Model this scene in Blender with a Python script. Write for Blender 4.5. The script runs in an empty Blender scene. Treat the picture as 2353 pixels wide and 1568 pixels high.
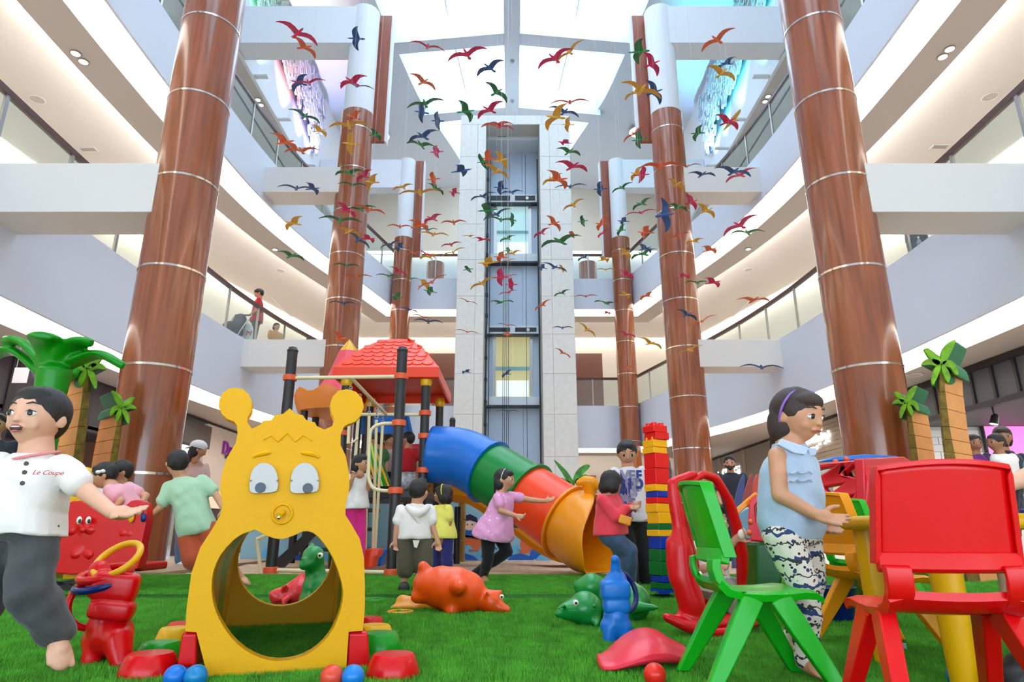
import bpy, bmesh, math, random
import numpy as np
from mathutils import Vector, Matrix, Quaternion

# ---------------------------------------------------------------- camera, world, exposure
SC = bpy.context.scene
COL = SC.collection
F_PX, CXP, CYP = 1485.0, 1176.5, 784.0
PITCH = math.radians(16.4)
CAM = Vector((0.0, 0.0, 0.48))
cam = bpy.data.cameras.new('camera'); camo = bpy.data.objects.new('camera', cam); COL.objects.link(camo)
cam.sensor_fit = 'HORIZONTAL'; cam.sensor_width = 36.0; cam.lens = 36.0 * F_PX / 2353.0
cam.clip_end = 200; cam.clip_start = 0.05
camo.location = CAM; camo.rotation_euler = (math.pi / 2 + PITCH, 0, 0)
SC.camera = camo
wd = bpy.data.worlds.new('sky'); SC.world = wd; wd.use_nodes = True
bg = wd.node_tree.nodes['Background']; bg.inputs[0].default_value = (0.68, 0.85, 1.0, 1); bg.inputs[1].default_value = 3.9
SC.view_settings.view_transform = 'Standard'; SC.view_settings.look = 'None'
SC.view_settings.gamma = 1.0; SC.view_settings.use_curve_mapping = False
SC.view_settings.exposure = 0.5
cy = SC.cycles
cy.max_bounces = 4; cy.diffuse_bounces = 3; cy.glossy_bounces = 2; cy.transmission_bounces = 2; cy.transparent_max_bounces = 8
cy.caustics_reflective = False; cy.caustics_refractive = False; cy.sample_clamp_indirect = 6.0
cy.use_adaptive_sampling = True; cy.adaptive_threshold = 0.2; cy.adaptive_min_samples = 16
COVE = 4.0          # brightness of the cove light diffusers

# ---------------------------------------------------------------- helpers
SP, CP = math.sin(PITCH), math.cos(PITCH)
def ray(px, py):
    xc = (px - CXP) / F_PX; yc = (CYP - py) / F_PX
    return Vector((xc, CP - yc * SP, SP + yc * CP))
def P(px, py, D):                     # point of the plane y = D seen at that pixel
    d = ray(px, py); return CAM + d * (D / d.y)
def onz(px, py, z):
    d = ray(px, py); return CAM + d * ((z - CAM.z) / d.z)
def onx(px, py, x):
    d = ray(px, py); return CAM + d * (x / d.x)
def lin(c):
    def f(u):
        u /= 255.0
        return u / 12.92 if u <= 0.04045 else ((u + 0.055) / 1.055) ** 2.4
    return tuple(f(u) for u in c) + (1.0,)

MATS = {}
def mat(name, rgb, rough=0.5, metal=0.0, coat=0.0, var=0.0, vscale=8.0, bump=0.0, bscale=60.0, stretch=None, emit=None, estr=0.0, sheen=0.0, sss=0.0, spec=None):
    if name in MATS: return MATS[name]
    m = bpy.data.materials.new(name); m.use_nodes = True; MATS[name] = m
    nt = m.node_tree; b = nt.nodes['Principled BSDF']
    c = lin(rgb); b.inputs['Base Color'].default_value = c
    b.inputs['Roughness'].default_value = rough; b.inputs['Metallic'].default_value = metal
    b.inputs['Coat Weight'].default_value = coat; b.inputs['Coat Roughness'].default_value = 0.08
    if spec is not None: b.inputs['Specular IOR Level'].default_value = spec
    if sheen: b.inputs['Sheen Weight'].default_value = sheen
    if sss and False:
        b.inputs['Subsurface Weight'].default_value = sss; b.inputs['Subsurface Radius'].default_value = (0.012, 0.004, 0.002); b.inputs['Subsurface Scale'].default_value = 0.6
    if emit is not None:
        b.inputs['Emission Color'].default_value = lin(emit); b.inputs['Emission Strength'].default_value = estr
    if var or bump:
        tc = nt.nodes.new('ShaderNodeTexCoord'); mp = nt.nodes.new('ShaderNodeMapping')
        nt.links.new(tc.outputs['Object'], mp.inputs[0])
        if stretch: mp.inputs['Scale'].default_value = stretch
    if var:
        n = nt.nodes.new('ShaderNodeTexNoise'); n.inputs['Scale'].default_value = vscale; n.inputs['Detail'].default_value = 5
        nt.links.new(mp.outputs[0], n.inputs['Vector'])
        r = nt.nodes.new('ShaderNodeValToRGB')
        r.color_ramp.elements[0].position = 0.3; r.color_ramp.elements[1].position = 0.7
        r.color_ramp.elements[0].color = tuple(x * (1 - var) for x in c[:3]) + (1,)
        r.color_ramp.elements[1].color = tuple(min(1, x * (1 + var)) for x in c[:3]) + (1,)
        nt.links.new(n.outputs['Fac'], r.inputs[0]); nt.links.new(r.outputs[0], b.inputs['Base Color'])
    if bump:
        n2 = nt.nodes.new('ShaderNodeTexNoise'); n2.inputs['Scale'].default_value = bscale; n2.inputs['Detail'].default_value = 4
        nt.links.new(mp.outputs[0], n2.inputs['Vector'])
        bp = nt.nodes.new('ShaderNodeBump'); bp.inputs['Strength'].default_value = bump; bp.inputs['Distance'].default_value = 0.01
        nt.links.new(n2.outputs['Fac'], bp.inputs['Height']); nt.links.new(bp.outputs[0], b.inputs['Normal'])
    return m
def emis(name, rgb, s):
    if name in MATS: return MATS[name]
    m = bpy.data.materials.new(name); m.use_nodes = True; MATS[name] = m
    nt = m.node_tree; nt.nodes.remove(nt.nodes['Principled BSDF'])
    e = nt.nodes.new('ShaderNodeEmission'); e.inputs[0].default_value = lin(rgb); e.inputs[1].default_value = s
    nt.links.new(e.outputs[0], nt.nodes['Material Output'].inputs[0])
    return m
def glassy(name, rgb, alpha, rough=0.03):      # thin clear pane: mostly see-through with a reflection
    m = bpy.data.materials.new(name); m.use_nodes = True; MATS[name] = m
    nt = m.node_tree; b = nt.nodes['Principled BSDF']; out = nt.nodes['Material Output']
    b.inputs['Base Color'].default_value = lin(rgb); b.inputs['Roughness'].default_value = rough
    t = nt.nodes.new('ShaderNodeBsdfTransparent'); t.inputs[0].default_value = lin(rgb)
    mx = nt.nodes.new('ShaderNodeMixShader'); mx.inputs[0].default_value = alpha
    nt.links.new(t.outputs[0], mx.inputs[1]); nt.links.new(b.outputs[0], mx.inputs[2]); nt.links.new(mx.outputs[0], out.inputs[0])
    return m

class MB:
    def __init__(s): s.v = []; s.f = []
    def add(s, vs, fs):
        o = len(s.v); s.v += [tuple(v) for v in vs]; s.f += [tuple(i + o for i in f) for f in fs]; return s
    def box(s, c, size, rot=None):
        h = [x / 2 for x in size]
        vs = [Vector((sx * h[0], sy * h[1], sz * h[2])) for sx in (-1, 1) for sy in (-1, 1) for sz in (-1, 1)]
        if rot is not None: vs = [rot @ v for v in vs]
        c = Vector(c)
        return s.add([v + c for v in vs], [(0, 1, 3, 2), (4, 6, 7, 5), (0, 4, 5, 1), (2, 3, 7, 6), (0, 2, 6, 4), (1, 5, 7, 3)])
    def box2(s, a, b):
        return s.box([(x + y) / 2 for x, y in zip(a, b)], [abs(y - x) for x, y in zip(a, b)])
    def beam(s, p, q, w, h, up=(0, 0, 1)):
        p = Vector(p); q = Vector(q); d = (q - p).normalized(); u = Vector(up); x = d.cross(u)
        if x.length < 1e-5: x = d.cross(Vector((1, 0, 0)))
        x.normalize(); u = x.cross(d)
        vs = [e + x * (a * w / 2) + u * (b * h / 2) for e in (p, q) for a, b in ((-1, -1), (1, -1), (1, 1), (-1, 1))]
        return s.add(vs, [(3, 2, 1, 0), (4, 5, 6, 7), (0, 1, 5, 4), (1, 2, 6, 5), (2, 3, 7, 6), (3, 0, 4, 7)])
    def loft(s, rings, caps=True, close=False):
        n = len(rings[0]); o = len(s.v)
        for r in rings: s.v += [tuple(v) for v in r]
        m = len(rings)
        for i in range(m if close else m - 1):
            a = o + i * n; b = o + ((i + 1) % m) * n
            for k in range(n):
                k2 = (k + 1) % n; s.f.append((a + k, a + k2, b + k2, b + k))
        if caps and not close:
            s.f.append(tuple(o + k for k in reversed(range(n)))); s.f.append(tuple(o + (m - 1) * n + k for k in range(n)))
        return s
    def pipe(s, pts, r, n=12, close=False, caps=True, up=None):
        pts = [Vector(p) for p in pts]; m = len(pts)
        rs = r if isinstance(r, (list, tuple)) else [r] * m
        ref = None; rings = []
        for i in range(m):
            if close: d = pts[(i + 1) % m] - pts[i - 1]
            else: d = pts[min(i + 1, m - 1)] - pts[max(i - 1, 0)]
            d.normalize()
            if ref is None:
                ref = Vector((0, 0, 1)) if abs(d.z) < 0.9 else Vector((1, 0, 0))
            x = d.cross(ref); x.normalize(); y = x.cross(d); ref = y
            rings.append([pts[i] + (x * math.cos(2 * math.pi * k / n) + y * math.sin(2 * math.pi * k / n)) * rs[i] for k in range(n)])
        return s.loft(rings, caps, close)
    def cyl(s, p, q, r0, r1=None, n=20):
        return s.pipe([p, q], [r0, r0 if r1 is None else r1], n)
    def lathe(s, prof, c=(0, 0, 0), n=28, rot=None):
        c = Vector(c); rings = []
        for r, z in prof:
            ring = [Vector((max(r, 1e-4) * math.cos(2 * math.pi * k / n), max(r, 1e-4) * math.sin(2 * math.pi * k / n), z)) for k in range(n)]
            rings.append([(rot @ v if rot is not None else v) + c for v in ring])
        return s.loft(rings)
    def ell(s, c, r, rot=None, nu=16, nv=10, fn=None):
        if not hasattr(r, '__len__'): r = (r, r, r)
        c = Vector(c); vs = []; fs = []
        for j in range(nv + 1):
            th = math.pi * j / nv
            for i in range(nu):
                ph = 2 * math.pi * i / nu
                v = Vector((math.sin(th) * math.cos(ph), math.sin(th) * math.sin(ph), math.cos(th)))
                if fn: v = fn(v)
                v = Vector((v.x * r[0], v.y * r[1], v.z * r[2]))
                if rot is not None: v = rot @ v
                vs.append(v + c)
        for j in range(nv):
            for i in range(nu):
                a = j * nu + i; b = j * nu + (i + 1) % nu; d = a + nu; e = b + nu
                if j == 0: fs.append((a, d, e))
                elif j == nv - 1: fs.append((a, d, b))
                else: fs.append((a, d, e, b))
        return s.add(vs, fs)
    def cap(s, a, b, ra, rb, n=12, k=4):             # tapered capsule, closed
        a = Vector(a); b = Vector(b); d = b - a; L = d.length
        if L < 1e-6: return s.ell(a, max(ra, rb))
        d /= L; x = d.cross(Vector((0.3, 0.2, 1)) if abs(d.z) < 0.9 else Vector((1, 0.2, 0))).normalized(); y = d.cross(x)
        rings = []
        for j in range(k + 1):
            t = math.pi / 2 * j / k
            rings.append((a - d * (ra * math.cos(t)), max(ra * math.sin(t), ra * 0.02)))
        for j in range(k + 1):
            t = math.pi / 2 * j / k
            rings.append((b + d * (rb * math.sin(t)), max(rb * math.cos(t), rb * 0.02)))
        return s.loft([[c + (x * math.cos(2 * math.pi * q / n) + y * math.sin(2 * math.pi * q / n)) * r for q in range(n)] for c, r in rings])
    def chain(s, pts, rs, n=12):
        for i in range(len(pts) - 1): s.cap(pts[i], pts[i + 1], rs[i], rs[i + 1], n)
        return s
    def torus(s, c, R, r, rot=None, n=28, k=10, sx=1.0):
        c = Vector(c); rings = []
        for i in range(n):
            a = 2 * math.pi * i / n; ring = []
            for j in range(k):
                t = 2 * math.pi * j / k
                v = Vector((math.cos(a) * (R + r * math.cos(t)) * sx, math.sin(a) * (R + r * math.cos(t)), r * math.sin(t)))
                ring.append((rot @ v if rot is not None else v) + c)
            rings.append(ring)
        return s.loft(rings, close=True)
    def prism(s, poly, ext, holes=()):              # polygon of 3-D points (with holes) pushed along ext
        ext = Vector(ext); bm = bmesh.new()
        loops = [[Vector(p) for p in poly]] + [[Vector(p) for p in h] for h in holes]
        edges = []; allv = []
        for lp in loops:
            vs = [bm.verts.new(p) for p in lp]; allv.append(vs)
            for i in range(len(vs)): edges.append(bm.edges.new((vs[i], vs[(i + 1) % len(vs)])))
        nrm = Vector((0, 0, 0)); lp = loops[0]
        for i in range(len(lp)): nrm += (lp[i] - lp[0]).cross(lp[(i + 1) % len(lp)] - lp[0])
        bmesh.ops.triangle_fill(bm, use_beauty=True, use_dissolve=False, edges=edges, normal=nrm.normalized())
        bm.verts.index_update()
        vs = [v.co.copy() for v in bm.verts]; fs = [[v.index for v in f.verts] for f in bm.faces]
        idx = [[v.index for v in q] for q in allv]
        bm.free(); n = len(vs)
        flip = nrm.dot(ext) > 0
        F = []
        for f in fs:
            a = Vector(vs[f[1]]) - Vector(vs[f[0]]); b = Vector(vs[f[2]]) - Vector(vs[f[0]])
            if a.cross(b).dot(ext) > 0: f = f[::-1]
            F.append(tuple(f)); F.append(tuple(i + n for i in reversed(f)))
        for q in idx:
            m = len(q)
            for i in range(m):
                a, b = q[i], q[(i + 1) % m]; F.append((a, b, b + n, a + n))
        return s.add(vs + [v + ext for v in vs], F)
    def xf(s, M):
        s.v = [tuple(M @ Vector(v)) for v in s.v]; return s
    def mesh(s, name, m, smooth=True, fixn=True):
        me = bpy.data.meshes.new(name); me.from_pydata(s.v, [], s.f); me.update()
        if fixn:
            bm = bmesh.new(); bm.from_mesh(me); bmesh.ops.recalc_face_normals(bm, faces=bm.faces); bm.to_mesh(me); bm.free()
        for x in (m if isinstance(m, (list, tuple)) else [m]): me.materials.append(x)
        if smooth: me.polygons.foreach_set('use_smooth', [True] * len(me.polygons))
        return me
    def build(s, name, m, parent=None, smooth=False, bevel=0.0, auto=True, sub=0, loc=None, fixn=True):
        me = s.mesh(name, m, smooth, fixn)
        if smooth and auto:
            me.set_sharp_from_angle(angle=math.radians(38))
        o = link(name, me, parent)
        if bevel:
            b = o.modifiers.new('bevel', 'BEVEL'); b.width = bevel; b.segments = 3; b.limit_method = 'ANGLE'; b.angle_limit = math.radians(40)
            if not smooth: me.polygons.foreach_set('use_smooth', [True] * len(me.polygons)); 
            b.harden_normals = True
        if sub:
            q = o.modifiers.new('sub', 'SUBSURF'); q.levels = sub; q.render_levels = sub
        return o

def link(name, me, parent=None):
    o = bpy.data.objects.new(name, me); COL.objects.link(o)
    if parent is not None:
        o.parent = parent; 
        o.matrix_parent_inverse = PINV.get(parent.name, Matrix())
    return o
PINV = {}
def tag(o, label=None, cat=None, group=None, kind=None):
    if label: o['label'] = label
    if cat: o['category'] = cat
    if group: o['group'] = group
    if kind: o['kind'] = kind
    return o
def thing(name, label, cat, loc=(0, 0, 0), rz=0.0, group=None, local=False, scale=1.0):
    # Empty at the thing's base; parts are given in world coordinates unless local
    o = bpy.data.objects.new(name, None); COL.objects.link(o)
    o.location = loc; o.rotation_euler = (0, 0, rz); o.empty_display_size = 0.1; o.scale = (scale,) * 3
    tag(o, label, cat, group)
    if not local: PINV[o.name] = (Matrix.Translation(Vector(loc)) @ Matrix.Rotation(rz, 4, 'Z')).inverted()
    return o
def struct(name, mb, m, smooth=False, parent=None, bevel=0.0):
    o = mb.build(name, m, parent, smooth, bevel)
    if parent is None: o['kind'] = 'structure'
    return o
def sroot(name):
    o = bpy.data.objects.new(name, None); COL.objects.link(o); o['kind'] = 'structure'; return o
def copy_tree(o, parent=None):
    c = o.copy(); COL.objects.link(c); c.parent = parent
    for ch in o.children:
        d = copy_tree(ch, c); d.matrix_parent_inverse = ch.matrix_parent_inverse
    return c
TMP = bpy.data.scenes.new('tmp_work')
def evaluated_mesh(o):                # evaluate one object in a scratch scene (fast)
    TMP.collection.objects.link(o)
    with bpy.context.temp_override(scene=TMP, view_layer=TMP.view_layers[0]):
        dg = bpy.context.evaluated_depsgraph_get(); me = bpy.data.meshes.new_from_object(o.evaluated_get(dg))
    TMP.collection.objects.unlink(o); return me
def remesh(mb, name, m, vox, parent=None, smooth=6, wr=0.0, wf=(9, 7, 11), fac=0.5):
    # fuse overlapping closed solids into one continuous skin
    me = bpy.data.meshes.new(name); me.from_pydata(mb.v, [], mb.f); me.update()
    bm = bmesh.new(); bm.from_mesh(me); bmesh.ops.recalc_face_normals(bm, faces=bm.faces); bm.to_mesh(me); bm.free()
    o = bpy.data.objects.new(name, me)
    r = o.modifiers.new('r', 'REMESH'); r.mode = 'VOXEL'; r.voxel_size = vox; r.adaptivity = 0.0
    if smooth:
        q = o.modifiers.new('s', 'SMOOTH'); q.factor = fac; q.iterations = smooth
    new = evaluated_mesh(o); COL.objects.link(o); o.modifiers.clear(); o.data = new; bpy.data.meshes.remove(me)
    new.name = name; new.materials.clear()
    for x in (m if isinstance(m, (list, tuple)) else [m]): new.materials.append(x)
    n = len(new.vertices)
    if wr:
        co = np.empty(n * 3); new.vertices.foreach_get('co', co); co = co.reshape(-1, 3)
        no = np.empty(n * 3); new.vertices.foreach_get('normal', no); no = no.reshape(-1, 3)
        ph = random.random() * 6
        w = np.sin(co[:, 2] * wf[0] * 6 + 3.1 * np.sin(co[:, 0] * wf[1] * 3 + ph) + co[:, 1] * 20) * 0.5 + np.sin(co[:, 0] * wf[2] * 5 + co[:, 2] * 31 + 2.5 * np.sin(co[:, 2] * 17 + ph)) * 0.5
        co += no * (w * wr)[:, None]
        new.vertices.foreach_set('co', co.ravel())
    new.polygons.foreach_set('use_smooth', [True] * len(new.polygons)); new.update()
    if parent is not None:
        o.parent = parent; o.matrix_parent_inverse = PINV.get(parent.name, Matrix())
    return o
def spl(pts, n):                      # Catmull-Rom through points
    pts = [Vector(p) for p in pts]; out = []
    m = len(pts) - 1
    for i in range(n + 1):
        t = i / n * m; k = min(int(t), m - 1); u = t - k
        p1, p2 = pts[k], pts[k + 1]; p0 = pts[k - 1] if k > 0 else p1 * 2 - p2; p3 = pts[k + 2] if k + 2 <= m else p2 * 2 - p1
        out.append(0.5 * ((2 * p1) + (p2 - p0) * u + (2 * p0 - 5 * p1 + 4 * p2 - p3) * u * u + (3 * p1 - p0 - 3 * p2 + p3) * u ** 3))
    return out
def frame(fwd, up=(0, 0, 1)):         # columns: right, forward, up
    f = Vector(fwd).normalized(); r = f.cross(Vector(up)).normalized(); u = r.cross(f)
    return Matrix((r, f, u)).transposed()
def light(name, kind, loc, e, col=(1, 1, 1), size=0.2, parent=None, aim=None, spot=1.2):
    l = bpy.data.lights.new(name, kind); l.energy = e; l.color = col
    if kind == 'SPOT': l.spot_size = spot; l.spot_blend = 0.6; l.shadow_soft_size = size
    elif kind == 'AREA': l.size = size
    else: l.shadow_soft_size = size
    o = bpy.data.objects.new(name, l); COL.objects.link(o); o.location = loc
    if aim is not None: o.rotation_euler = (Vector(aim) - Vector(loc)).to_track_quat('-Z', 'Y').to_euler()
    if parent is not None: o.parent = parent; o.matrix_parent_inverse = PINV.get(parent.name, Matrix())
    return o
def text(body, loc, size, m, rot, parent, name='lettering', ext=0.001, shear=0.0, align='CENTER', bold=0.0):
    cu = bpy.data.curves.new(name, 'FONT'); cu.body = body; cu.size = size; cu.extrude = ext; cu.align_x = align; cu.align_y = 'CENTER'; cu.shear = shear
    cu.offset = bold
    tmp = bpy.data.objects.new(name, cu); me = evaluated_mesh(tmp); bpy.data.objects.remove(tmp)
    me.materials.clear(); me.materials.append(m)
    M = Matrix.Translation(Vector(loc)) @ rot.to_4x4(); me.transform(M)
    return link(name, me, parent)
FR = Matrix.Rotation(math.pi / 2, 3, 'X')
R = random.Random(7); random.seed(3)

# ---------------------------------------------------------------- materials used everywhere
WHITE = mat('white_plaster', (236, 238, 242), 0.6, bump=0.02, bscale=30)
FASC = mat('fascia_paint', (226, 232, 245), 0.6, bump=0.02, bscale=30)
BEAMP = mat('beam_paint', (228, 223, 219), 0.6, bump=0.02, bscale=30)
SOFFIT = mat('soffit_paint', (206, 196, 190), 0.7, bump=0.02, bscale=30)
CEIL = mat('ceiling_paint', (232, 226, 222), 0.7, bump=0.02, bscale=30)
ROOFP = mat('roof_sky_tint', (218, 226, 238), 0.6, bump=0.02, bscale=20)  # white paint with the bluish sky light put into its colour
WOOD = mat('column_wood', (154, 82, 46), 0.2, coat=0.4, var=0.32, vscale=1.7, stretch=(9, 9, 0.5), spec=0.6)
WOODF = mat('wood_panel', (150, 74, 46), 0.3, coat=0.2, var=0.2, vscale=3, stretch=(9, 9, 0.6))
STEEL = mat('brushed_steel', (178, 174, 170), 0.3, metal=0.9)
CHROME = mat('polished_band', (225, 215, 205), 0.15, metal=1.0)
HANDR = mat('handrail_wood', (88, 52, 44), 0.35, var=0.15)
BLACK = mat('black_plastic', (24, 22, 24), 0.38)
GLASS = glassy('rail_glass', (244, 251, 251), 0.08)
GLASSB = glassy('skylight_glass', (250, 253, 255), 0.06)
COVEM = emis('cove_diffuser', (255, 250, 238), COVE)
STONE = mat('shaft_stone', (226, 221, 214), 0.45, var=0.05, vscale=6, bump=0.03, bscale=40)
# ---------------------------------------------------------------- plan of the atrium edge (right side), mirrored for the left
SIDE = [(6.0, -7), (6.2, -3), (6.36, 0), (6.5, 3), (6.64, 6), (6.78, 9), (6.82, 11), (6.8, 13), (6.7, 15), (6.45, 17), (6.05, 19), (5.5, 21), (5.08, 22.6), (4.62, 24.4)]
_s = spl([(a, b, 0) for a, b in SIDE], 44)
PATH = [Vector((v.x, v.y)) for v in _s]; NS = len(PATH)
PATH = PATH + [Vector((-v.x, v.y)) for v in reversed(PATH)]       # right near -> right corner -> left corner -> left near
def normals(path):
    out = []
    for i in range(len(path)):
        ds = []
        if i > 0: ds.append((path[i] - path[i - 1]).normalized())
        if i < len(path) - 1: ds.append((path[i + 1] - path[i]).normalized())
        ns = [Vector((d.y, -d.x)) for d in ds]
        n = ns[0] if len(ns) == 1 else (ns[0] + ns[1]).normalized()
        n = n / max(0.35, n.dot(ns[0])); out.append(n)
    return out
NRM = normals(PATH)
SEG = {'right': (0, NS), 'back': (NS - 1, NS + 1), 'left': (NS, 2 * NS)}
def off(i, o): return PATH[i] + NRM[i] * o
def sweep(prof, seg, closed=False):
    a, b = SEG[seg]; mb = MB(); rings = []
    for i in range(a, b):
        rings.append([(off(i, o).x, off(i, o).y, z) for o, z in prof])
    n = len(prof); vs = [p for r in rings for p in r]; fs = []
    for i in range(len(rings) - 1):
        for k in range(n if closed else n - 1):
            k2 = (k + 1) % n; fs.append((i * n + k, i * n + k2, (i + 1) * n + k2, (i + 1) * n + k))
    if closed: fs.append(tuple(range(n))); fs.append(tuple((len(rings) - 1) * n + k for k in reversed(range(n))))
    return mb.add(vs, fs)
def along(seg, o, step):              # points spaced by arc length on the offset path
    a, b = SEG[seg]; pts = [off(i, o) for i in range(a, b)]
    d = [0]
    for i in range(1, len(pts)): d.append(d[-1] + (pts[i] - pts[i - 1]).length)
    n = max(1, round(d[-1] / step)); out = []; j = 0
    for k in range(n + 1):
        t = d[-1] * k / n
        while j < len(pts) - 2 and d[j + 1] < t: j += 1
        u = (t - d[j]) / (d[j + 1] - d[j]); out.append(pts[j].lerp(pts[j + 1], u))
    return out
LV = {2: dict(top=5.08, bot=3.47), 3: dict(top=10.3, bot=9.0)}
WN = {'left': 'on the left balcony', 'right': 'on the right balcony', 'back': 'on the far balcony behind the lift'}
LN = {2: 'first-storey', 3: 'second-storey'}
k = 0
for lv, q in LV.items():
    T, B = q['top'], q['bot']
    for seg in SEG:
        # fascia + curb
        struct('wall_' + seg, sweep([(0.05, B), (0.0, B), (0.0, T), (0.16, T), (0.16, T - 0.16)], seg), FASC)
        # slot above the cove light, ledge with its soffit, step up to the corridor ceiling
        struct('trim_%d' % (lv * 3 + k), sweep([(0.05, B), (0.05, B + 0.34), (0.95, B + 0.34), (0.95, B + 0.02)], seg), CEIL)
        flat = lv == 2 and seg != 'back'
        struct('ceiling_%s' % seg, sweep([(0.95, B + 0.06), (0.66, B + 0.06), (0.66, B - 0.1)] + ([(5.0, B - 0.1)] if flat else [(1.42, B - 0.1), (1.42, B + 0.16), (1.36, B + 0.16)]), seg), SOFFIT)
        tag(sweep([(0.06, B + 0.08), (0.94, B + 0.08)], seg).build('cove_light', COVEM),
            'glowing cove strip under the %s fascia %s' % (LN[lv], {'left': 'along the left side', 'right': 'along the right side', 'back': 'of the far wall'}[seg]), 'cove light', 'cove light strips')
        cz = B + 0.34
        if not flat:
            struct('ceiling_%s' % seg, sweep([(1.36, cz), (9.0, cz)], seg), CEIL)
        # hidden strip on the back of the ledge washing the corridor ceiling
        if not flat: tag(sweep([(1.425, B - 0.04), (1.425, B + 0.15)], seg).build('wash_light', emis('wash_strip', (255, 247, 238), COVE * 3.6)),
            'hidden light strip washing the ceiling under the %s slab, %s' % (LN[lv], {'left': 'left side', 'right': 'right side', 'back': 'far side'}[seg]), 'light strip', 'ceiling wash strips')
        # corridor floor and its far wall
        fz = T - 0.14
        struct('floor', sweep([(0.16, fz), (9.0, fz)], seg), mat('corridor_floor', (214, 206, 196), 0.35))
        top = 9.34 if lv == 2 else 13.9
        struct('wall_' + seg, sweep([(5.6, fz), (5.6, top)], seg), mat('corridor_wall', (230, 222, 212), 0.7) if lv == 2 else mat('corridor_wall_upper', (222, 230, 236), 0.7))
        # far cove along the corridor wall
        tag(sweep([(5.2, top - 0.03), (5.55, top - 0.03)], seg).build('cove_light', emis('far_cove', (255, 246, 230), COVE)), 'far cove strip along the corridor wall, %s, %s' % (LN[lv], {'left': 'left side', 'right': 'right side', 'back': 'behind the lift'}[seg]), 'cove light', 'cove light strips')
        # balustrade
        r = thing('balcony_railing', 'glass balustrade with dark handrail %s, %s' % (WN[seg], LN[lv]), 'railing', (off(SEG[seg][0], 0.08).x, off(SEG[seg][0], 0.08).y, T), group='balcony balustrades')
        pts = along(seg, 0.08, 1.45)
        if seg == 'back': pts = along(seg, 0.08, 1.5)
        for i in range(len(pts) - 1):
            a, b = pts[i], pts[i + 1]
            if max(a.y, b.y) < -1.0: continue
            d = (b - a).normalized() * 0.012; a2, b2 = a + d, b - d
            MB().beam((a2.x, a2.y, T + 0.53), (b2.x, b2.y, T + 0.53), 0.012, 1.02).build('glass_pane', GLASS, r)
            if i: MB().box2((a.x - 0.02, a.y - 0.03, T - 0.05), (a.x + 0.02, a.y + 0.03, T + 1.06)).build('post', STEEL, r)
        n2 = 0.09
        sweep([(n2 - 0.04, T + 1.03), (n2 + 0.04, T + 1.03), (n2 + 0.04, T + 1.12), (n2 - 0.04, T + 1.12)], seg, True).build('handrail', HANDR, r)
        k += 1
# upper drum wall with the roof above it; third-storey ceiling
UW = 1.15
for seg in SEG:
    if seg == 'back': continue
    sg = -1 if seg == 'left' else 1
    struct('wall_' + seg, MB().box2((sg * 7.95, -7, 13.9), (sg * 8.05, 31.8, 18.9)), WHITE)
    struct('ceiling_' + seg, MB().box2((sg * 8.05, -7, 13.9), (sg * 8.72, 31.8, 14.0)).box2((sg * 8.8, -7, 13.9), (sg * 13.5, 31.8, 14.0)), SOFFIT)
    b2 = MB().box2((sg * 8.71, -7, 13.94), (sg * 8.81, 31.8, 14.0)).build('trim_30' if seg == 'left' else 'trim_31', BLACK); b2['kind'] = 'structure'
struct('wall_light_block', MB().box2((-14, -7.3, 3.6), (14, -7.1, 19.5)), WHITE)  # unseen, added to cut the high light from behind the camera
# far hall behind the lift: high end wall and floor
struct('wall_back', MB().box2((-14, 31.8, 10.0), (14, 32.0, 18.9)), mat('hall_wall', (236, 226, 208), 0.7))
struct('wall_left', MB().add([(-9.5, 24, 9.3), (-9.5, 31.8, 9.3), (-9.5, 31.8, 18.9), (-9.5, 24, 18.9)], [(0, 1, 2, 3)]), WHITE)
struct('wall_right', MB().add([(9.5, 24, 9.3), (9.5, 31.8, 9.3), (9.5, 31.8, 18.9), (9.5, 24, 18.9)], [(0, 3, 2, 1)]), WHITE)
# ground
struct('floor', MB().box2((-14, -7, -0.12), (14, 32, -0.06)), mat('mall_floor', (196, 180, 164), 0.3, var=0.05, vscale=3))

# ---------------------------------------------------------------- roof with its skylight
RZ, RS = 19.0, 0.105                  # ridge height, fall per metre
def rz(x): return RZ - RS * abs(x)
edge = [(-7, 5.3), (4, 5.25), (12, 5.2), (16, 5.05), (18.5, 4.85), (20.6, 4.55), (23.7, 4.12), (25.0, 3.8), (28.2, 2.9), (31.0, 2.2)]
def ex(y):
    for (a, xa), (b, xb) in zip(edge, edge[1:]):
        if a <= y <= b: return xa + (xb - xa) * (y - a) / (b - a)
    return edge[-1][1] if y > 0 else edge[0][1]
bays = [-7.0, -2.4, 2.1, 6.6, 11.1, 15.8, 20.3, 24.8, 29.3]
root = sroot('ceiling')
for sgn in (-1, 1):
    mb = MB()
    for a, b in zip(np.linspace(-7, 32, 40)[:-1], np.linspace(-7, 32, 40)[1:]):
        mb.add([(sgn * ex(a), a, rz(ex(a))), (sgn * 10, a, rz(10)), (sgn * 10, b, rz(10)), (sgn * ex(b), b, rz(ex(b)))], [(0, 1, 2, 3)])
        mb.add([(sgn * ex(a), a, rz(ex(a))), (sgn * ex(b), b, rz(ex(b))), (sgn * (ex(b) - 0.22), b, rz(ex(b)) + 0.75), (sgn * (ex(a) - 0.22), a, rz(ex(a)) + 0.75)], [(0, 1, 2, 3)])
    mb.build('roof_slope', ROOFP, root)
MB().box2((-0.3, -7, RZ - 0.42), (0.3, 26.8, RZ + 0.7)).build('ridge_beam', ROOFP, root)
for y in bays:
    for sgn in (-1, 1):
        e = ex(y) + 0.1
        MB().prism([(0, y, RZ - 0.3), (sgn * e, y, rz(e) - 0.3), (sgn * e, y, rz(e) + 0.6), (0, y, RZ + 0.6)], (0, 0.62, 0)).build('cross_beam', ROOFP, root)
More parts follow.
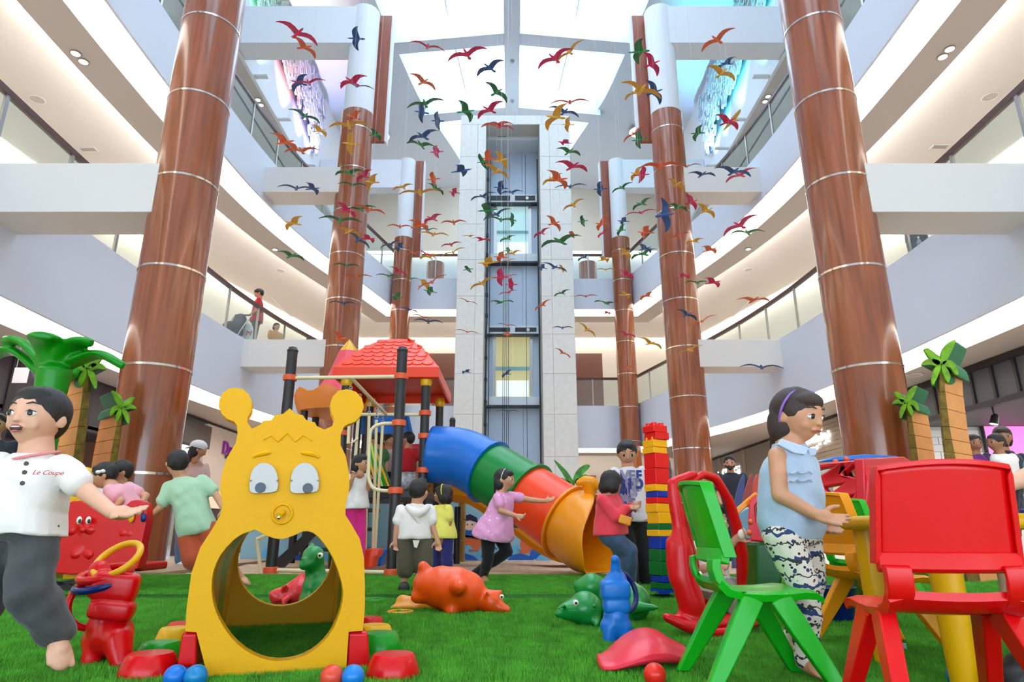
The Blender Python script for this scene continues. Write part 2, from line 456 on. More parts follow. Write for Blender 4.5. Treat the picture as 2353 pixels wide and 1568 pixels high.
for y0, y1 in zip(bays, bays[1:] + [32]):
    for sgn in (-1, 1):
        mid = []
        nx = 2
        for j in range(nx):
            ym = y0 + 0.6
            def xx(y, t): return sgn * (0.3 + (ex(y) - 0.3) * t)
            t0, t1 = j / nx, (j + 1) / nx
            vs = [(xx(ym, t0), ym, rz(xx(ym, t0)) + 0.7), (xx(ym, t1), ym, rz(xx(ym, t1)) + 0.7), (xx(y1, t1), y1, rz(xx(y1, t1)) + 0.7), (xx(y1, t0), y1, rz(xx(y1, t0)) + 0.7)]
            MB().add(vs, [(0, 1, 2, 3)]).build('skylight_pane', GLASSB, root)
            if j: MB().beam(Vector(vs[0]), Vector(vs[3]), 0.05, 0.06).build('glazing_bar', ROOFP, root)
        for fr in (0.16, 0.3):
            yy = y0 + 0.6 + (y1 - y0 - 0.6) * fr
            MB().beam((sgn * 0.3, yy, RZ + 0.66), (sgn * ex(yy), yy, rz(ex(yy)) + 0.66), 0.03, 0.04).build('glazing_bar', ROOFP, root)
# ---------------------------------------------------------------- wooden columns with bridges (beams) to the balconies
def column(sx, y, r, name):
    x = sx * 4.35
    t = thing('wood_column', name, 'column', (x, y, 0), group='wood-clad columns')
    z = 0.02; rings = [1.11 + 1.257 * i for i in range(9)]
    top = 11.75
    zs = [0.0] + rings[:9]
    if zs[-1] < top: zs.append(top)
    for a, b in zip(zs, zs[1:]):
        b = min(b, top)
        MB().lathe([(r, a + 0.012), (r, b - 0.012)], (x, y, 0), 40).build('panel', WOOD, t, True)
        if b < top: MB().lathe([(r - 0.01, b - 0.016), (r + 0.007, b - 0.014), (r + 0.007, b + 0.014), (r - 0.01, b + 0.016)], (x, y, 0), 40).build('band', CHROME, t, True)
    MB().lathe([(r - 0.04, top - 0.05), (r - 0.04, 15.3)], (x, y, 0), 40).build('white_shaft', WHITE, t, True)
    # wooden plate edging the head of the portal
    px = x - sx * (r + 0.27); wall = sx * 7.93
    yb = y + r * 0.5
    MB().prism([(px, yb, 11.1), (x + sx * 0.1, yb, 11.1), (x + sx * 0.1, yb, 14.9), (wall, yb, 14.9), (wall, yb, 15.45), (px, yb, 15.45)], (0, 0.14, 0)).build('edge_plate', WOODF, t)
    w2 = px + sx * 0.02
    MB().box2((px - sx * 0.05, yb + 0.02, 11.1), (px, yb + 0.3, 15.45)).build('edge_trim', WHITE, t)
    return t
colnames = {(-1, 7.7): 'massive wood column nearest the camera, beside the girl in the red boat', (1, 7.7): 'massive wood column nearest the camera, behind the girl with purple headband',
            (-1, 15.75): 'middle wood column rising behind the orange playhouse roof', (1, 15.75): 'middle wood column rising behind the stacked toy brick tower',
            (-1, 23.8): 'far thin wood column left of the stone lift shaft', (1, 23.8): 'far thin wood column right of the stone lift shaft'}
for (sx, y), nm in colnames.items():
    column(sx, y, {7.7: 0.39, 15.75: 0.45, 23.8: 0.37}[y], nm)
k = 40
for sx in (-1, 1):
    for y, w in ((7.7, 0.66), (15.75, 0.72), (23.8, 0.5)):
        for z0, z1 in ((4.35, 5.05), (9.15, 9.9), (13.95, 15.25)):
            if y > 20 and z0 < 10: continue
            xe = {4.35: 6.9, 9.15: 6.9, 13.95: 7.94}[z0]
            if y > 20: xe = 7.94
            struct('trim_%d' % k, MB().box2((sx * 4.35, y - w / 2, z0), (sx * xe, y + w / 2, z1)), BEAMP if z0 < 10 else WHITE, bevel=0.01); k += 1
# short columns in the far hall
for sx in (-1, 1):
    x = sx * 3.63 - 0.02; y = 28.6
    t = thing('wood_column', 'short wood column behind the far upper railing, %s of the lift' % ('left' if sx < 0 else 'right'), 'column', (x, y, 10.1), group='wood-clad columns')
    MB().lathe([(0.42, 10.1), (0.42, 11.6)], (x, y, 0), 32).build('panel', WOOD, t, True)
    MB().lathe([(0.425, 11.6), (0.425, 11.63)], (x, y, 0), 32).build('band', CHROME, t, True)
    MB().lathe([(0.42, 11.63), (0.42, 12.75)], (x, y, 0), 32).build('panel', WOOD, t, True)
    # carved stone screen beside it
    s = thing('stone_screen', 'carved stone screen wall behind far upper railing, %s of the lift' % ('left' if sx < 0 else 'right'), 'screen wall', (sx * 3.6, 29.6, 10.16), group='stone screens')
    g = mat('carved_stone', (176, 158, 118), 0.8, var=0.5, vscale=7, bump=0.8, bscale=9)
    for i in range(8):
        MB().box2((sx * (2.0 + i * 0.6), 29.6, 10.17), (sx * (2.58 + i * 0.6), 29.75, 12.1)).build('stone_slab', g, s, bevel=0.02)

# ---------------------------------------------------------------- lift shaft
SY = 22.5
t = sroot('wall_shaft')
SX0, SX1, OX0, OX1 = -2.06, 2.30, -1.04, 1.10
SYB = 24.5
HT = 16.62; OT = 16.2
j = 0.012
for a, b in ((SX0, OX0), (OX1, SX1)):
    n = 11; w = b - a; h = OT / n
    for i in range(n):
        cuts = [0, 0.68, 1] if i % 2 == 0 else [0, 0.68, 1]
        if a > 0: cuts = [1 - c for c in reversed(cuts)]
        for c0, c1 in zip(cuts, cuts[1:]):
            MB().box2((a + w * c0 + j / 2, SY, i * h + j / 2), (a + w * c1 - j / 2, SY + 0.06, (i + 1) * h - j / 2)).build('stone_tile', STONE, t, bevel=0.004)
for i in range(4):
    w = (SX1 - SX0) / 4
    MB().box2((SX0 + i * w + j / 2, SY, OT + j / 2), (SX0 + (i + 1) * w - j / 2, SY + 0.06, HT)).build('stone_tile', STONE, t, bevel=0.004)
jm = mat('joint_mortar', (206, 200, 194), 0.8)
MB().box2((SX0, SY + 0.02, 0), (OX0, SYB, HT)).box2((OX1, SY + 0.02, 0), (SX1, SYB, HT)).box2((OX0, SY + 0.02, OT), (OX1, SYB, HT)).build('shaft_core', jm, t)
LP = mat('lift_panel', (196, 212, 230), 0.35)
LPW = mat('lift_white', (224, 232, 238), 0.4)
DK = mat('lift_dark_steel', (52, 56, 62), 0.35, metal=0.4)
lift = thing('panoramic_lift', 'glass lift in the stone shaft with pale blue panels and cables', 'lift', (0, SYB - 0.5, 0))
yb = SYB - 0.25
def zy(py, D): return P(1176, py, D).z
zs = [0.0] + [zy(p, yb) for p in (935, 757, 608, 452, 330)]
cx = 0.03
# rear panels between landings
for z0, z1 in ((0, zy(928, yb)), (zy(757, yb), zy(606, yb)), (zy(455, yb), zy(335, yb))):
    n = 2
    for i, (a, b) in enumerate(((OX0 + 0.08, 0.42), (0.43, OX1 - 0.06))):
        MB().box2((a, yb, z0 + 0.01), (b, yb + 0.05, z1 - 0.01)).build('wall_panel', LP, lift, bevel=0.006)
MB().box2((OX0, yb + 0.05, 0), (OX1, yb + 0.1, OT)).build('back_plate', LP, lift)
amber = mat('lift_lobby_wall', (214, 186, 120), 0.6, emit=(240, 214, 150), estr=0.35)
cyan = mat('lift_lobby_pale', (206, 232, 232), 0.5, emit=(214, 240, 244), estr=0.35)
for zl, (top, mid, bot, mm) in enumerate(((775, 915, 935, amber), (475, 590, 608, cyan))):
    zt, zb, zf = zy(top, yb), zy(mid, yb), zy(bot, yb)
    d = [(OX0 + 0.35, OX1 - 0.36)]
    a, b = d[0]
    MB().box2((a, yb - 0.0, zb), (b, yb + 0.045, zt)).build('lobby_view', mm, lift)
    for x in (a, b): MB().box2((x - 0.06, yb - 0.06, zb - 0.05), (x + 0.06, yb + 0.02, zt + 0.03)).build('door_frame', STEEL, lift)
    MB().box2((a - 0.3, yb - 0.03, zf), (a - 0.06, yb + 0.04, zt)).build('side_panel', LP, lift)
    MB().box2((b + 0.06, yb - 0.03, zf), (b + 0.3, yb + 0.04, zt)).build('side_panel', LP, lift)
    for x0, x1 in ((a + 0.06, (a + b) / 2 - 0.006), ((a + b) / 2 + 0.006, b - 0.06)):
        MB().box2((x0, yb - 0.05, zb), (x1, yb - 0.03, zt)).build('door_glass', GLASS, lift)
    MB().box2((a, yb - 0.056, zb + (zt - zb) * 0.44), (b, yb - 0.052, zb + (zt - zb) * 0.5)).build('glass_band', mat('frosted_band', (150, 196, 200), 0.5), lift)
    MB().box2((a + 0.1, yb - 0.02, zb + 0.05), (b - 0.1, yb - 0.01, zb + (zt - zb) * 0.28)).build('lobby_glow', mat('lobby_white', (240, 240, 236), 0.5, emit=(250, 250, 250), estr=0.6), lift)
    MB().box2((OX0 + 0.02, yb - 0.3, zf), (OX1 - 0.02, yb, zb)).build('sill', LPW, lift, bevel=0.01)
    MB().box2((OX0 + 0.02, yb - 0.34, zf - 0.07), (OX1 - 0.02, yb, zf)).build('sill_edge', DK, lift)
    zh = zy(top - 20, yb)
    MB().box2((OX0 + 0.05, yb - 0.28, zt + 0.05), (OX1 - 0.05, yb, zh + 0.03)).build('door_header', LPW, lift, bevel=0.01)
    MB().box2((OX0 + 0.15, yb - 0.3, zt + 0.13), (-0.08, yb - 0.28, zh - 0.06)).build('header_slot', BLACK, lift)
    MB().box2((0.12, yb - 0.3, zt + 0.13), (OX1 - 0.15, yb - 0.28, zh - 0.06)).build('header_slot', BLACK, lift)
    MB().cyl((0.62, yb - 0.315, (zt + zh) / 2 + 0.03), (0.62, yb - 0.29, (zt + zh) / 2 + 0.03), 0.07).build('pulley', STEEL, lift, True)
    MB().box2((OX0 + 0.02, yb - 0.3, zt), (OX1 - 0.02, yb, zt + 0.05)).build('header_edge', DK, lift)
for x, w in ((OX0 + 0.05, 0.05), (OX0 + 0.16, 0.03), (OX1 - 0.05, 0.05)):
    MB().box2((x - w / 2, yb - 0.5, 0), (x + w / 2, yb - 0.42, 15.4)).build('guide_rail', DK, lift)
for z in np.arange(0.8, 15.0, 0.85):
    MB().box2((OX0 + 0.0, yb - 0.52, z), (OX0 + 0.1, yb - 0.4, z + 0.12)).build('rail_bracket', DK, lift)
for x in (-0.34, -0.27, -0.2, -0.13, 0.55):
    MB().cyl((x, yb - 0.7, 0), (x, yb - 0.7, 15.5), 0.010, n=6).build('cable', DK, lift, True)
# machine head
zt = zy(338, yb)
MB().box2((OX0, yb - 0.9, zy(322, yb - 0.9)), (OX1, yb, zy(297, yb - .9))).build('machine_head', LPW, lift, bevel=0.01)
MB().box2((OX0 + 0.45, yb - 0.915, zy(315, yb - .9)), (OX0 + 0.8, yb - 0.9, zy(303, yb - .9))).build('vent_slot', BLACK, lift)
MB().box2((OX0, yb - 0.915, zy(313, yb - .9)), (OX0 + 0.13, yb - 0.9, zy(306, yb - .9))).build('vent_slot', BLACK, lift)
MB().box2((OX0 + 0.1, yb - 0.6, zt - 0.1), (OX1 - 0.15, yb - 0.1, zt + 0.12)).build('machine_beam', DK, lift)
for i in range(4):
    MB().lathe([(0.03, zt - 0.1), (0.05, zt), (0.05, zt + 0.3), (0.03, zt + 0.4)], (-0.36 + i * 0.085, yb - 0.72, 0), 12).build('pulley', CHROME, lift, True)

# ---------------------------------------------------------------- hanging birds
def wing_mesh(m):
    st = [(0.03, 0.11, -0.11, 0.0), (0.14, 0.135, -0.075, 0.035), (0.25, 0.14, -0.045, 0.05), (0.36, 0.10, -0.04, 0.04), (0.45, 0.035, -0.05, 0.018), (0.5, -0.03, -0.055, 0.0)]
    rings = []
    for x, yl, yt, z in st:
        h = 0.011 if x < 0.4 else 0.006
        ym = (yl + yt) / 2
        rings.append([(x, yl, z), (x, (yl + ym) / 2, z + h), (x, yt, z), (x, (yt + ym) / 2, z - h)])
    return MB().loft(rings).mesh('wing', m, False)
def body_mesh(m):
    mb = MB(); st = [(-0.27, 0.004, 0.03), (-0.2, 0.008, 0.045), (-0.1, 0.026, 0.026), (0.0, 0.036, 0.036), (0.1, 0.034, 0.034), (0.17, 0.022, 0.022), (0.21, 0.024, 0.026), (0.245, 0.016, 0.016), (0.3, 0.003, 0.003)]
    rings = []
    for y, rzv, rx in st:
        rings.append([(rx * math.cos(a), y, rzv * math.sin(a)) for a in [2 * math.pi * q / 10 for q in range(10)]])
    return mb.loft(rings).mesh('body', m, True)
BC = {'r': ((222, 36, 96), (196, 32, 86), 'pink'), 'o': ((236, 106, 48), (214, 96, 46), 'orange'), 'b': ((38, 92, 160), (42, 76, 128), 'blue'), 'g': ((34, 150, 80), (36, 112, 62), 'green'), 'y': ((240, 184, 56), (214, 160, 48), 'yellow')}
BM = {}
for c, (c1, c2, nm) in BC.items():
    m1 = mat('bird_%s' % nm, c1, 0.5); m2 = mat('bird_wing_%s' % nm, c2, 0.5)
    BM[c] = (body_mesh(m1), wing_mesh(m2))
thread_me = MB().cyl((0, 0, 0), (0, 0, 1), 0.0007, n=4).mesh('thread', mat('nylon_thread', (226, 226, 226), 0.4), True)
BIRDS = "r,643,47,728,98,696,70,670,91;o,678,85,725,132,714,107,680,112;b,819,59,816,110,801,92,841,94;b,702,169,669,207,672,188,708,199;r,747,183,672,193,706,185,712,198;r,840,172,779,198,796,181,827,201;b,858,202,781,188,822,198,820,204;g,669,250,736,281,706,262,691,275;y,718,288,748,315,749,297,721,302;o,833,254,801,282,794,265,825,277;y,757,290,847,284,798,279,803,300;y,813,302,807,355,785,330,825,335;g,854,292,877,319,875,313,845,316;o,625,304,677,346,678,326,636,334;o,654,347,733,342,688,341,697,357;b,641,424,723,432,683,432,679,443;b,705,419,727,447,736,433,703,437;g,769,396,837,388,793,395,814,411;r,855,390,821,419,821,399,847,409;y,864,399,844,436,840,418,874,421;g,777,422,842,428,811,419,809,430;r,773,463,813,501,815,482,782,489;g,862,474,792,482,824,475,836,489;o,814,471,885,490,855,479,844,491;g,734,501,830,511,786,498,780,515;y,774,523,825,541,812,528,792,539;b,800,533,848,570,833,549,817,557;r,830,537,855,557,865,550,832,551;y,695,497,660,529,653,509,690,518;g,641,575,699,596,680,585,658,597;r,943,94,1023,114,984,104,980,116;r,1027,133,1119,107,1066,118,1081,142;b,1159,137,1096,171,1110,149,1137,168;o,946,165,1002,201,984,187,960,200;g,1116,187,1165,231,1157,207,1129,223;g,933,246,1018,229,975,230,982,249;b,973,233,969,280,951,257,985,263;b,1007,256,1010,297,988,279,1019,280;g,1054,229,1079,277,1094,257,1052,262;r,1152,229,1094,267,1112,250,1142,265;b,1005,296,936,322,961,309,986,326;g,935,323,1002,333,959,328,973,349;o,1104,287,1178,280,1136,284,1147,301;r,1122,280,1181,295,1157,288,1145,298;r,1233,154,1311,111,1263,127,1288,147;y,1339,91,1277,143,1301,118,1317,128;o,1265,235,1353,230,1310,233,1310,242;y,1297,237,1253,296,1256,269,1302,275;b,1263,242,1332,264,1304,254,1289,269;y,1309,269,1306,302,1288,287,1318,288;g,1468,90,1464,145,1447,122,1496,118;o,1482,286,1432,324,1452,308,1466,313;r,1478,124,1512,174,1518,138,1483,153;y,1429,187,1523,222,1481,198,1464,222;y,1483,195,1435,229,1449,211,1474,217;b,1484,184,1518,236,1524,208,1488,221;o,1683,64,1616,114,1634,86,1659,102;b,1685,129,1651,157,1655,148,1685,151;y,1623,153,1689,184,1672,157,1649,179;y,1702,252,1669,299,1695,279,1666,277;r,1646,259,1699,292,1687,277,1653,294;g,1608,285,1595,322,1590,310,1623,308;g,1466,298,1469,341,1453,325,1489,318;r,1001,332,1004,360,989,353,1022,351;b,1044,378,1060,403,1090,391,1043,399;o,991,394,999,426,983,415,1014,412;y,903,435,950,422,917,427,930,438;y,919,447,1016,441,960,435,964,450;g,981,421,1016,448,1017,432,993,437;r,1050,432,1043,452,1029,441,1056,445;g,1102,354,1120,390,1094,374,1121,371;o,1121,339,1119,380,1106,369,1146,370;y,1137,345,1162,386,1171,367,1136,375;y,1117,377,1173,408,1148,389,1126,402;b,1155,412,1150,445,1133,434,1167,437;b,1080,457,1138,439,1102,451,1117,460;b,1151,442,1202,436,1170,441,1179,451;g,1111,462,1127,493,1101,491,1148,486;b,1109,505,1172,478,1136,490,1148,500;g,1116,501,1187,509,1152,500,1151,511;g,1175,487,1176,520,1187,508,1164,506;r,1015,491,976,512,979,499,1004,510;o,1012,512,1072,509,1041,506,1044,518;o,890,518,949,521,919,518,919,527;o,940,506,981,530,985,513,945,525;g,962,530,1007,528,983,524,984,531;y,962,534,1032,540,1000,536,993,546;y,1060,542,1090,541,1087,546,1073,541;r,1090,546,1131,554,1116,549,1094,556;r,1013,567,1060,557,1033,558,1038,567;g,1184,539,1150,554,1155,548,1173,555;g,1168,568,1170,583,1157,576,1179,577;b,873,569,921,552,893,560,902,568;b,929,556,918,577,902,567,928,574;o,933,581,965,578,956,587,943,579;r,957,574,999,592,986,584,976,588;y,961,596,1006,587,980,583,996,596;y,1013,590,1069,569,1039,577,1043,584;r,1309,321,1294,332,1280,327,1314,331;g,1279,341,1334,357,1319,341,1299,357;r,1279,368,1352,389,1329,378,1301,397;y,1294,397,1249,424,1258,408,1273,419;o,1262,388,1303,430,1303,414,1258,420;b,1274,430,1347,424,1312,426,1311,435;y,1340,455,1292,482,1312,468,1323,479;o,1256,495,1287,531,1288,510,1261,518;r,1263,523,1227,546,1235,532,1251,540;g,1241,565,1332,539,1273,550,1302,566;o,1311,531,1316,547,1303,541,1332,540;g,1335,494,1341,520,1329,511,1353,508;b,1378,415,1378,450,1365,437,1398,435;g,1406,442,1452,418,1423,429,1436,437;o,1472,379,1564,374,1518,376,1514,399;r,1475,380,1469,417,1495,404,1458,407;y,1472,381,1449,414,1452,399,1479,404;y,1533,410,1572,437,1567,419,1544,432;g,1494,453,1452,482,1465,468,1488,473;r,1437,494,1508,481,1468,488,1475,494;b,1523,452,1536,531,1546,494,1503,501;g,1534,467,1578,482,1571,473,1548,486;b,1440,496,1431,514,1417,511,1446,513;g,1433,513,1419,541,1417,531,1440,531;o,1393,498,1372,530,1370,514,1401,515;r,1396,526,1373,546,1378,537,1396,538;o,1491,517,1483,547,1462,535,1502,538;o,1534,549,1578,532,1561,540,1570,550;b,1465,561,1495,581,1497,569,1469,577;g,1508,573,1452,597,1464,580,1488,587;y,1425,569,1450,595,1449,581,1421,587;b,1358,582,1329,599,1332,592,1350,596;y,1376,590,1396,601,1404,594,1374,602;o,1548,383,1610,377,1583,381,1578,388;b,1583,396,1645,402,1621,397,1604,411;b,1646,384,1727,403,1695,388,1673,406;r,1730,384,1667,417,1692,401,1714,409;r,1574,447,1598,482,1605,460,1577,470;y,1601,468,1642,500,1637,478,1610,491;r,1738,495,1666,544,1685,510,1711,524;g,1681,532,1756,527,1712,533,1722,546;y,1618,547,1579,560,1581,554,1605,560;o,1613,563,1643,579,1649,573,1617,584;g,768,610,828,614,795,604,795,615;o,784,639,855,639,819,629,820,638;r,894,612,933,634,928,623,906,627;g,865,631,921,635,890,632,892,639;g,924,635,966,643,944,638,945,643;b,758,696,820,700,784,692,791,702;g,924,670,910,688,896,681,924,688;b,921,705,958,717,949,712,936,717;o,950,721,995,734,970,728,972,734;b,951,735,1018,741,984,735,984,746;o,766,758,800,794,795,780,767,786;y,967,642,983,664,992,651,960,661;o,959,664,1025,629,989,648,995,654;g,996,657,989,677,970,669,1002,676;g,1072,611,1084,627,1062,621,1086,618;y,1134,636,1079,663,1101,649,1115,660;o,1052,685,1099,700,1077,693,1072,695;r,1149,613,1149,655,1134,641,1173,640;r,1173,635,1176,665,1161,658,1191,658;r,1187,663,1144,674,1162,676,1175,678;o,1156,635,1190,632,1172,632,1172,637;g,1118,692,1180,691,1162,695,1142,703;o,1142,744,1190,751,1164,746,1165,751;o,1046,757,1100,766,1072,762,1074,767;o,1168,761,1167,774,1156,771,1179,772;o,1159,577,1148,602,1133,591,1167,594;y,1129,591,1116,614,1100,606,1148,603;y,1198,574,1159,585,1173,580,1183,590;y,1187,594,1151,602,1164,599,1168,603;b,1083,850,1064,859,1060,853,1082,857;b,1177,848,1156,867,1152,860,1173,863;b,1254,607,1246,622,1232,612,1255,619;b,1247,604,1305,625,1280,611,1267,619;y,1283,609,1293,627,1301,615,1284,619;g,1310,666,1273,682,1283,671,1298,677;r,1319,681,1373,679,1346,680,1347,685;g,1364,691,1420,697,1384,695,1401,705;o,1264,687,1229,713,1238,702,1254,705;b,1269,754,1317,754,1294,750,1292,757;y,1331,739,1370,772,1354,757,1342,764;o,1277,800,1312,823,1299,811,1285,813;r,1386,715,1400,721,1405,719,1387,723;r,1424,616,1455,638,1455,633,1426,640;y,1426,668,1447,685,1448,678,1420,680;o,1501,669,1471,689,1475,681,1500,684;r,1417,761,1459,775,1449,767,1433,774;y,1470,774,1522,800,1505,788,1482,795;o,1427,847,1462,842,1451,848,1436,846;y,1370,618,1413,618,1391,619,1393,625;r,1555,629,1581,638,1587,632,1559,640;g,1573,647,1627,647,1599,648,1606,656;r,1622,634,1652,656,1655,651,1620,658;b,1555,710,1600,735,1590,720,1571,730;o,1581,752,1644,723,1611,738,1615,742;y,1557,815,1611,794,1579,802,1594,808;o,1693,685,1766,688,1744,687,1723,702;b,1704,840,1798,844,1747,842,1750,852;b,1141,944,1193,945,1166,944,1167,950"
RANK = ['topmost', 'second from top', 'third from top', 'fourth from top', 'fifth from top', 'sixth from top', 'seventh from top', 'eighth from top', 'ninth from top', 'tenth from top', 'eleventh from top', 'twelfth from top', 'thirteenth from top', 'fourteenth from top', 'fifteenth from top', 'sixteenth from top', 'seventeenth from top', 'eighteenth from top']
def zone(x, y):
    lc = 812 - (y - 300) * 0.115; rc = 1541 + (y - 300) * 0.115
    if x < lc - 45: return 'left of the left middle wood column'
    if x < lc + 50: return 'in front of the left middle wood column'
    if x < 1045: return 'between left middle column and lift shaft' if y > 255 else 'below the left skylight'
    if x < 1112: return 'before the left stone pier of the lift' if y > 262 else 'under the left skylight near the ridge beam'
    if x < 1242: return 'before the lift glass opening' if y > 285 else 'near the skylight ridge beam'
    if x < 1310: return 'before the right stone pier of the lift' if y > 262 else 'below the right skylight'
    if x < rc - 48: return 'between lift shaft and right middle column' if y > 160 else 'below right skylight edge'
    if x < rc + 50: return 'in front of the right middle wood column'
    return 'right of the right middle wood column'
bl = []
for s in BIRDS.split(';'):
    q = s.split(','); v = [float(u) for u in q[1:]]
    bl.append((q[0], v))
seen = {}
order = sorted(range(len(bl)), key=lambda i: bl[i][1][1] + bl[i][1][3])
labels = {}
for i in order:
    c, v = bl[i]; mx, my = (v[0] + v[2] + v[4] + v[6]) / 4, (v[1] + v[3] + v[5] + v[7]) / 4
    key = (c, zone(mx, my)); seen.setdefault(key, []).append(i)
for (c, zn), ids in seen.items():
    for n, i in enumerate(ids):
        labels[i] = ('only %s bird hanging %s' % (BC[c][2], zn)) if len(ids) == 1 else '%s %s bird of those %s' % (RANK[n], BC[c][2], zn)
view_r = Vector((1, 0, 0))
placed = []
for i in order:
    c, v = bl[i]
    ta, tb, hd, tl = Vector(v[0:2]), Vector(v[2:4]), Vector(v[4:6]), Vector(v[6:8])
    w = tb - ta; b = hd - tl; w.y *= -1; b.y *= -1
    ctr = (ta + tb) * 0.25 + (hd + tl) * 0.25
    LW, LB = 1.0, 0.57
    a2 = w.length_squared / LW ** 2; b2 = b.length_squared / LB ** 2; cc = w.dot(b) / (LW * LB)
    den = a2 * b2 - cc * cc
    S2 = a2 + b2
    if den > 1e-6: u = (S2 - math.sqrt(max(0, S2 * S2 - 4 * den))) / (2 * den)
    else: u = 1 / S2
    s = 1 / math.sqrt(u)                        # pixels per unit
    wz = math.sqrt(max(0, 1 - a2 * u)); bz = math.sqrt(max(0, 1 - b2 * u))
    if cc > 0: bz = -bz
    zc = F_PX * 0.82 / s
    d = ray(*ctr); D0 = min(14.2, max(9.6, zc * d.y))
    dl = d.normalized(); rt = Vector((1, 0, 0)); rt = (rt - dl * rt.dot(dl)).normalized(); up = rt.cross(dl)
    best = None
    for sg in (1, -1):
        W = (rt * w.x + up * w.y) * (1 / s / LW) - dl * (wz * sg)
        B = (rt * b.x + up * b.y) * (1 / s / LB) - dl * (bz * sg)
        W.normalize(); B = (B - W * B.dot(W)).normalized(); N = W.cross(B)
        if N.z < 0: W = -W; N = -N
        if best is None or N.z > best[0]: best = (N.z, W, B, N)
    _, W, B, N = best
    cands = sorted([9.3 + 0.1 * q for q in range(51)], key=lambda q: abs(q - D0)); pick = None
    for D in cands:                              # keep every thread clear of the birds above it
        pos = CAM + d * (D / d.y); size = s * (D / d.y) / F_PX; hit = 0
        for (p2, W2, B2, s2) in placed:
            if (p2 - pos).length < 0.5 * (size + s2) * 0.55: hit += 1; continue
            for (pa, Wv, Bv, sv, pb) in ((p2, W2, B2, s2, pos), (pos, W, B, size, p2)):
                if pa.z < pb.z - 0.3: continue
                q = pb - pa; q.z = 0
                for ax, L, wd_ in ((Wv, 0.52, 0.16), (Bv, 0.32, 0.07)):
                    h = Vector((ax.x, ax.y, 0)); hl = h.length
                    if hl < 1e-3: continue
                    h /= hl; tt = max(-L * sv * hl, min(L * sv * hl, q.dot(h)))
                    if (q - h * tt).length < wd_ * sv: hit += 1
        if pick is None or hit < pick[0]: pick = (hit, D)
        if hit == 0: break
    D = pick[1]; pos = CAM + d * (D / d.y); size = s * (D / d.y) / F_PX
    placed.append((pos, W, B, size))
    M = Matrix((W, B, N)).transposed().to_4x4() * 1.0
    o = bpy.data.objects.new('hanging_bird', None); COL.objects.link(o); o.empty_display_size = 0.1
    o.matrix_world = Matrix.Translation(pos) @ M @ Matrix.Scale(size, 4)
    tag(o, labels[i], 'bird', 'hanging birds')
    bo = link('body', BM[c][0], o); link('wing', BM[c][1], o)
    w2 = link('wing', BM[c][1], o); w2.scale = (-1, 1, 1)
    th = link('thread', thread_me, o)
    L = rz(pos.x) - pos.z - 0.1
    th.matrix_basis = (Matrix.Translation(pos) @ M @ Matrix.Scale(size, 4)).inverted() @ Matrix.Translation(pos) @ Matrix.Diagonal((1, 1, L, 1))
# ---------------------------------------------------------------- pixel-anchored builders (every thing gets its own distance and real size)
def rp(px, py, D, r): return r * (D / ray(px, py).y) / F_PX
def poly(pts, D, o=(0, 0), sc=1.0): return [P(o[0] + x / sc, o[1] + y / sc, D) for x, y in pts]
def balls(mb, D, lst, fl=1.0):        # (px, py, radius px[, depth offset])
    for q in lst:
        dd = q[3] if len(q) > 3 else 0.0
        r = rp(q[0], q[1], D + dd, q[2]); mb.ell(P(q[0], q[1], D + dd), (r, r * fl, r))
    return mb
def caps(mb, D, lst):                 # chains: list of (px, py, r, dD) joined
    for i in range(len(lst) - 1):
        a, b = lst[i], lst[i + 1]
        mb.cap(P(a[0], a[1], D + a[3]), P(b[0], b[1], D + b[3]), rp(a[0], a[1], D + a[3], a[2]), rp(b[0], b[1], D + b[3], b[2]), 16)
    return mb
def shiny(name, rgb, r=0.3): return mat(name, tuple(int(255 * (c / 255) ** 1.25) for c in rgb), r, coat=0.1, spec=0.35)
RED = shiny('red_plastic', (226, 16, 30)); YEL = shiny('yellow_plastic', (240, 190, 14)); GRN = shiny('green_plastic', (10, 168, 40)); BLU = shiny('blue_plastic', (34, 134, 216))
ORG = shiny('orange_plastic', (255, 92, 30)); PNK = shiny('coral_plastic', (240, 62, 84)); AMB = shiny('amber_plastic', (252, 170, 30)); NAVY = shiny('navy_plastic', (22, 54, 130))
BEIGE = mat('beige_rod', (232, 214, 170), 0.35); ORC = mat('orange_clamp', (232, 90, 44), 0.4)
MATTE_Y = mat('matte_yellow_plastic', (236, 172, 0), 0.5, spec=0.25, bump=0.15, bscale=260)
SKINY = None

# ---------------------------------------------------------------- ground: artificial grass, sand pit, mural
GR = mat('grass_base', (44, 112, 24), 0.9, var=0.25, vscale=5)
GZ = 0.04
g1 = MB().box2((-5.6, 1.0, -0.06), (5.6, 5.05, 0.0)); g2 = MB().add([(-5.6, 5.0, 0.0), (5.6, 5.0, 0.0), (5.6, 5.12, GZ), (-5.6, 5.12, GZ), (5.6, 6.98, GZ), (-5.6, 6.98, GZ), (-5.6, 7, -0.06), (5.6, 7, -0.06)], [(0, 1, 2, 3), (3, 2, 4, 5), (5, 4, 7, 6)])
lawn = struct('floor_lawn', g1.add(g2.v, g2.f), GR)
blade_m = [mat('grass_blade', (92, 176, 44), 0.7, var=0.35, vscale=9)]
def patch(n, size, h, seed):
    rr = random.Random(seed); mb = MB()
    for i in range(n):
        x, y = rr.uniform(0, size), rr.uniform(0, size); a = rr.uniform(0, 6.28); w = rr.uniform(0.0012, 0.0026); hh = h * rr.uniform(0.6, 1.15)
        lx, ly = math.cos(a) * w, math.sin(a) * w; t = rr.uniform(0, 6.28); l = hh * rr.uniform(0.1, 0.75)
        mb.v += [(x - lx, y - ly, 0), (x + lx, y + ly, 0), (x + math.cos(t) * l, y + math.sin(t) * l, hh)]; k = len(mb.v); mb.f.append((k - 3, k - 2, k - 1))
    return mb.mesh('grass_patch', blade_m[0], False, False)
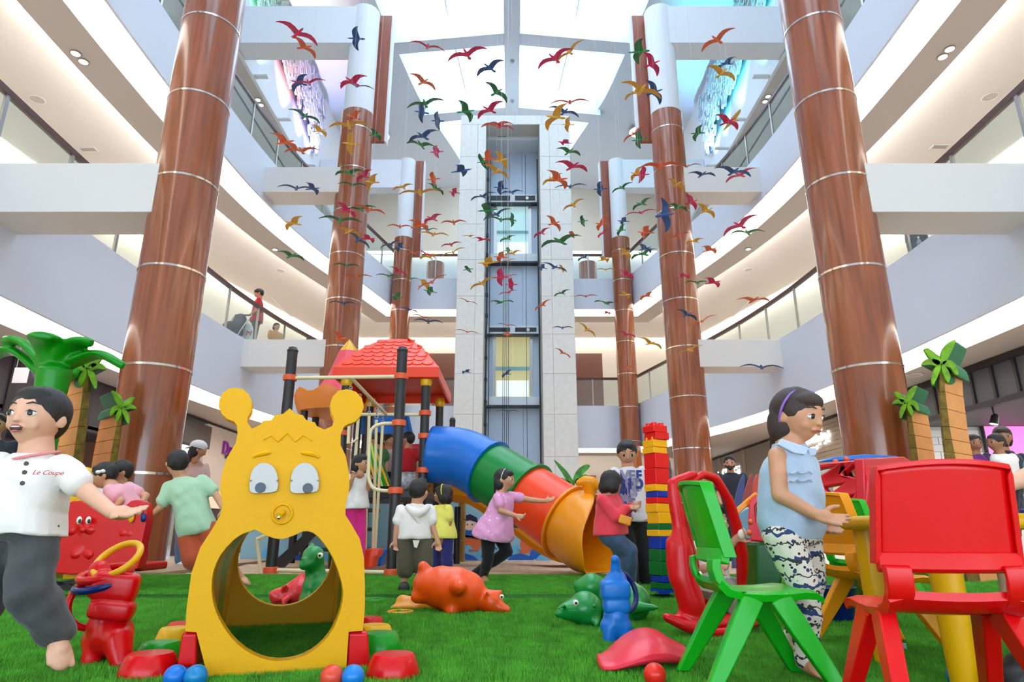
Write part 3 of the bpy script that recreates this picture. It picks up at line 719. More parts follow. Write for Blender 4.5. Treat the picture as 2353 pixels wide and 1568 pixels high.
PA = [patch(14000, 0.5, 0.022, s) for s in (1, 2, 3)]; PB_ = [patch(6000, 0.5, 0.026, s) for s in (4, 5)]
turf = lawn
yy = 1.5
while yy < 6.95:
    hw = min(5.3, yy * 0.95 + 0.7); xx = -hw
    while xx < hw:
        ms = PA if yy < 3.4 else PB_
        o = link('grass_patch', ms[R.randrange(len(ms))], turf); o['kind'] = 'stuff'
        z = 0 if yy < 5 else GZ
        o.location = (xx, yy, z); q = R.randrange(2)
        if q: o.rotation_euler = (0, 0, math.pi); o.location = (xx + 0.5, yy + 0.5, z)
        if yy + 0.5 > 6.98: o.scale = (1, 0.9, 1)
        xx += 0.5
    yy += 0.5
SAND = mat('sand', (198, 164, 136), 0.95, var=0.2, vscale=14, bump=0.6, bscale=30)
mb = MB(); nx, ny = 60, 32
for jy in range(ny + 1):
    for ix in range(nx + 1):
        x = -3.6 + 7.5 * ix / nx; y = 7.02 + 3.8 * jy / ny
        mb.v.append((x, y, 0.035 + 0.018 * math.sin(x * 4 + 2 * math.sin(y * 3)) * math.sin(y * 5 + x)))
for jy in range(ny):
    for ix in range(nx):
        a = jy * (nx + 1) + ix; mb.f.append((a, a + 1, a + nx + 2, a + nx + 1))
tag(mb.build('sand_bed', SAND, None, True), 'light brown sand bed under the slides', 'sand', kind='stuff')
bd = thing('edge_board', 'low wooden edging board between lawn and sand', 'edging', (0, 7.0, 0))
for a, b in ((-3.6, -1.2), (-1.18, 1.2), (1.22, 3.9)): MB().box2((a, 6.99, 0), (b, 7.03, 0.062)).build('board', mat('board_wood', (190, 150, 112), 0.7, var=0.15), bd)
struct('floor_deck', MB().box2((-5.6, 7.06, -0.02), (-3.62, 10.5, 0.07)), mat('deck_wood', (176, 142, 110), 0.6, var=0.2, stretch=(1, 10, 1)))

# mural board behind the slides
MY = 10.75
mu = thing('mural_board', 'painted pirate mural board behind the yellow slide', 'mural', (-0.3, MY, 0))
MB().box2((-4.3, MY, 0.06), (1.9, MY + 0.06, 0.97)).build('board', mat('mural_sky', (150, 196, 214), 0.6), mu, bevel=0.01)
def flat(pts, m, name, D=MY - 0.012, th=0.01): return MB().prism([P(x, y, D) for x, y in pts], (0, th, 0)).build(name, m, mu)
def disc(cx, cy, r, m, name, D=MY - 0.012, sy=1.0, th=0.01): return flat([(cx + r * math.cos(a), cy + r * sy * math.sin(a)) for a in [2 * math.pi * q / 20 for q in range(20)]], m, name, D, th)
mo = mat('mural_orange', (226, 110, 62), 0.6); mbv = mat('mural_blue', (34, 98, 190), 0.6); mlb = mat('mural_light_blue', (110, 190, 232), 0.6); mbr = mat('mural_brown', (96, 58, 44), 0.6)
mpk = mat('mural_skin', (248, 214, 196), 0.6); mdk = mat('mural_navy', (30, 36, 70), 0.6); mwh = mat('mural_white', (244, 240, 232), 0.6)
flat([(1195, 1250), (1205, 1215), (1420, 1205), (1420, 1284), (1195, 1284)], mo, 'red_ship')
flat([(1055, 1228), (1075, 1232), (1100, 1240), (1112, 1240), (1098, 1266), (1072, 1266)], mo, 'boat_hull', MY - 0.014)
flat([(1055, 1228), (1112, 1236), (1112, 1242), (1055, 1234)], mbr, 'boat_rail', MY - 0.018)
disc(1079, 1204, 15, mpk, 'sailor_face', MY - 0.016); flat([(1062, 1200), (1066, 1186), (1080, 1182), (1096, 1190), (1098, 1202), (1080, 1196)], mdk, 'sailor_hat', MY - 0.02)
flat([(1070, 1220), (1090, 1220), (1092, 1236), (1068, 1234)], mbv, 'sailor_shirt', MY - 0.018)
disc(1074, 1206, 1.8, mdk, 'painted_eye', MY - 0.018); disc(1085, 1206, 1.8, mdk, 'painted_eye', MY - 0.018)
disc(1200, 1202, 13, mpk, 'sailor_face', MY - 0.016); flat([(1188, 1212), (1212, 1212), (1216, 1226), (1186, 1226)], mat('mural_pink', (228, 40, 120), 0.6), 'sailor_shirt', MY - 0.018)
flat([(1176, 1218), (1232, 1214), (1222, 1228), (1196, 1230)], mdk, 'boat_hull', MY - 0.02)
for x0 in range(600, 1420, 56):
    flat([(x0, 1286), (x0 + 4, 1266), (x0 + 16, 1254), (x0 + 32, 1254), (x0 + 40, 1264), (x0 + 30, 1262), (x0 + 26, 1272), (x0 + 40, 1278), (x0 + 56, 1270), (x0 + 58, 1287)], mbv if (x0 // 56) % 2 else mlb, 'wave', MY - 0.022)
for x0 in range(590, 1420, 64): flat([(x0, 1288), (x0 + 10, 1276), (x0 + 30, 1272), (x0 + 50, 1278), (x0 + 62, 1288)], mlb if (x0 // 64) % 2 else mbv, 'wave', MY - 0.03)

# ---------------------------------------------------------------- yellow caterpillar tunnel
CD = 2.47; O2 = (400, 840); S2 = 2.154
outer = [(165, 1540), (110, 1322), (55, 1318), (62, 1200), (85, 1030), (130, 900), (195, 800), (228, 740), (240, 690), (225, 620), (235, 540), (260, 460), (305, 385), (314, 340), (310, 295), (296, 278), (262, 266), (235, 240), (221, 205), (224, 168), (242, 135), (270, 116), (303, 110), (340, 118), (370, 142), (386, 180), (384, 222), (366, 255), (362, 280), (385, 314),
         (430, 292), (440, 275), (480, 272), (500, 246), (540, 240), (572, 213), (605, 240), (638, 247), (654, 270), (698, 283), (706, 300), (745, 318), (783, 300), (793, 268), (778, 230), (774, 190), (784, 155), (812, 126), (857, 117), (900, 130), (930, 162), (940, 205), (926, 250), (895, 280), (862, 291), (842, 303), (826, 340), (824, 392),
         (850, 450), (868, 540), (868, 610), (850, 690), (848, 740), (880, 790), (920, 860), (940, 950), (945, 1080), (945, 1200), (935, 1315), (865, 1320), (850, 1535)]
hole = [(380, 822), (402, 815), (440, 835), (490, 855), (540, 860), (600, 840), (640, 822), (690, 830), (740, 880), (790, 960), (825, 1060), (837, 1130), (825, 1210), (790, 1300), (740, 1370), (680, 1420), (600, 1455), (510, 1465), (430, 1450), (350, 1410), (280, 1345), (225, 1260), (195, 1180), (186, 1100), (195, 1020), (230, 940), (290, 870), (340, 835)]
def smooth_loop(pts, n): 
    m = len(pts); p3 = [Vector((a, b, 0)) for a, b in pts]; out = []
    for i in range(m):
        p0, p1, p2, p3_ = p3[i - 1], p3[i], p3[(i + 1) % m], p3[(i + 2) % m]
        for k_ in range(n):
            u = k_ / n; v = 0.5 * ((2 * p1) + (p2 - p0) * u + (2 * p0 - 5 * p1 + 4 * p2 - p3_) * u * u + (3 * p1 - p0 - 3 * p2 + p3_) * u ** 3)
            out.append((v.x, v.y))
    return out
TN = Vector((math.sin(0.32), -math.cos(0.32), 0)); TC = P(640, 1553, CD)
_P, PD = P, CD
def PN(px, py, D):
    d = ray(px, py); c = TC - TN * (D - CD); return CAM + d * ((c - CAM).dot(TN) / d.dot(TN))
P = PN
t = thing('caterpillar_tunnel', 'big yellow caterpillar-faced crawl tunnel with antennae and round opening', 'play tunnel', P(640, 1553, CD))
oc = P(640, 1300, CD)
TR = Matrix.Rotation(0.32, 3, 'Z')
pl = MB().prism(poly(outer, CD, O2, S2), -TN * 0.07, [poly(smooth_loop(hole, 2), CD, O2, S2)]).build('face_plate', MATTE_Y, t, True)
bv = pl.modifiers.new('bevel', 'BEVEL'); bv.width = 0.012; bv.segments = 4; bv.limit_method = 'ANGLE'; bv.angle_limit = math.radians(50)
EYE = mat('eye_window', (176, 168, 160), 0.12, coat=0.6); PUP = mat('pupil_navy', (26, 40, 62), 0.25); 
for cx_, px_, py_ in ((445, 427, 605), (647, 662, 608)):
    e = [(cx_ - 66, 628), (cx_ - 70, 570), (cx_ - 58, 520), (cx_ - 30, 490), (cx_, 483), (cx_ + 30, 490), (cx_ + 58, 520), (cx_ + 70, 575), (cx_ + 60, 622), (cx_, 632)]
    ey = MB().prism(poly(smooth_loop(e, 3), CD - 0.016, O2, S2), -TN * 0.02).build('eye', EYE, pl, True)
    b_ = ey.modifiers.new('bevel', 'BEVEL'); b_.width = 0.008; b_.segments = 3
    c_ = P(O2[0] + px_ / S2, O2[1] + py_ / S2, CD - 0.02)
    MB().lathe([(0.0, -0.006), (0.017, -0.006), (0.019, 0.004), (0.019, 0.01)], c_, 20, TR @ Matrix.Rotation(-math.pi / 2, 3, 'X')).build('pupil', PUP, pl, True)
    for s_ in (-1, 1):
        MB().ell(P(O2[0] + (cx_ + s_ * 66) / S2, O2[1] + 570 / S2, CD - 0.018), 0.004, nu=8, nv=6).build('rivet', STEEL, pl, True)
for bx, dr in ((388, 1), (718, -1)):
    pts = [(bx, 455), (bx + dr * 30, 440), (bx + dr * 65, 434), (bx + dr * 92, 432)]
    MB().pipe(spl([P(O2[0] + a / S2, O2[1] + b / S2, CD - 0.002) for a, b in pts], 10), [0.004, 0.006, 0.008, 0.009, 0.01, 0.01, 0.01, 0.009, 0.008, 0.006, 0.004], 8).build('eyebrow', MATTE_Y, pl, True)
nc = P(O2[0] + 535 / S2, O2[1] + 735 / S2, CD)
MB().torus(nc + TN * 0.002, 0.034, 0.005, TR @ Matrix.Rotation(math.pi / 2, 3, 'X')).build('nose_rim', MATTE_Y, pl, True)
MB().cyl(nc + Vector((0.002, -0.03, -0.006)), nc + Vector((0.002, 0.0, 0.006)), 0.009, 0.011).build('nose_peg', MATTE_Y, pl, True)
MB().ell(nc + Vector((0, -0.032, -0.014)), 0.008, nu=10, nv=8).build('bolt', CHROME, pl, True)
zz = [(440, 368), (480, 348), (515, 378), (560, 335), (600, 378), (640, 346), (685, 372)]
MB().pipe([P(O2[0] + a / S2, O2[1] + b / S2, CD - 0.0005) for a, b in zz], 0.0035, 6).build('hair_line', MATTE_Y, pl)
P = _P
# arches between the plates, in the tunnel's own frame (x across, y along, origin under the front plate)
TM = Matrix.Translation(Vector((PN(O2[0] + 511 / S2, 1500, CD).x, PN(O2[0] + 511 / S2, 1500, CD).y, 0))) @ Matrix.Rotation(0.32, 4, 'Z')
cxw = 0.0; czw = 0.30
def arch(y0, y1, m, ri=0.262, ro=0.292):
    rings = []
    for y in (y0, y1):
        for rr in ((ri, ro) if y == y0 else (ro, ri)):
            ring = [(cxw - rr, y, 0.0)] + [(cxw + rr * math.cos(a), y, czw + rr * math.sin(a) * 1.02) for a in [math.pi - math.pi * q / 24 for q in range(25)]] + [(cxw + rr, y, 0.0)]
            rings.append(ring)
    mb = MB(); n = len(rings[0]); vs = [TM @ Vector(p) for r_ in rings for p in r_]; fs = []
    for i in range(4):
        for k_ in range(n - 1): a = i * n + k_; b = ((i + 1) % 4) * n + k_; fs.append((a, a + 1, b + 1, b))
    fs += [(0, n, 2 * n, 3 * n), (n - 1, 4 * n - 1, 3 * n - 1, 2 * n - 1)]
    return mb.add(vs, fs).build('arch_segment', m, t, True, bevel=0.004)
for y0, y1, m in ((0.075, 0.15, BLU), (0.155, 0.39, RED), (0.395, 0.65, YEL), (0.655, 0.95, GRN), (0.955, 1.23, YEL)): arch(y0, y1, m)
BD = 1.235
bo = [TM @ Vector((x, BD, z)) for x, z in ((-0.31, 0), (-0.33, 0.15), (-0.33, 0.36), (-0.26, 0.55), (-0.14, 0.64), (0, 0.66), (0.14, 0.64), (0.26, 0.55), (0.33, 0.36), (0.33, 0.15), (0.31, 0))]
bh = [TM @ Vector((0.24 * math.cos(a), BD, 0.345 + 0.24 * math.sin(a))) for a in [2 * math.pi * q / 40 for q in range(40)]]
MB().prism(bo, -TN * 0.06, [bh]).build('rear_plate', MATTE_Y, t, True, bevel=0.008)
for x0, x1 in ((-0.345, -0.3), (0.3, 0.345)):
    MB().box2((x0, BD - 0.1, 0), (x1, BD + 0.12, 0.16)).xf(TM).build('foot', RED, t, bevel=0.012)
def foot(x0, x1, y0, y1, D, d):
    a, b, c, e = [PN(O2[0] + x / S2, O2[1] + y / S2, D) for x, y in (x0, x1, y0, y1)]
    MB().prism([a, b, c, e], -TN * d, []).build('foot', RED, t, bevel=0.012)
foot((40, 1320), (116, 1320), (108, 1500), (12, 1496), CD + 0.01, 0.2)
foot((864, 1320), (962, 1318), (972, 1526), (856, 1528), CD + 0.01, 0.2)

# ---------------------------------------------------------------- stepping stones and balls
def stone(px, py, D, rx, h, m, lab):
    c = onz(px, py, 0.0); 
    o = MB().lathe([(rx * 1.0, 0), (rx * 1.02, h * 0.12), (rx * 0.94, h * 0.5), (rx * 0.84, h * 0.85), (rx * 0.74, h), (rx * 0.4, h * 1.02), (0, h * 1.02)], (c.x, c.y, 0.001), 32).build('stepping_stone', m, None, True)
    tag(o, lab, 'stepping stone', 'plastic stepping stones')
stone(339, 1556, 0, 0.095, 0.075, RED, 'red dome stepping stone in front at the left tunnel foot')
stone(366, 1510, 0, 0.085, 0.055, GRN, 'green dome stepping stone behind the left red one')
stone(402, 1482, 0, 0.085, 0.07, YEL, 'yellow dome stepping stone left of the tunnel')
stone(418, 1462, 0, 0.08, 0.06, RED, 'red dome stepping stone hidden behind the left yellow one')
stone(902, 1558, 0, 0.09, 0.075, RED, 'red dome stepping stone in front at the right tunnel foot')
stone(868, 1503, 0, 0.095, 0.08, GRN, 'green dome stepping stone right of the tunnel')
stone(858, 1475, 0, 0.09, 0.07, YEL, 'yellow dome stepping stone behind the right green one')
stone(850, 1448, 0, 0.07, 0.06, RED, 'small red stepping stone behind the tunnel edge, right side')
def ball(px, py, rpx, m, lab, D=2.27):
    R0 = 0.036; c = P(px, 1556, D); c = Vector((c.x, D, R0))
    o = MB().ell(c, R0, nu=28, nv=18).build('play_ball', m, None, True, auto=False)
    tag(o, lab, 'ball', 'plastic play balls')
ball(403, 1550, 25, BLU, 'dark blue plastic ball left of the lighter blue one')
ball(450, 1550, 25, shiny('sky_blue_plastic', (24, 146, 200)), 'light blue dented plastic ball beside the left tunnel foot')
ball(762, 1548, 25, shiny('salmon_plastic', (232, 96, 74)), 'salmon plastic ball before the tunnel, right side')
ball(811, 1543, 25, shiny('azure_plastic', (34, 146, 220)), 'blue plastic ball between salmon ball and red stepping stone')
ball(1505, 1543, 24, shiny('ball_red', (238, 60, 40)), 'bright red plastic ball on the lawn beside the coral rocker board', 2.3)
ball(2203, 1562, 24, shiny('teal_plastic', (20, 136, 172)), 'teal plastic ball under the red chair')

# ---------------------------------------------------------------- ring-toss animals
def toss(D, pts_head, pts_body, m, lab, name='ring_toss_animal'):
    t = thing(name, lab, 'ring-toss toy', P(pts_body[0][0], pts_body[0][1], D), group='ring-toss toys')
    return t
D = 2.66
t = thing('ring_toss_animal', 'red plastic ring-toss animal loaded with coloured rings, beside the barefoot boy', 'ring-toss toy', onz(245, 1532, 0), group='ring-toss toys')
mb = MB()
balls(mb, D, [(258, 1460, 46), (232, 1470, 40, 0.03)]); caps(mb, D, [(270, 1470, 34, -0.03), (280, 1526, 22, -0.06)]); caps(mb, D, [(225, 1470, 30, 0.0), (208, 1524, 20, -0.02)])
caps(mb, D, [(240, 1440, 38, 0), (250, 1410, 36, 0)]); 
remesh(mb, 'body', RED, 0.006, t, 8)
mb = MB(); c = P(262, 1372, D - 0.02); rt = Matrix.Rotation(0.35, 3, 'Z') @ Matrix.Rotation(0.12, 3, 'Y')
def rbox(v):
    e = 0.45; f_ = lambda q: math.copysign(abs(q) ** e, q); return Vector((f_(v.x), f_(v.y), f_(v.z)))
mb.ell(c + Vector((0, 0, 0.038)), (0.082, 0.06, 0.055), rt, 20, 14, rbox); mb.ell(c + Vector((0.004, -0.005, -0.045)), (0.078, 0.06, 0.036), rt, 20, 14, rbox)
caps(mb, D, [(232, 1345, 34, 0), (228, 1310, 22, 0)])
remesh(mb, 'head', RED, 0.005, t, 5)
def ring(px, py, D, R_, r_, rot, m, lab):
    o = MB().torus(P(px, py, D), R_, r_, rot, 32, 12).build('toss_ring', m, None, True, auto=False); tag(o, lab, 'ring', 'toss rings')
ring(240, 1338, D, 0.095, 0.014, Matrix.Rotation(0.25, 3, 'X') @ Matrix.Rotation(-0.15, 3, 'Y'), NAVY, 'navy blue toss ring lowest on the red animal')
ring(243, 1318, D, 0.085, 0.016, Matrix.Rotation(0.25, 3, 'X') @ Matrix.Rotation(-0.1, 3, 'Y'), RED, 'red toss ring between the navy and yellow rings')
ring(270, 1286, D, 0.085, 0.013, Matrix.Rotation(0.75, 3, 'X') @ Matrix.Rotation(-0.2, 3, 'Y'), YEL, 'yellow toss ring on top of the red animal')
ring(214, 1388, D + 0.0, 0.085, 0.013, Matrix.Rotation(1.45, 3, 'X') @ Matrix.Rotation(0.9, 3, 'Y'), RED, 'red toss ring hanging at the side of the red animal')
D = 3.15
t = thing('ring_toss_animal', 'blue plastic ring-toss elephant with raised trunk standing on the lawn', 'ring-toss toy', onz(1418, 1480, 0), group='ring-toss toys')
mb = MB(); balls(mb, D, [(1416, 1432, 30), (1400, 1440, 22), (1432, 1440, 22)]); caps(mb, D, [(1404, 1440, 20, -0.02), (1400, 1474, 15, -0.03)]); caps(mb, D, [(1432, 1440, 20, -0.02), (1436, 1474, 15, -0.03)])
mb.cap(P(1416, 1415, D), P(1416, 1440, D), 0.06, 0.06); remesh(mb, 'body', BLU, 0.006, t, 8)
mb = MB(); mb.ell(P(1413, 1356, D), (0.068, 0.058, 0.045), None, 20, 14, rbox); mb.ell(P(1416, 1392, D), (0.062, 0.055, 0.034), None, 20, 14, rbox); mb.cap(P(1414, 1340, D), P(1416, 1335, D), 0.055, 0.05)
caps(mb, D, [(1415, 1340, 16, 0), (1415, 1290, 11, -0.02), (1413, 1286, 10, -0.03)]); remesh(mb, 'head', BLU, 0.005, t, 5)
ring(1430, 1360, D + 0.03, 0.085, 0.012, Matrix.Rotation(1.2, 3, 'X') @ Matrix.Rotation(0.6, 3, 'Y'), NAVY, 'navy blue toss ring hung around the blue elephant')
ring(920, 1408, 4.2, 0.07, 0.012, None, AMB, 'amber toss ring lying beside the orange hopper animal'); ring(857, 1380, 4.9, 0.08, 0.012, None, GRN, 'green toss ring lying on the lawn right of the tunnel')
ring(1130, 1396, 4.3, 0.09, 0.012, None, GRN, 'green toss ring half hidden behind the orange hopper snout')

# ---------------------------------------------------------------- inflatable hopper animals
def eyes(parent, pts, D, r=0.022):
    for px, py in pts:
        c = P(px, py, D); MB().ell(c, r, nu=12, nv=8).build('eye', mat('toy_eye_white', (244, 236, 214), 0.3), parent, True)
        MB().ell(c + Vector((0, -r * 0.7, 0)), r * 0.5, nu=10, nv=6).build('pupil', mat('toy_pupil', (40, 26, 22), 0.3), parent, True)
RUB = mat('orange_rubber', (250, 84, 8), 0.35, coat=0.1); GRB = mat('green_rubber', (18, 140, 56), 0.3, coat=0.15); YRB = mat('yellow_rubber', (238, 150, 16), 0.35, coat=0.1); PRB = mat('coral_rubber', (228, 40, 48), 0.35, coat=0.1)
D = 4.25
t = thing('hopper_animal', 'orange inflatable hopper animal lying on its side on the lawn', 'hopper toy', onz(1040, 1416, 0), group='inflatable hopper animals')
mb = MB(); balls(mb, D, [(1015, 1350, 48), (1045, 1358, 54), (1070, 1362, 48), (985, 1345, 38)])
caps(mb, D, [(985, 1330, 24, 0), (975, 1308, 15, 0), (972, 1303, 14, -0.02)]); caps(mb, D, [(980, 1365, 24, -0.02), (958, 1372, 16, -0.04)]); caps(mb, D, [(1050, 1350, 22, -0.1), (1056, 1350, 17, -0.2)]); caps(mb, D, [(1042, 1390, 22, -0.05), (1036, 1405, 15, -0.1)])
balls(mb, D, [(1128, 1384, 28, -0.03)]); caps(mb, D, [(1095, 1372, 24, 0), (1125, 1385, 24, -0.03)]); caps(mb, D, [(1140, 1394, 17, -0.05), (1168, 1402, 9, -0.08)]); balls(mb, D, [(1150, 1360, 7, -0.03), (1118, 1362, 6, -0.1)])
remesh(mb, 'body', RUB, 0.012, t, 10); eyes(t, [(1153, 1372)], D - 0.12, 0.014)
D = 4.45
t = thing('hopper_animal', 'deflated yellow hopper animal tucked under the orange one', 'hopper toy', onz(950, 1408, 0), group='inflatable hopper animals')
mb = MB(); balls(mb, D, [(925, 1384, 17), (960, 1392, 22), (1000, 1392, 24)]); caps(mb, D, [(905, 1398, 9, -0.05), (960, 1398, 10, -0.05)]); caps(mb, D, [(925, 1384, 15, 0), (1010, 1394, 20, 0)]); remesh(mb, 'body', YRB, 0.012, t, 8)
D = 3.75
t = thing('hopper_animal', 'green inflatable hopper animal with snout, lying behind the blue elephant', 'hopper toy', onz(1390, 1445, 0), group='inflatable hopper animals')
mb = MB(); balls(mb, D, [(1345, 1400, 40, -0.1), (1400, 1382, 46, 0.12), (1440, 1388, 48, 0.12), (1452, 1385, 44, 0.1)])
caps(mb, D, [(1340, 1400, 34, -0.1), (1300, 1405, 20, -0.16)]); caps(mb, D, [(1300, 1405, 18, -0.16), (1278, 1412, 8, -0.18)]); balls(mb, D, [(1296, 1392, 7, -0.22), (1282, 1400, 6, -0.22)])
caps(mb, D, [(1345, 1362, 24, 0.1), (1330, 1346, 14, 0.1)]); balls(mb, D, [(1360, 1350, 32, 0.1)]); caps(mb, D, [(1460, 1395, 16, 0.0), (1510, 1397, 6, -0.1)]); caps(mb, D, [(1370, 1425, 12, -0.15), (1370, 1438, 7, -0.2)]); balls(mb, D, [(1366, 1393, 8, -0.3), (1455, 1345, 10, 0.1)])
remesh(mb, 'body', GRB, 0.011, t, 9); eyes(t, [(1323, 1386)], D - 0.235, 0.015)
D = 4.65
t = thing('hopper_animal', 'coral red hopper pig seen through the tunnel opening', 'hopper toy', onz(660, 1394, 0), group='inflatable hopper animals')
mb = MB(); balls(mb, D, [(688, 1360, 32), (665, 1368, 26)]); balls(mb, D, [(640, 1372, 20, -0.03)]); caps(mb, D, [(635, 1372, 14, -0.04), (626, 1366, 9, -0.06)]); caps(mb, D, [(652, 1352, 7, -0.08), (656, 1346, 5, -0.1)]); caps(mb, D, [(655, 1380, 10, -0.1), (652, 1394, 5, -0.12)]); caps(mb, D, [(690, 1340, 16, 0), (694, 1326, 10, 0)])
remesh(mb, 'body', PRB, 0.012, t, 8)
D = 4.35
t = thing('hopper_animal', 'green inflatable dinosaur standing upright, seen through the tunnel opening', 'hopper toy', onz(722, 1412, 0), group='inflatable hopper animals')
mb = MB(); balls(mb, D, [(722, 1382, 36), (726, 1350, 32)]); caps(mb, D, [(722, 1385, 34, 0), (726, 1330, 24, 0), (722, 1290, 22, 0)]); balls(mb, D, [(720, 1280, 26, -0.03)]); caps(mb, D, [(716, 1292, 20, -0.05), (698, 1300, 12, -0.1)]); caps(mb, D, [(698, 1292, 10, -0.1), (693, 1282, 4, -0.12)]); caps(mb, D, [(718, 1262, 14, 0), (716, 1252, 6, 0)]); balls(mb, D, [(705, 1398, 18, -0.1), (735, 1400, 18, -0.05)])
remesh(mb, 'body', GRB, 0.012, t, 8); eyes(t, [(736, 1277)], D - 0.1, 0.018)
# ---------------------------------------------------------------- play tower, slides, swing frame
tw = thing('play_tower', 'large playground tower with orange scalloped roof, dark posts and deck', 'play structure', (-1.6, 8.2, 0.04))
RAIN = mat('dark_post', (38, 34, 36), 0.4)
def post(X, y, top, base=0.03, r=0.057, par=None):
    rings = [(r, base), (r, top - 0.06), (r * 1.08, top - 0.055), (r * 1.08, top - 0.04), (r * 0.96, top - 0.035), (r * 0.8, top - 0.01), (r * 0.4, top), (0, top)]
    return MB().lathe(rings, (X, y, 0), 20).build('post', RAIN, par or tw, True)
def clamp(X, y, z, par=None):
    return MB().lathe([(0.058, z - 0.035), (0.075, z - 0.03), (0.078, z), (0.075, z + 0.03), (0.058, z + 0.035)], (X, y, 0), 20).build('clamp', ORC, par or tw, True)
# roof
RX0, RX1, RY0, RY1, RE = -2.28, -0.93, 8.0, 9.7, 2.36
rcx, rcy, hx, hy = (RX0 + RX1) / 2, (RY0 + RY1) / 2, (RX1 - RX0) / 2, (RY1 - RY0) / 2
ORF = mat('roof_orange', (250, 62, 14), 0.38, coat=0.1); ORI = mat('roof_inner_orange', (240, 64, 12), 0.5)
def dome(t): return max(0.03, (1 - min(t, 1)) ** 0.62), t
def rsq(s, z, e=0.0):
    pts = []; n = 8
    for (ax, ay), (bx, by) in (((-1, -1), (1, -1)), ((1, -1), (1, 1)), ((1, 1), (-1, 1)), ((-1, 1), (-1, -1))):
        for q in range(n): u = q / n; pts.append((rcx + (ax + (bx - ax) * u) * hx * s, rcy + (ay + (by - ay) * u) * hy * s, z))
    return pts
rings = [rsq(0.97, RE - 0.02), rsq(1.0, RE), rsq(1.0, RE + 0.13)]
HH = 0.62
for i in range(1, 13): s_, z_ = dome(i / 12); rings.append(rsq(s_ * 0.985, RE + 0.13 + z_ * HH))
rings.append(rsq(0.02, RE + 0.13 + HH * 1.005))
rf = MB().loft(rings, caps=False).build('roof', ORF, tw, True)
so = rf.modifiers.new('solid', 'SOLIDIFY'); so.thickness = 0.03; so.offset = -1
MB().add(rsq(0.96, RE + 0.1), [tuple(range(32))]).build('roof_lining', ORI, tw)
# shingles on the front and right faces
sh = MB(); a_ = [math.pi + math.pi * q / 8 for q in range(9)]
def shingle(face, t, u, w):
    s0, z0 = dome(t); s1, z1 = dome(t + 0.12)
    if face == 'f':
        f = lambda du, dt: Vector((rcx + (u * s0 * 0.93 + du * w) * hx, 0, 0)) + Vector((0, rcy - (s0 + (s1 - s0) * dt) * hy * 0.985, RE + 0.13 + (z0 + (z1 - z0) * dt) * HH))
        nn = Vector((0, -1, 0.5)).normalized()
    else:
        f = lambda du, dt: Vector((0, rcy + (u * s0 * 0.93 + du * w) * hy, 0)) + Vector((rcx + (s0 + (s1 - s0) * dt) * hx * 0.985, 0, RE + 0.13 + (z0 + (z1 - z0) * dt) * HH))
        nn = Vector((1, 0, 0.5)).normalized()
    lo = [f(0.5 * math.cos(a), 0.5 + 0.5 * math.sin(a)) + nn * 0.012 for a in a_]
    hi = [f(0.5, 1.15) + nn * 0.002, f(-0.5, 1.15) + nn * 0.002]
    back = [v - nn * 0.02 for v in lo + hi]; n = len(lo) + 2
    mb = MB(); mb.add(lo + hi + back, [tuple(range(n))] + [(i, (i + 1) % n, n + (i + 1) % n, n + i) for i in range(n)])
    mb.build('shingle', ORF, rf)
for face in 'fr':
    for row in range(7):
        t_ = 0.06 + row * 0.115; s0, _z = dome(t_); n = max(3, round(9 * s0)); w = 1.84 * s0 / n
        for q in range(n - (row % 2)):
            u = (-1 + (2 * q + 1 + (row % 2)) / n); shingle(face, t_, u * 0.97, w * 0.98)
for X, y in ((-2.12, 8.1), (-1.1, 8.1), (-1.08, 9.55), (-2.12, 9.55)):
    post(X, y, RE + 0.02)
    MB().lathe([(0.062, RE - 0.1), (0.075, RE - 0.06), (0.07, RE + 0.03)], (X, y, 0), 16).build('post_collar', YEL, tw, True)
for z in (1.2, 1.62): clamp(-1.1, 8.1, z); clamp(-2.12, 8.1, z + 0.04); clamp(-1.08, 9.55, z)
clamp(-1.1, 8.1, P(975, 950, 8.1).z)
# deck
MB().box2((-2.2, 8.02, 0.86), (-1.02, 9.62, 0.95)).build('deck', BLACK, tw, bevel=0.01)
MB().box2((-2.9, 8.3, 0.58), (-2.22, 9.3, 0.65)).build('deck', BLACK, tw, bevel=0.01)
for i in range(3): MB().box2((-2.2 + i * 0.0, 8.0 - 0.2 * i, 0.7 - 0.22 * i), (-1.62, 8.2 - 0.2 * i, 0.74 - 0.22 * i)).build('step', BLACK, tw, bevel=0.008)
MB().prism([(-2.95, 8.25, 0.06), (-2.75, 8.25, 0.06), (-2.25, 8.25, 0.6), (-2.25, 8.25, 0.72)], (0, 0.05, 0)).build('stair_stringer', BLACK, tw)
# tic-tac-toe barrier panel and red panel at the rear of the deck
PY = 9.58
for i in range(2):
    for j_ in range(3):
        MB().box2((-1.62 + i * 0.26, PY, 0.98 + j_ * 0.2), (-1.38 + i * 0.26, PY + 0.08, 1.16 + j_ * 0.2)).build('game_tile', AMB, tw, bevel=0.015)
        c = Vector((-1.5 + i * 0.26, PY - 0.004, 1.07 + j_ * 0.2))
        for s_ in (1, -1): MB().beam(c + Vector((-0.05, 0, -0.05 * s_)), c + Vector((0.05, 0, 0.05 * s_)), 0.016, 0.016, (0, 1, 0)).build('game_mark', BLACK, tw)
MB().box2((-2.1, PY, 1.58), (-1.1, PY + 0.06, 1.72)).build('barrier_rail', RED, tw, bevel=0.015)
MB().box2((-2.1, PY, 0.95), (-1.65, PY + 0.06, 1.55)).build('barrier_panel', GRN, tw, bevel=0.02)
MB().box2((-2.2, 8.12, 0.1), (-1.75, 8.2, 0.78)).build('green_panel', GRN, tw, bevel=0.02)
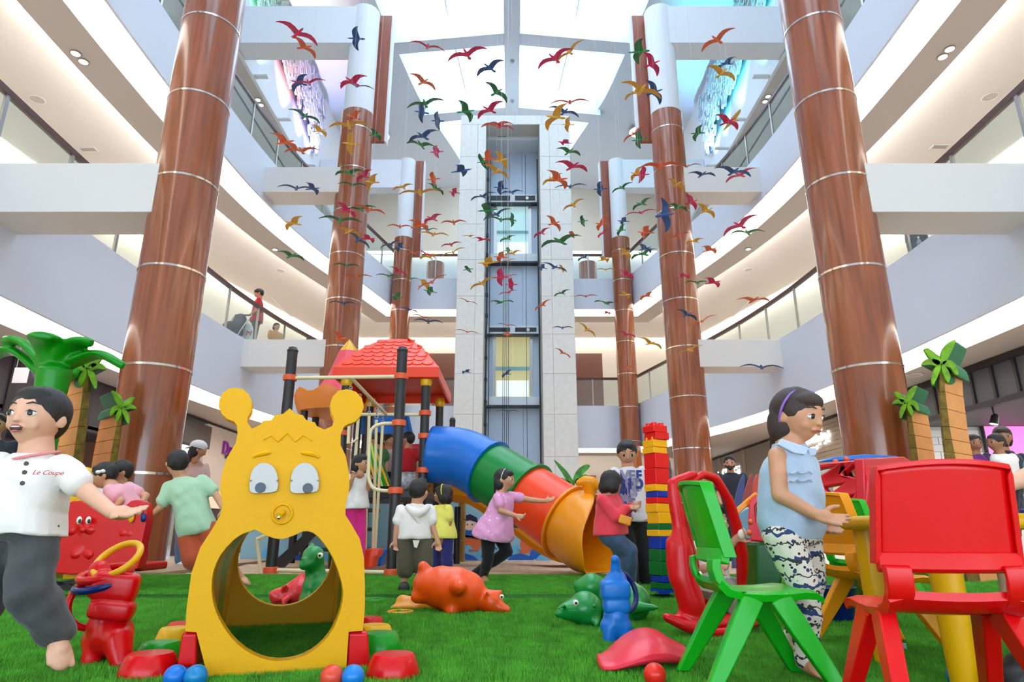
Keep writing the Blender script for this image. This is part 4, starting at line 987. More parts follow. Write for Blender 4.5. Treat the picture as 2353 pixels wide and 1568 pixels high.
# striped climbing curtain
cols = [YEL, GRN, mat('lime_strip', (206, 214, 70), 0.5), GRN, YEL, mat('dark_green_strip', (20, 96, 40), 0.5)]
for i in range(6):
    pts = spl([P(843 + i * 3.5, 1012 + i * 3, 8.02), P(846 + i * 5, 1050, 7.98), P(855 + i * 6.2, 1090, 7.95), P(862 + i * 7, 1118, 7.93)], 12)
    vs = []
    for p in pts: vs += [p, p + Vector((0.026, 0, 0.0)), p + Vector((0.026, 0.012, 0)), p + Vector((0, 0.012, 0))]
    MB().loft([vs[k:k + 4] for k in range(0, len(vs), 4)]).build('curtain_strip', cols[i], tw, True)
# second tower behind with crown and pink cone
t2 = thing('crown_tower', 'smaller play tower behind with orange crown rim, pink cone and blue canopy', 'play structure', (-2.9, 10.1, 0.04))
c2 = P(775, 930, 10.3)
for dx in (-0.42, 0.42):
    for dy in (-0.3, 0.3): post(c2.x + dx, 10.3 + dy, c2.z + 0.05, par=t2)
rings = []
n = 40
for rr, z0 in ((0.60, -0.16), (0.66, 0.0)):
    rings.append([(c2.x + rr * math.cos(2 * math.pi * q / n), 10.3 + rr * math.sin(2 * math.pi * q / n), c2.z + z0) for q in range(n)])
rings.append([(c2.x + 0.68 * math.cos(2 * math.pi * q / n), 10.3 + 0.68 * math.sin(2 * math.pi * q / n), c2.z + 0.14 + 0.05 * math.cos(2 * math.pi * q / n * 8)) for q in range(n)])
rings.append([(c2.x + 0.63 * math.cos(2 * math.pi * q / n), 10.3 + 0.63 * math.sin(2 * math.pi * q / n), c2.z + 0.13 + 0.05 * math.cos(2 * math.pi * q / n * 8)) for q in range(n)])
rings.append([(c2.x + 0.6 * math.cos(2 * math.pi * q / n), 10.3 + 0.6 * math.sin(2 * math.pi * q / n), c2.z)  for q in range(n)])
MB().loft(rings, caps=True).build('crown', mat('crown_orange', (255, 152, 60), 0.4), t2, True)
ap = P(838, 780, 10.3)
MB().lathe([(0.6, c2.z - 0.05), (0.5, c2.z + 0.2), (0.32, c2.z + 0.45), (0.16, ap.z - 0.22)], (c2.x + 0.12, 10.3, 0), 8).build('cone_roof', mat('cone_pink', (240, 76, 96), 0.4), t2, True)
MB().lathe([(0.16, ap.z - 0.22), (0.08, ap.z - 0.1), (0, ap.z)], (c2.x + 0.12, 10.3, 0), 8).build('cone_tip', YEL, t2, True)
MB().box2((c2.x - 0.45, 9.68, 1.2), (c2.x + 0.45, 10.5, 1.26)).build('deck', BLACK, t2)
bw = P(880, 975, 10.0)
t3 = t2
MB().prism([P(815, 955, 10.3), P(930, 950, 10.3), P(945, 998, 10.3), P(815, 998, 10.3)], (0, 0.05, 0)).build('canopy_panel', BLU, t3, bevel=0.02)
MB().prism([P(930, 950, 10.3), P(940, 955, 9.9), P(950, 1000, 9.9), P(945, 998, 10.3)], (-0.03, 0, 0)).build('canopy_side', BLU, t3)
for x in (818, 940): MB().cyl(P(x, 998, 10.33), (P(x, 998, 10.33).x, 10.33, 0.04), 0.04).build('post', RAIN, t3, True)
for (px_, D_, tp) in ((1040, 11.0, 960),):
    q = P(px_, tp, D_); o = thing('slide_post', 'short dark post with domed cap beside the tube slide', 'post', (q.x, D_, 0.04)); post(q.x, D_, q.z, par=o, r=0.05)
# swing frame in front
sw = thing('swing_frame', 'swing frame of dark posts and beige rods with orange clamps', 'swing', (-1.85, 7.0, 0.04))
AX, AY, BX, BY = -2.5, 7.1, -1.21, 6.88
post(AX, AY, 2.5, par=sw); post(BX, BY, 2.44, par=sw)
zt = P(675, 869, AY).z
def rod(p, q, r=0.021, name='rod'): return MB().cyl(p, q, r, n=14).build(name, BEIGE, sw, True)
zb2 = P(905, 866, BY).z
rod((AX, AY, zt), (BX, BY, zb2)); clamp(AX, AY, zt, sw); clamp(BX, BY, zb2, sw)
m0 = Vector((AX, AY, zt)).lerp(Vector((BX, BY, zb2)), 0.55); m1 = P(888, 953, 8.1)
rod(m0, m1); rod(m1, (-1.1, 8.1, m1.z)); rod(m1, (-2.12, 8.1, m1.z))
lp = [(905, 973), (875, 975), (856, 985), (850, 1005), (847, 1080), (848, 1102), (858, 1122), (880, 1128), (905, 1128)]
MB().pipe(spl([P(x, y, BY) for x, y in lp], 32), 0.019, 12).build('side_loop', BEIGE, sw, True)
for y_ in (973, 1128): clamp(BX, BY, P(905, y_, BY).z, sw)
rod((AX, AY, P(640, 1311, AY).z), (BX, BY, P(920, 1316, BY).z)); clamp(AX, AY, P(640, 1311, AY).z, sw); clamp(BX, BY, P(920, 1316, BY).z, sw)
rod(P(590, 1240, 7.6), P(600, 1318, 7.6)); rod(P(590, 1240, 7.6), P(625, 1225, 7.6))
def hanger(top, bot, D0, D1):
    a = P(*top, D0); b = P(*bot, D1); d = (b - a)
    for i in range(3):
        c = a + d * (0.015 + 0.03 * i)
        MB().torus(c, 0.018, 0.004, Matrix.Rotation(math.pi / 2, 3, 'X') @ Matrix.Rotation(i * math.pi / 2, 3, 'Y') @ Matrix.Scale(1.0, 3), 12, 6).build('chain_link', STEEL, sw, True)
    MB().cyl(a + d * 0.1, b, 0.018, n=10).build('hanger_rod', BEIGE, sw, True)
for a, b, d0, d1 in (((849, 925), (839, 1262), 7.55, 7.45), ((866, 935), (857, 1262), 7.7, 7.6), ((881, 948), (862, 1260), 7.95, 7.75), ((827, 905), (806, 1205), 7.3, 7.25), ((806, 890), (800, 1020), 7.15, 7.15)): hanger(a, b, d0, d1)
rod(P(806, 1020, 7.2), P(822, 1008, 7.25), 0.012)
MB().prism([P(834, 1262, 7.4), P(872, 1262, 7.4), P(868, 1280, 7.4), P(860, 1284, 7.4), P(856, 1306, 7.4), P(838, 1308, 7.4), P(832, 1290, 7.4)], (0, 0.28, 0)).build('swing_seat', ORG, sw, bevel=0.02)
MB().prism([P(862, 1262, 7.75), P(888, 1262, 7.75), P(886, 1278, 7.75), P(880, 1282, 7.75), P(876, 1302, 7.75), P(862, 1302, 7.75)], (0, 0.28, 0)).build('swing_seat', BLU, sw, bevel=0.02)

# tube slide
ts = thing('tube_slide', 'fat tube slide in blue, green, orange and amber sections', 'slide', (0.2, 7.6, 0.05))
ctr = spl([P(990, 1044, 8.35), P(1060, 1052, 8.3), P(1130, 1088, 8.1), P(1210, 1136, 7.8), P(1290, 1190, 7.5), P(1345, 1222, 7.3)], 60)
def tube(i0, i1, r0, r1, m):
    n = 36; pts = ctr[i0:i1 + 1]; rings = []
    for k_, c in enumerate(pts):
        i = i0 + k_; d = (ctr[min(i + 1, 60)] - ctr[max(i - 1, 0)]).normalized(); x = d.cross(Vector((0, 0, 1))).normalized(); y = x.cross(d)
        r_ = r0 + (r1 - r0) * k_ / max(1, len(pts) - 1)
        if k_ == len(pts) - 1 and i1 < 58: r_ *= 1.06
        rings.append([c + (x * math.cos(2 * math.pi * q / n) + y * math.sin(2 * math.pi * q / n)) * r_ for q in range(n)])
    o = MB().loft(rings, caps=False).build('tube_section', m, ts, True)
    s_ = o.modifiers.new('solid', 'SOLIDIFY'); s_.thickness = 0.012
    return o
def flange(i, r_, m):
    d = (ctr[min(i + 1, 60)] - ctr[max(i - 1, 0)]).normalized(); R3 = d.to_track_quat('Z', 'Y').to_matrix()
    MB().lathe([(r_, -0.012), (r_ + 0.035, -0.012), (r_ + 0.035, 0.012), (r_, 0.012)], ctr[i], 40, R3).build('flange', m, ts, True)
    for q in range(8):
        a = q * math.pi / 4 + 0.3; MB().ell(ctr[i] + R3 @ Vector(((r_ + 0.02) * math.cos(a), (r_ + 0.02) * math.sin(a), -0.014)), 0.013, nu=8, nv=6).build('bolt', mat('bolt_purple', (150, 40, 120), 0.4), ts, True)
GRT = shiny('tube_green', (20, 150, 72)); ORT = shiny('tube_orange', (255, 92, 40)); BLT = shiny('tube_blue', (40, 132, 216))
tube(0, 23, 0.36, 0.375, BLT); flange(23, 0.37, BLT); tube(23, 37, 0.365, 0.37, GRT); flange(37, 0.37, GRT); tube(37, 51, 0.365, 0.385, ORT); flange(51, 0.39, AMB)
# flared amber mouth: open half pipe running out to the sand
n = 26; rings = []; e0 = ctr[51]; d0 = (ctr[52] - ctr[50]).normalized(); x0 = d0.cross(Vector((0, 0, 1))).normalized(); y0 = x0.cross(d0)
ends = [(e0, d0, 0.39, 1.0, 0), (P(1335, 1212, 7.25), d0, 0.41, 1.0, 0), (P(1362, 1232, 7.05), d0, 0.42, 0.86, 0), (P(1378, 1250, 6.95), Vector((d0.x, d0.y, -0.2)).normalized(), 0.42, 0.6, 0), (P(1392, 1268, 6.9), Vector((d0.x, d0.y, -0.15)).normalized(), 0.40, 0.45, 0)]
for c, d, r_, cov, _ in ends:
    x = d.cross(Vector((0, 0, 1))).normalized(); y = x.cross(d); a0 = -math.pi / 2 - math.pi * cov; a1 = -math.pi / 2 + math.pi * cov
    ring = [c + (x * math.cos(a0 + (a1 - a0) * q / n) + y * math.sin(a0 + (a1 - a0) * q / n)) * r_ for q in range(n + 1)]
    for v in ring: v.z = max(v.z, 0.065)
    rings.append(ring)
mb = MB(); vs = [v for r_ in rings for v in r_]; fs = [(i * (n + 1) + q, i * (n + 1) + q + 1, (i + 1) * (n + 1) + q + 1, (i + 1) * (n + 1) + q) for i in range(len(rings) - 1) for q in range(n)]
o = mb.add(vs, fs).build('slide_mouth', AMB, ts, True, auto=False); s_ = o.modifiers.new('solid', 'SOLIDIFY'); s_.thickness = 0.025; q_ = o.modifiers.new('sub', 'SUBSURF'); q_.levels = 1; q_.render_levels = 2
cr = P(1362, 1112, 7.1)
mb = MB(); caps(mb, 7.1, [(1330, 1110, 8, 0), (1345, 1104, 11, 0), (1360, 1108, 13, 0), (1372, 1118, 9, 0)]); caps(mb, 7.1, [(1352, 1108, 12, 0), (1356, 1140, 14, 0.05)]); remesh(mb, 'mouth_crest', AMB, 0.015, ts, 6)
# amber open slide
ys = thing('open_slide', 'amber open chute slide running down to the sand', 'slide', (0.1, 9.0, 0.05))
path = spl([P(1048, 1150, 9.5), P(1075, 1152, 9.45), P(1120, 1178, 9.4), P(1180, 1218, 9.3), P(1240, 1262, 9.2), P(1290, 1286, 9.1), P(1335, 1296, 9.0)], 30)
rings = []
sec = [(-0.24, 0.16), (-0.26, 0.2), (-0.29, 0.19), (-0.28, 0.06), (-0.2, -0.02), (0, -0.04), (0.2, -0.02), (0.28, 0.06), (0.29, 0.19), (0.26, 0.2), (0.24, 0.16), (0.2, 0.03), (0, 0.0), (-0.2, 0.03)]
for i, c in enumerate(path):
    d = (path[min(i + 1, 30)] - path[max(i - 1, 0)]).normalized(); w = d.cross(Vector((0, 0, 1))).normalized(); u = w.cross(d)
    k_ = 1.0 if i < 26 else 1.0 - 0.12 * (i - 25)
    rings.append([Vector((v.x, v.y, max(v.z, 0.06))) for v in [c + w * a + u * b * k_ for a, b in sec]])
MB().loft(rings).build('chute', AMB, ys, True, bevel=0)
MB().cyl(P(1052, 1165, 9.6), (P(1052, 1165, 9.6).x, 9.6, 0.04), 0.045).build('post', RAIN, ys, True)
MB().cyl(P(1018, 1165, 9.6), (P(1018, 1165, 9.6).x, 9.6, 0.04), 0.045).build('post', RAIN, ys, True)
for i, (a, b) in enumerate(((1052, 0.1), (1052, 0.4), (1052, 0.7))):
    q = P(1060, 1230, 9.9); MB().lathe([(0.06, 0.05 + i * 0.3), (0.05, 0.2 + i * 0.3), (0.06, 0.34 + i * 0.3)], (q.x, 9.95, 0), 12).build('bamboo_joint', mat('bamboo', (176, 140, 70), 0.6), ys, True)

# ---------------------------------------------------------------- toy brick tower
TB = 5.6; tt = (1508, 1365)
bx = onz(1526, 1365, GZ); zc0 = bx.z
BRY = shiny('brick_yellow', (255, 190, 10)); BRR = shiny('brick_red', (240, 16, 20)); BRB = shiny('brick_blue', (20, 70, 180)); BRG = shiny('brick_green', (14, 124, 60))
ys_ = [(1365, BRB, 'blue'), (1353, BRG, 'green'), (1338, BRB, 'blue'), (1322, BRG, 'green'), (1290, BRG, 'green'), (1262, BRB, 'blue'), (1233, BRY, 'yellow'), (1218, BRG, 'green'), (1204, BRY, 'yellow'), (1178, BRY, 'yellow'), (1158, BRR, 'red'), (1144, BRB, 'blue'), (1130, BRY, 'yellow'), (1114, BRR, 'red'), (1078, BRR, 'red'), (1044, BRY, 'yellow'), (1030, BRY, 'yellow'), (1013, BRR, 'red'), (996, BRR, 'red'), (980, None, '')]
ords = ['lowest', 'second', 'third', 'fourth', 'fifth', 'sixth', 'seventh', 'eighth', 'ninth', 'tenth', 'eleventh', 'twelfth', 'thirteenth', 'fourteenth', 'fifteenth', 'sixteenth', 'seventeenth', 'eighteenth', 'topmost']
Dt = bx.y; rotb = Matrix.Rotation(math.radians(28), 3, 'Z')
for i in range(len(ys_) - 1):
    z0 = P(1526, ys_[i][0], Dt).z; z1 = P(1526, ys_[i + 1][0], Dt).z
    sx_ = 0.135; sy_ = 0.135; ox = 0.0
    if i >= 17: ox = 0.012
    mb = MB(); c = Vector((bx.x + 0.005 * ((i * 7) % 3 - 1), Dt, 0))
    mb.box((c.x + ox, c.y, (z0 + z1) / 2), (sx_, sy_, (z1 - z0) - 0.002), rotb)
    o = mb.build('toy_brick', ys_[i][1], None, False, bevel=0.004)
    tag(o, '%s toy brick in the tall brick tower, %s from the bottom' % (ys_[i][2], ords[i]) if i and i < 18 else '%s toy brick, %s of the tall brick tower' % (ys_[i][2], ords[i]), 'toy brick', 'bricks of the toy tower')
    if i in (18, 16):
        for a in (-0.034, 0.034):
            for b in (-0.034, 0.034):
                v = rotb @ Vector((a, b, 0)); MB().cyl((c.x + ox + v.x, c.y + v.y, z1 - 0.002), (c.x + ox + v.x, c.y + v.y, z1 + 0.022), 0.022, n=14).build('stud', ys_[i][1], o, True)

# ---------------------------------------------------------------- children's chairs and table
def chair(name, label, m, loc, rz_, s=1.0):
    t = thing(name, label, 'chair', loc, rz_, 'plastic children\'s chairs', local=True, scale=s)
    # backrest: curved panel with rolled rim
    nx, nz = 14, 12; mb = MB()
    def bp(u, v):                # u -1..1 across, v 0..1 up
        w = 0.155 + 0.012 * (1 - v); x = u * w
        y = -0.135 - 0.055 * v + 0.03 * u * u + 0.012 * max(0, v - 0.86) / 0.14 * 0
        z = 0.40 + 0.235 * v + 0.012 * (1 - u * u) * v
        return Vector((x, y, z))
    for j in range(nz + 1):
        for i in range(nx + 1): mb.v.append(tuple(bp(-1 + 2 * i / nx, j / nz)))
    for j in range(nz):
        for i in range(nx): a = j * (nx + 1) + i; mb.f.append((a, a + 1, a + nx + 2, a + nx + 1))
    o = mb.build('backrest', m, t, True, auto=False); so = o.modifiers.new('s', 'SOLIDIFY'); so.thickness = 0.014
    rim = [bp(-1, j / 10) for j in range(11)] + [bp(-1 + 2 * i / 14, 1) for i in range(1, 14)] + [bp(1, 1 - j / 10) for j in range(11)]
    rings = []
    for i, p in enumerate(rim):
        dn = Vector((0, 1, 0)); side = Vector((-1, 0, 0)) if i < 10 else (Vector((1, 0, 0)) if i > len(rim) - 11 else Vector((0, 0, 1)))
        rings.append([p + side * 0.006 - dn * 0.012, p + side * 0.006 + dn * 0.03, p - side * 0.008 + dn * 0.03, p - side * 0.008 - dn * 0.012])
    MB().loft(rings).build('rim', m, t, True, bevel=0.003)
    # lower ledge of the backrest, side straps, seat
    rings = []
    for i in range(15):
        u = -1 + 2 * i / 14; p = bp(u, 0); rings.append([p + Vector((0, -0.012, 0.03)), p + Vector((0, 0.012, 0.012)), p + Vector((0, 0.006, -0.022)), p + Vector((0, -0.022, -0.012))])
    MB().loft(rings).build('back_ledge', m, t, True, bevel=0.004)
    prof = [(-0.145, 0.40), (-0.148, 0.37), (-0.140, 0.335), (-0.115, 0.308), (-0.07, 0.297), (0.0, 0.292), (0.07, 0.294), (0.13, 0.300), (0.165, 0.298), (0.185, 0.285)]
    for sx_ in (-1, 1):
        rings = []
        for (y, z) in prof[:5]:
            rings.append([Vector((sx_ * 0.165, y + 0.022, z)), Vector((sx_ * 0.165, y - 0.008, z - 0.004)), Vector((sx_ * 0.105, y - 0.012, z - 0.006)), Vector((sx_ * 0.105, y + 0.002, z))])
        MB().loft(rings).build('back_strap', m, t, True, bevel=0.004)
    rings = []
    for (y, z) in prof[2:]:
        n = 10; up_ = []; dn_ = []
        for i in range(n + 1):
            u = -1 + 2 * i / n; zz_ = z + 0.010 * u * u - 0.014 * u ** 8
            up_.append(Vector((u * 0.168, y + 0.012 * u * u * (1 if y < -0.1 else 0), zz_))); dn_.append(Vector((u * 0.162, y, zz_ - 0.02)))
        rings.append(up_ + dn_[::-1])
    MB().loft(rings).build('seat', m, t, True)
    for sx_ in (-1, 1):
        for sy_, fy in ((0.05, 0.2), (-0.03, -0.2)):
            a = Vector((sx_ * 0.142, sy_, 0.282)); b = Vector((sx_ * 0.19, fy, 0.004)); d = (b - a).normalized(); w = Vector((1, 0, 0)); u = d.cross(w)
            rings = []
            for k_, (f_, hw, hh) in enumerate(((0, 0.022, 0.034), (0.3, 0.022, 0.032), (1, 0.02, 0.026))):
                c = a.lerp(b, f_); rings.append([c + w * hw + u * hh, c - w * hw + u * hh, c - w * hw - u * hh, c + w * hw - u * hh])
            for r_ in rings[2:]:
                for v in r_: v.z = 0.004
            MB().loft(rings).build('leg', m, t, True, bevel=0.006)
    return t
GRC = shiny('chair_green', (24, 190, 34), 0.33); REC = shiny('chair_red', (232, 14, 22), 0.3); YEC = shiny('chair_yellow', (250, 178, 20), 0.33); LIC = shiny('chair_lime', (60, 200, 50), 0.33)
gp = P(1760, 1568, 2.28); chair('childs_chair', 'bright green plastic child\'s chair in front of the standing girl', GRC, (gp.x - 0.03, 2.28, 0.012), math.radians(-92), 0.97)
rp_ = P(2160, 1560, 1.66); chair('childs_chair', 'large red plastic child\'s chair in the right foreground, back to camera', REC, (P(2150, 1400, 1.78).x, 1.78, 0.012), math.radians(-8), 0.975)
yp = P(1960, 1440, 3.0); chair('childs_chair', 'yellow plastic child\'s chair pushed towards the yellow table', YEC, (P(2000, 1330, 2.95).x, 2.95, 0.012), math.radians(-88), 0.97)
chair('childs_chair', 'lime green plastic child\'s chair behind the yellow chair', LIC, (P(2010, 1330, 3.55).x, 3.55, 0.012), math.radians(-75), 0.97)
tb = thing('play_table', 'yellow plastic children\'s table with round legs at right', 'table', (P(2200, 1300, 2.35).x, 2.35, 0))
tx0 = P(1935, 1190, 2.62).x; 
MB().box2((tx0, 2.12, 0.485), (tx0 + 1.15, 2.72, 0.535)).build('table_top', YEL, tb, bevel=0.022)
for x in (tx0 + 0.1, tx0 + 1.05):
    for y in (2.2, 2.64):
        MB().lathe([(0.038, 0.004), (0.042, 0.1), (0.05, 0.45), (0.052, 0.49)], (x, y, 0), 20).build('leg', YEL, tb, True)
for x0_, m, w in ((0.25, NAVY, 0.22), (0.55, BLU, 0.2)):
    o = MB().box2((tx0 + x0_ + 0.35, 2.25, 0.537), (tx0 + x0_ + 0.35 + w, 2.5, 0.56)).build('play_tray', m, None, bevel=0.01); tag(o, '%s plastic tray lying on the yellow table' % ('navy' if m is NAVY else 'light blue'), 'tray')
o = thing('storage_tub', 'blue plastic tub under the tables', 'tub', (P(1910, 1390, 3.6).x, 3.6, 0))
c = P(1900, 1390, 3.9); MB().lathe([(0.13, 0.004), (0.16, 0.17), (0.165, 0.18), (0.15, 0.18), (0.12, 0.02), (0, 0.02)], (c.x, 3.9, 0), 24).build('bowl', NAVY, o, True)
o = thing('water_bottle', 'crumpled clear plastic bottle lying under the yellow chair', 'bottle', onz(1975, 1478, 0.0)); c = onz(1975, 1478, 0.03)
CLR = glassy('clear_plastic', (236, 240, 244), 0.35, 0.1)
MB().lathe([(0.0, 0), (0.03, 0.002), (0.031, 0.04), (0.027, 0.05), (0.031, 0.06), (0.03, 0.12), (0.012, 0.15), (0.012, 0.17), (0, 0.17)], c, 16, Matrix.Rotation(math.pi / 2, 3, 'Y') @ Matrix.Rotation(0.5, 3, 'X')).build('shell', CLR, o, True)

# ---------------------------------------------------------------- coral rocker board, red rocking animal, red climber
t = thing('rocker_board', 'coral pink curved plastic rocker board lying on the lawn', 'rocker', onz(1480, 1538, 0))
up_ = [(1372, 1518), (1376, 1505), (1405, 1490), (1460, 1474), (1520, 1462), (1545, 1458), (1562, 1466), (1575, 1480), (1590, 1484), (1604, 1486), (1600, 1498), (1580, 1506), (1540, 1520), (1500, 1536), (1440, 1540), (1395, 1534)]
mb = MB(); DD = 2.52
N_ = 18; rings = []
for i in range(N_ + 1):
    u = i / N_; px = 1374 + (1604 - 1374) * u
    zt_ = 0.02 + 0.105 * math.sin(math.pi * min(1, u * 1.25) ** 1.1 * 0.72) * (1 if u < 0.75 else 1 - (u - 0.75) * 2.0)
    w = 0.02 + 0.13 * math.sin(math.pi * (0.08 + 0.84 * u)) ** 0.6
    xw = P(px, 1500, DD).x; yc = DD + 0.03 + 0.1 * u
    rings.append([(xw, yc - w, max(0.008, zt_ * 0.25)), (xw, yc - w, max(0.03, zt_ * 0.55)), (xw, yc - w * 0.4, max(0.045, zt_ * 0.9)), (xw, yc + w * 0.4, max(0.05, zt_)), (xw, yc + w, max(0.045, zt_ * 1.0)), (xw, yc + w, max(0.015, zt_ * 0.5)), (xw, yc, max(0.008, zt_ * 0.2))])
MB().loft(rings).build('shell', PNK, t, True, sub=2)
D = 3.3
t = thing('rocking_animal', 'tall red plastic rocking animal with arched handle and a child riding', 'rocking toy', onz(1630, 1465, 0))
mb = MB()
caps(mb, D, [(1545, 1110, 13, 0), (1550, 1150, 16, 0), (1560, 1210, 16, 0), (1565, 1260, 26, 0), (1570, 1330, 30, 0), (1590, 1390, 32, 0), (1600, 1430, 26, 0)])
caps(mb, D, [(1548, 1108, 12, 0), (1590, 1092, 12, 0.02), (1598, 1090, 8, 0.02)]); caps(mb, D, [(1540, 1245, 12, 0), (1542, 1300, 12, 0), (1555, 1330, 20, 0)])
caps(mb, D, [(1560, 1180, 14, 0), (1570, 1240, 22, 0.1), (1600, 1340, 22, 0.2), (1640, 1400, 24, 0.25), (1680, 1440, 16, 0.25)])
caps(mb, D, [(1530, 1418, 11, -0.04), (1580, 1440, 15, -0.05), (1630, 1456, 12, -0.05), (1690, 1452, 11, 0.0), (1735, 1432, 10, 0.1), (1745, 1405, 8, 0.2), (1720, 1400, 10, 0.3)])
caps(mb, D, [(1560, 1425, 16, 0.0), (1620, 1440, 20, 0.05), (1690, 1430, 20, 0.15)])
remesh(mb, 'body', RED, 0.012, t, 8)
mb = MB(); caps(mb, D, [(1582, 1130, 8, 0.0), (1592, 1105, 9, 0.02), (1615, 1090, 10, 0.05), (1645, 1100, 11, 0.1), (1675, 1150, 12, 0.15), (1692, 1210, 14, 0.2), (1705, 1280, 15, 0.25), (1704, 1340, 12, 0.28), (1690, 1400, 12, 0.28)])
remesh(mb, 'handle_arch', RED, 0.011, t, 6)
MB().ell(P(1704, 1228, D + 0.16), (0.02, 0.01, 0.024)).build('painted_eye', mat('toy_eye_white', (244, 236, 214), 0.3), t, True)
MB().ell(P(1608, 1323, D - 0.02), (0.012, 0.02, 0.02)).build('painted_eye', mat('toy_eye_white', (244, 236, 214), 0.3), t, True)
# red climbing dome with holes
cl = thing('climbing_dome', 'red plastic climbing dome with cut-out holes and blue crown', 'climber', (P(1900, 1300, 4.6).x, 4.6, 0))
def panel(outl, holes, D0, D1, m, name='panel', th=0.06):
    # outline in pixels, depth blends D0 (left) to D1 (right)
    xs = [p[0] for p in outl]; a, b = min(xs), max(xs)
    f = lambda p: P(p[0], p[1], D0 + (D1 - D0) * (p[0] - a) / (b - a))
    nrm = (f((a, 1100)) - f((b, 1100))).cross(f((a, 1100)) - f((a, 1200))); nrm.normalize()
    if nrm.y < 0: nrm = -nrm
    o = MB().prism([f(p) for p in outl], nrm * th, [[f(p) for p in h] for h in holes]).build(name, m, cl, True, bevel=0.012)
CLR_ = shiny('climber_red', (236, 52, 70))
panel([(1745, 1160), (1800, 1095), (1880, 1065), (1985, 1055), (1995, 1100), (1990, 1165), (1940, 1195), (1880, 1210), (1800, 1225)],
      [[(1800, 1140), (1850, 1122), (1838, 1140), (1812, 1150)], [(1820, 1100), (1880, 1078), (1915, 1072), (1880, 1096)], [(1890, 1120), (1935, 1112), (1905, 1135)], [(1935, 1090), (1958, 1068), (1978, 1082), (1980, 1102)], [(1880, 1160), (1960, 1138), (1945, 1160), (1890, 1172)]], 4.6, 3.9, CLR_)
panel([(1722, 1150), (1735, 1138), (1768, 1130), (1800, 1160), (1795, 1240), (1770, 1248), (1725, 1244), (1718, 1200)], [[(1735, 1165), (1745, 1152), (1758, 1165), (1750, 1195), (1738, 1200)]], 4.7, 4.6, CLR_)
panel([(1985, 1055), (2080, 1050), (2110, 1070), (2120, 1160), (1990, 1165)], [[(2010, 1075), (2060, 1072), (2050, 1100), (2015, 1110)]], 3.9, 4.4, CLR_)
MB().prism([P(1878, 1062, 4.3), P(1920, 1050, 4.3), P(1990, 1044, 4.3), P(2060, 1048, 4.3), P(2090, 1058, 4.3), P(1990, 1058, 4.3)], (0, 0.3, 0)).build('crown', BLU, cl, bevel=0.01)
MB().prism([P(1738, 1248, 4.65), P(1800, 1245, 4.65), P(1870, 1225, 4.65), P(1850, 1290, 4.65), P(1800, 1330, 4.65), P(1780, 1395, 4.65), P(1740, 1395, 4.65)], (0, 0.3, 0)).build('base', shiny('dark_green_plastic', (12, 110, 42)), cl, bevel=0.02)
MB().prism([P(1990, 1165, 4.3), P(2110, 1165, 4.3), P(2100, 1395, 4.3), P(2000, 1395, 4.3)], (0, 0.3, 0)).build('base', shiny('dark_green_plastic', (12, 110, 42)), cl, bevel=0.02)
for px, py in ((1920, 1062), (1945, 1056), (2000, 1062), (1725, 1200), (1722, 1225)): MB().ell(P(px, py, 4.2), 0.018, nu=10, nv=8).build('connector', ORC, cl, True)
MB().beam(P(1688, 1180, 4.75), P(1740, 1136, 4.75), 0.03, 0.04).build('yellow_bar', AMB, cl, bevel=0.008)
MB().prism([P(1695, 1180, 4.9), P(1722, 1165, 4.9), P(1725, 1240, 4.9), P(1706, 1240, 4.9)], (0, 0.05, 0)).build('pale_panel', mat('pale_blue_plastic', (150, 206, 236), 0.4), cl, bevel=0.01)

# ---------------------------------------------------------------- red seesaw boat with moulded face, left
D = 5.05
t = thing('seesaw_boat', 'red plastic seesaw boat with a moulded gnome face and yellow back', 'seesaw', onz(225, 1360, GZ))
ol = [(112, 1316), (125, 1240), (130, 1190), (150, 1158), (185, 1152), (215, 1170), (240, 1178), (275, 1172), (300, 1152), (322, 1150), (335, 1165), (337, 1195), (325, 1250), (315, 1308), (230, 1316)]
bo_ = MB().prism([P(x, y, D) for x, y in smooth_loop(ol, 2)], (0, 0.1, 0)).build('side_panel', RED, t, True, bevel=0.02)
fx, fy = 188, 1215
for grp, fl in (([(188, 1205, 20, 0.02), (166, 1220, 14, 0.01), (210, 1218, 14, 0.01), (190, 1218, 8, -0.03), (188, 1228, 14, 0.02)], 0.5), ([(190, 1262, 26, 0.03), (172, 1275, 12, 0.0), (205, 1275, 12, 0.0), (188, 1275, 14, 0.02)], 0.4), ([(285, 1225, 16, 0.02), (300, 1227, 15, 0.02), (310, 1230, 12, 0.02)], 0.5), ([(150, 1196, 8, 0.02)], 0.6), ([(228, 1196, 8, 0.02)], 0.6), ([(300, 1200, 10, 0.02)], 0.6)):
    mb = MB(); balls(mb, D, grp, fl); remesh(mb, 'face_relief', RED, 0.012, bo_, 4)
for px in (182, 203): 
    MB().ell(P(px, 1196, D - 0.035), (0.02, 0.01, 0.028)).build('eye', mat('toy_eye_white', (244, 236, 214), 0.3), bo_, True); MB().ell(P(px + 1, 1198, D - 0.045), (0.01, 0.006, 0.016)).build('pupil', PUP, bo_, True)
for px, py, m in ((322, 1173, mat('spot_white', (240, 226, 210), 0.4)), (302, 1191, YEL), (330, 1190, NAVY)): MB().ell(P(px, py, D - 0.01), (0.022, 0.012, 0.034)).build('spot', m, bo_, True)
MB().prism([P(x, y, D + 0.5) for x, y in [(120, 1316), (130, 1130), (160, 1090), (195, 1072), (225, 1085), (260, 1130), (275, 1316)]], (0, 0.06, 0)).build('back_panel', YEL, t, bevel=0.02)
MB().box2((P(125, 1290, D).x, D + 0.1, P(125, 1316, D).z), (P(310, 1290, D).x, D + 0.5, P(125, 1296, D).z)).build('hull', RED, t, bevel=0.02)
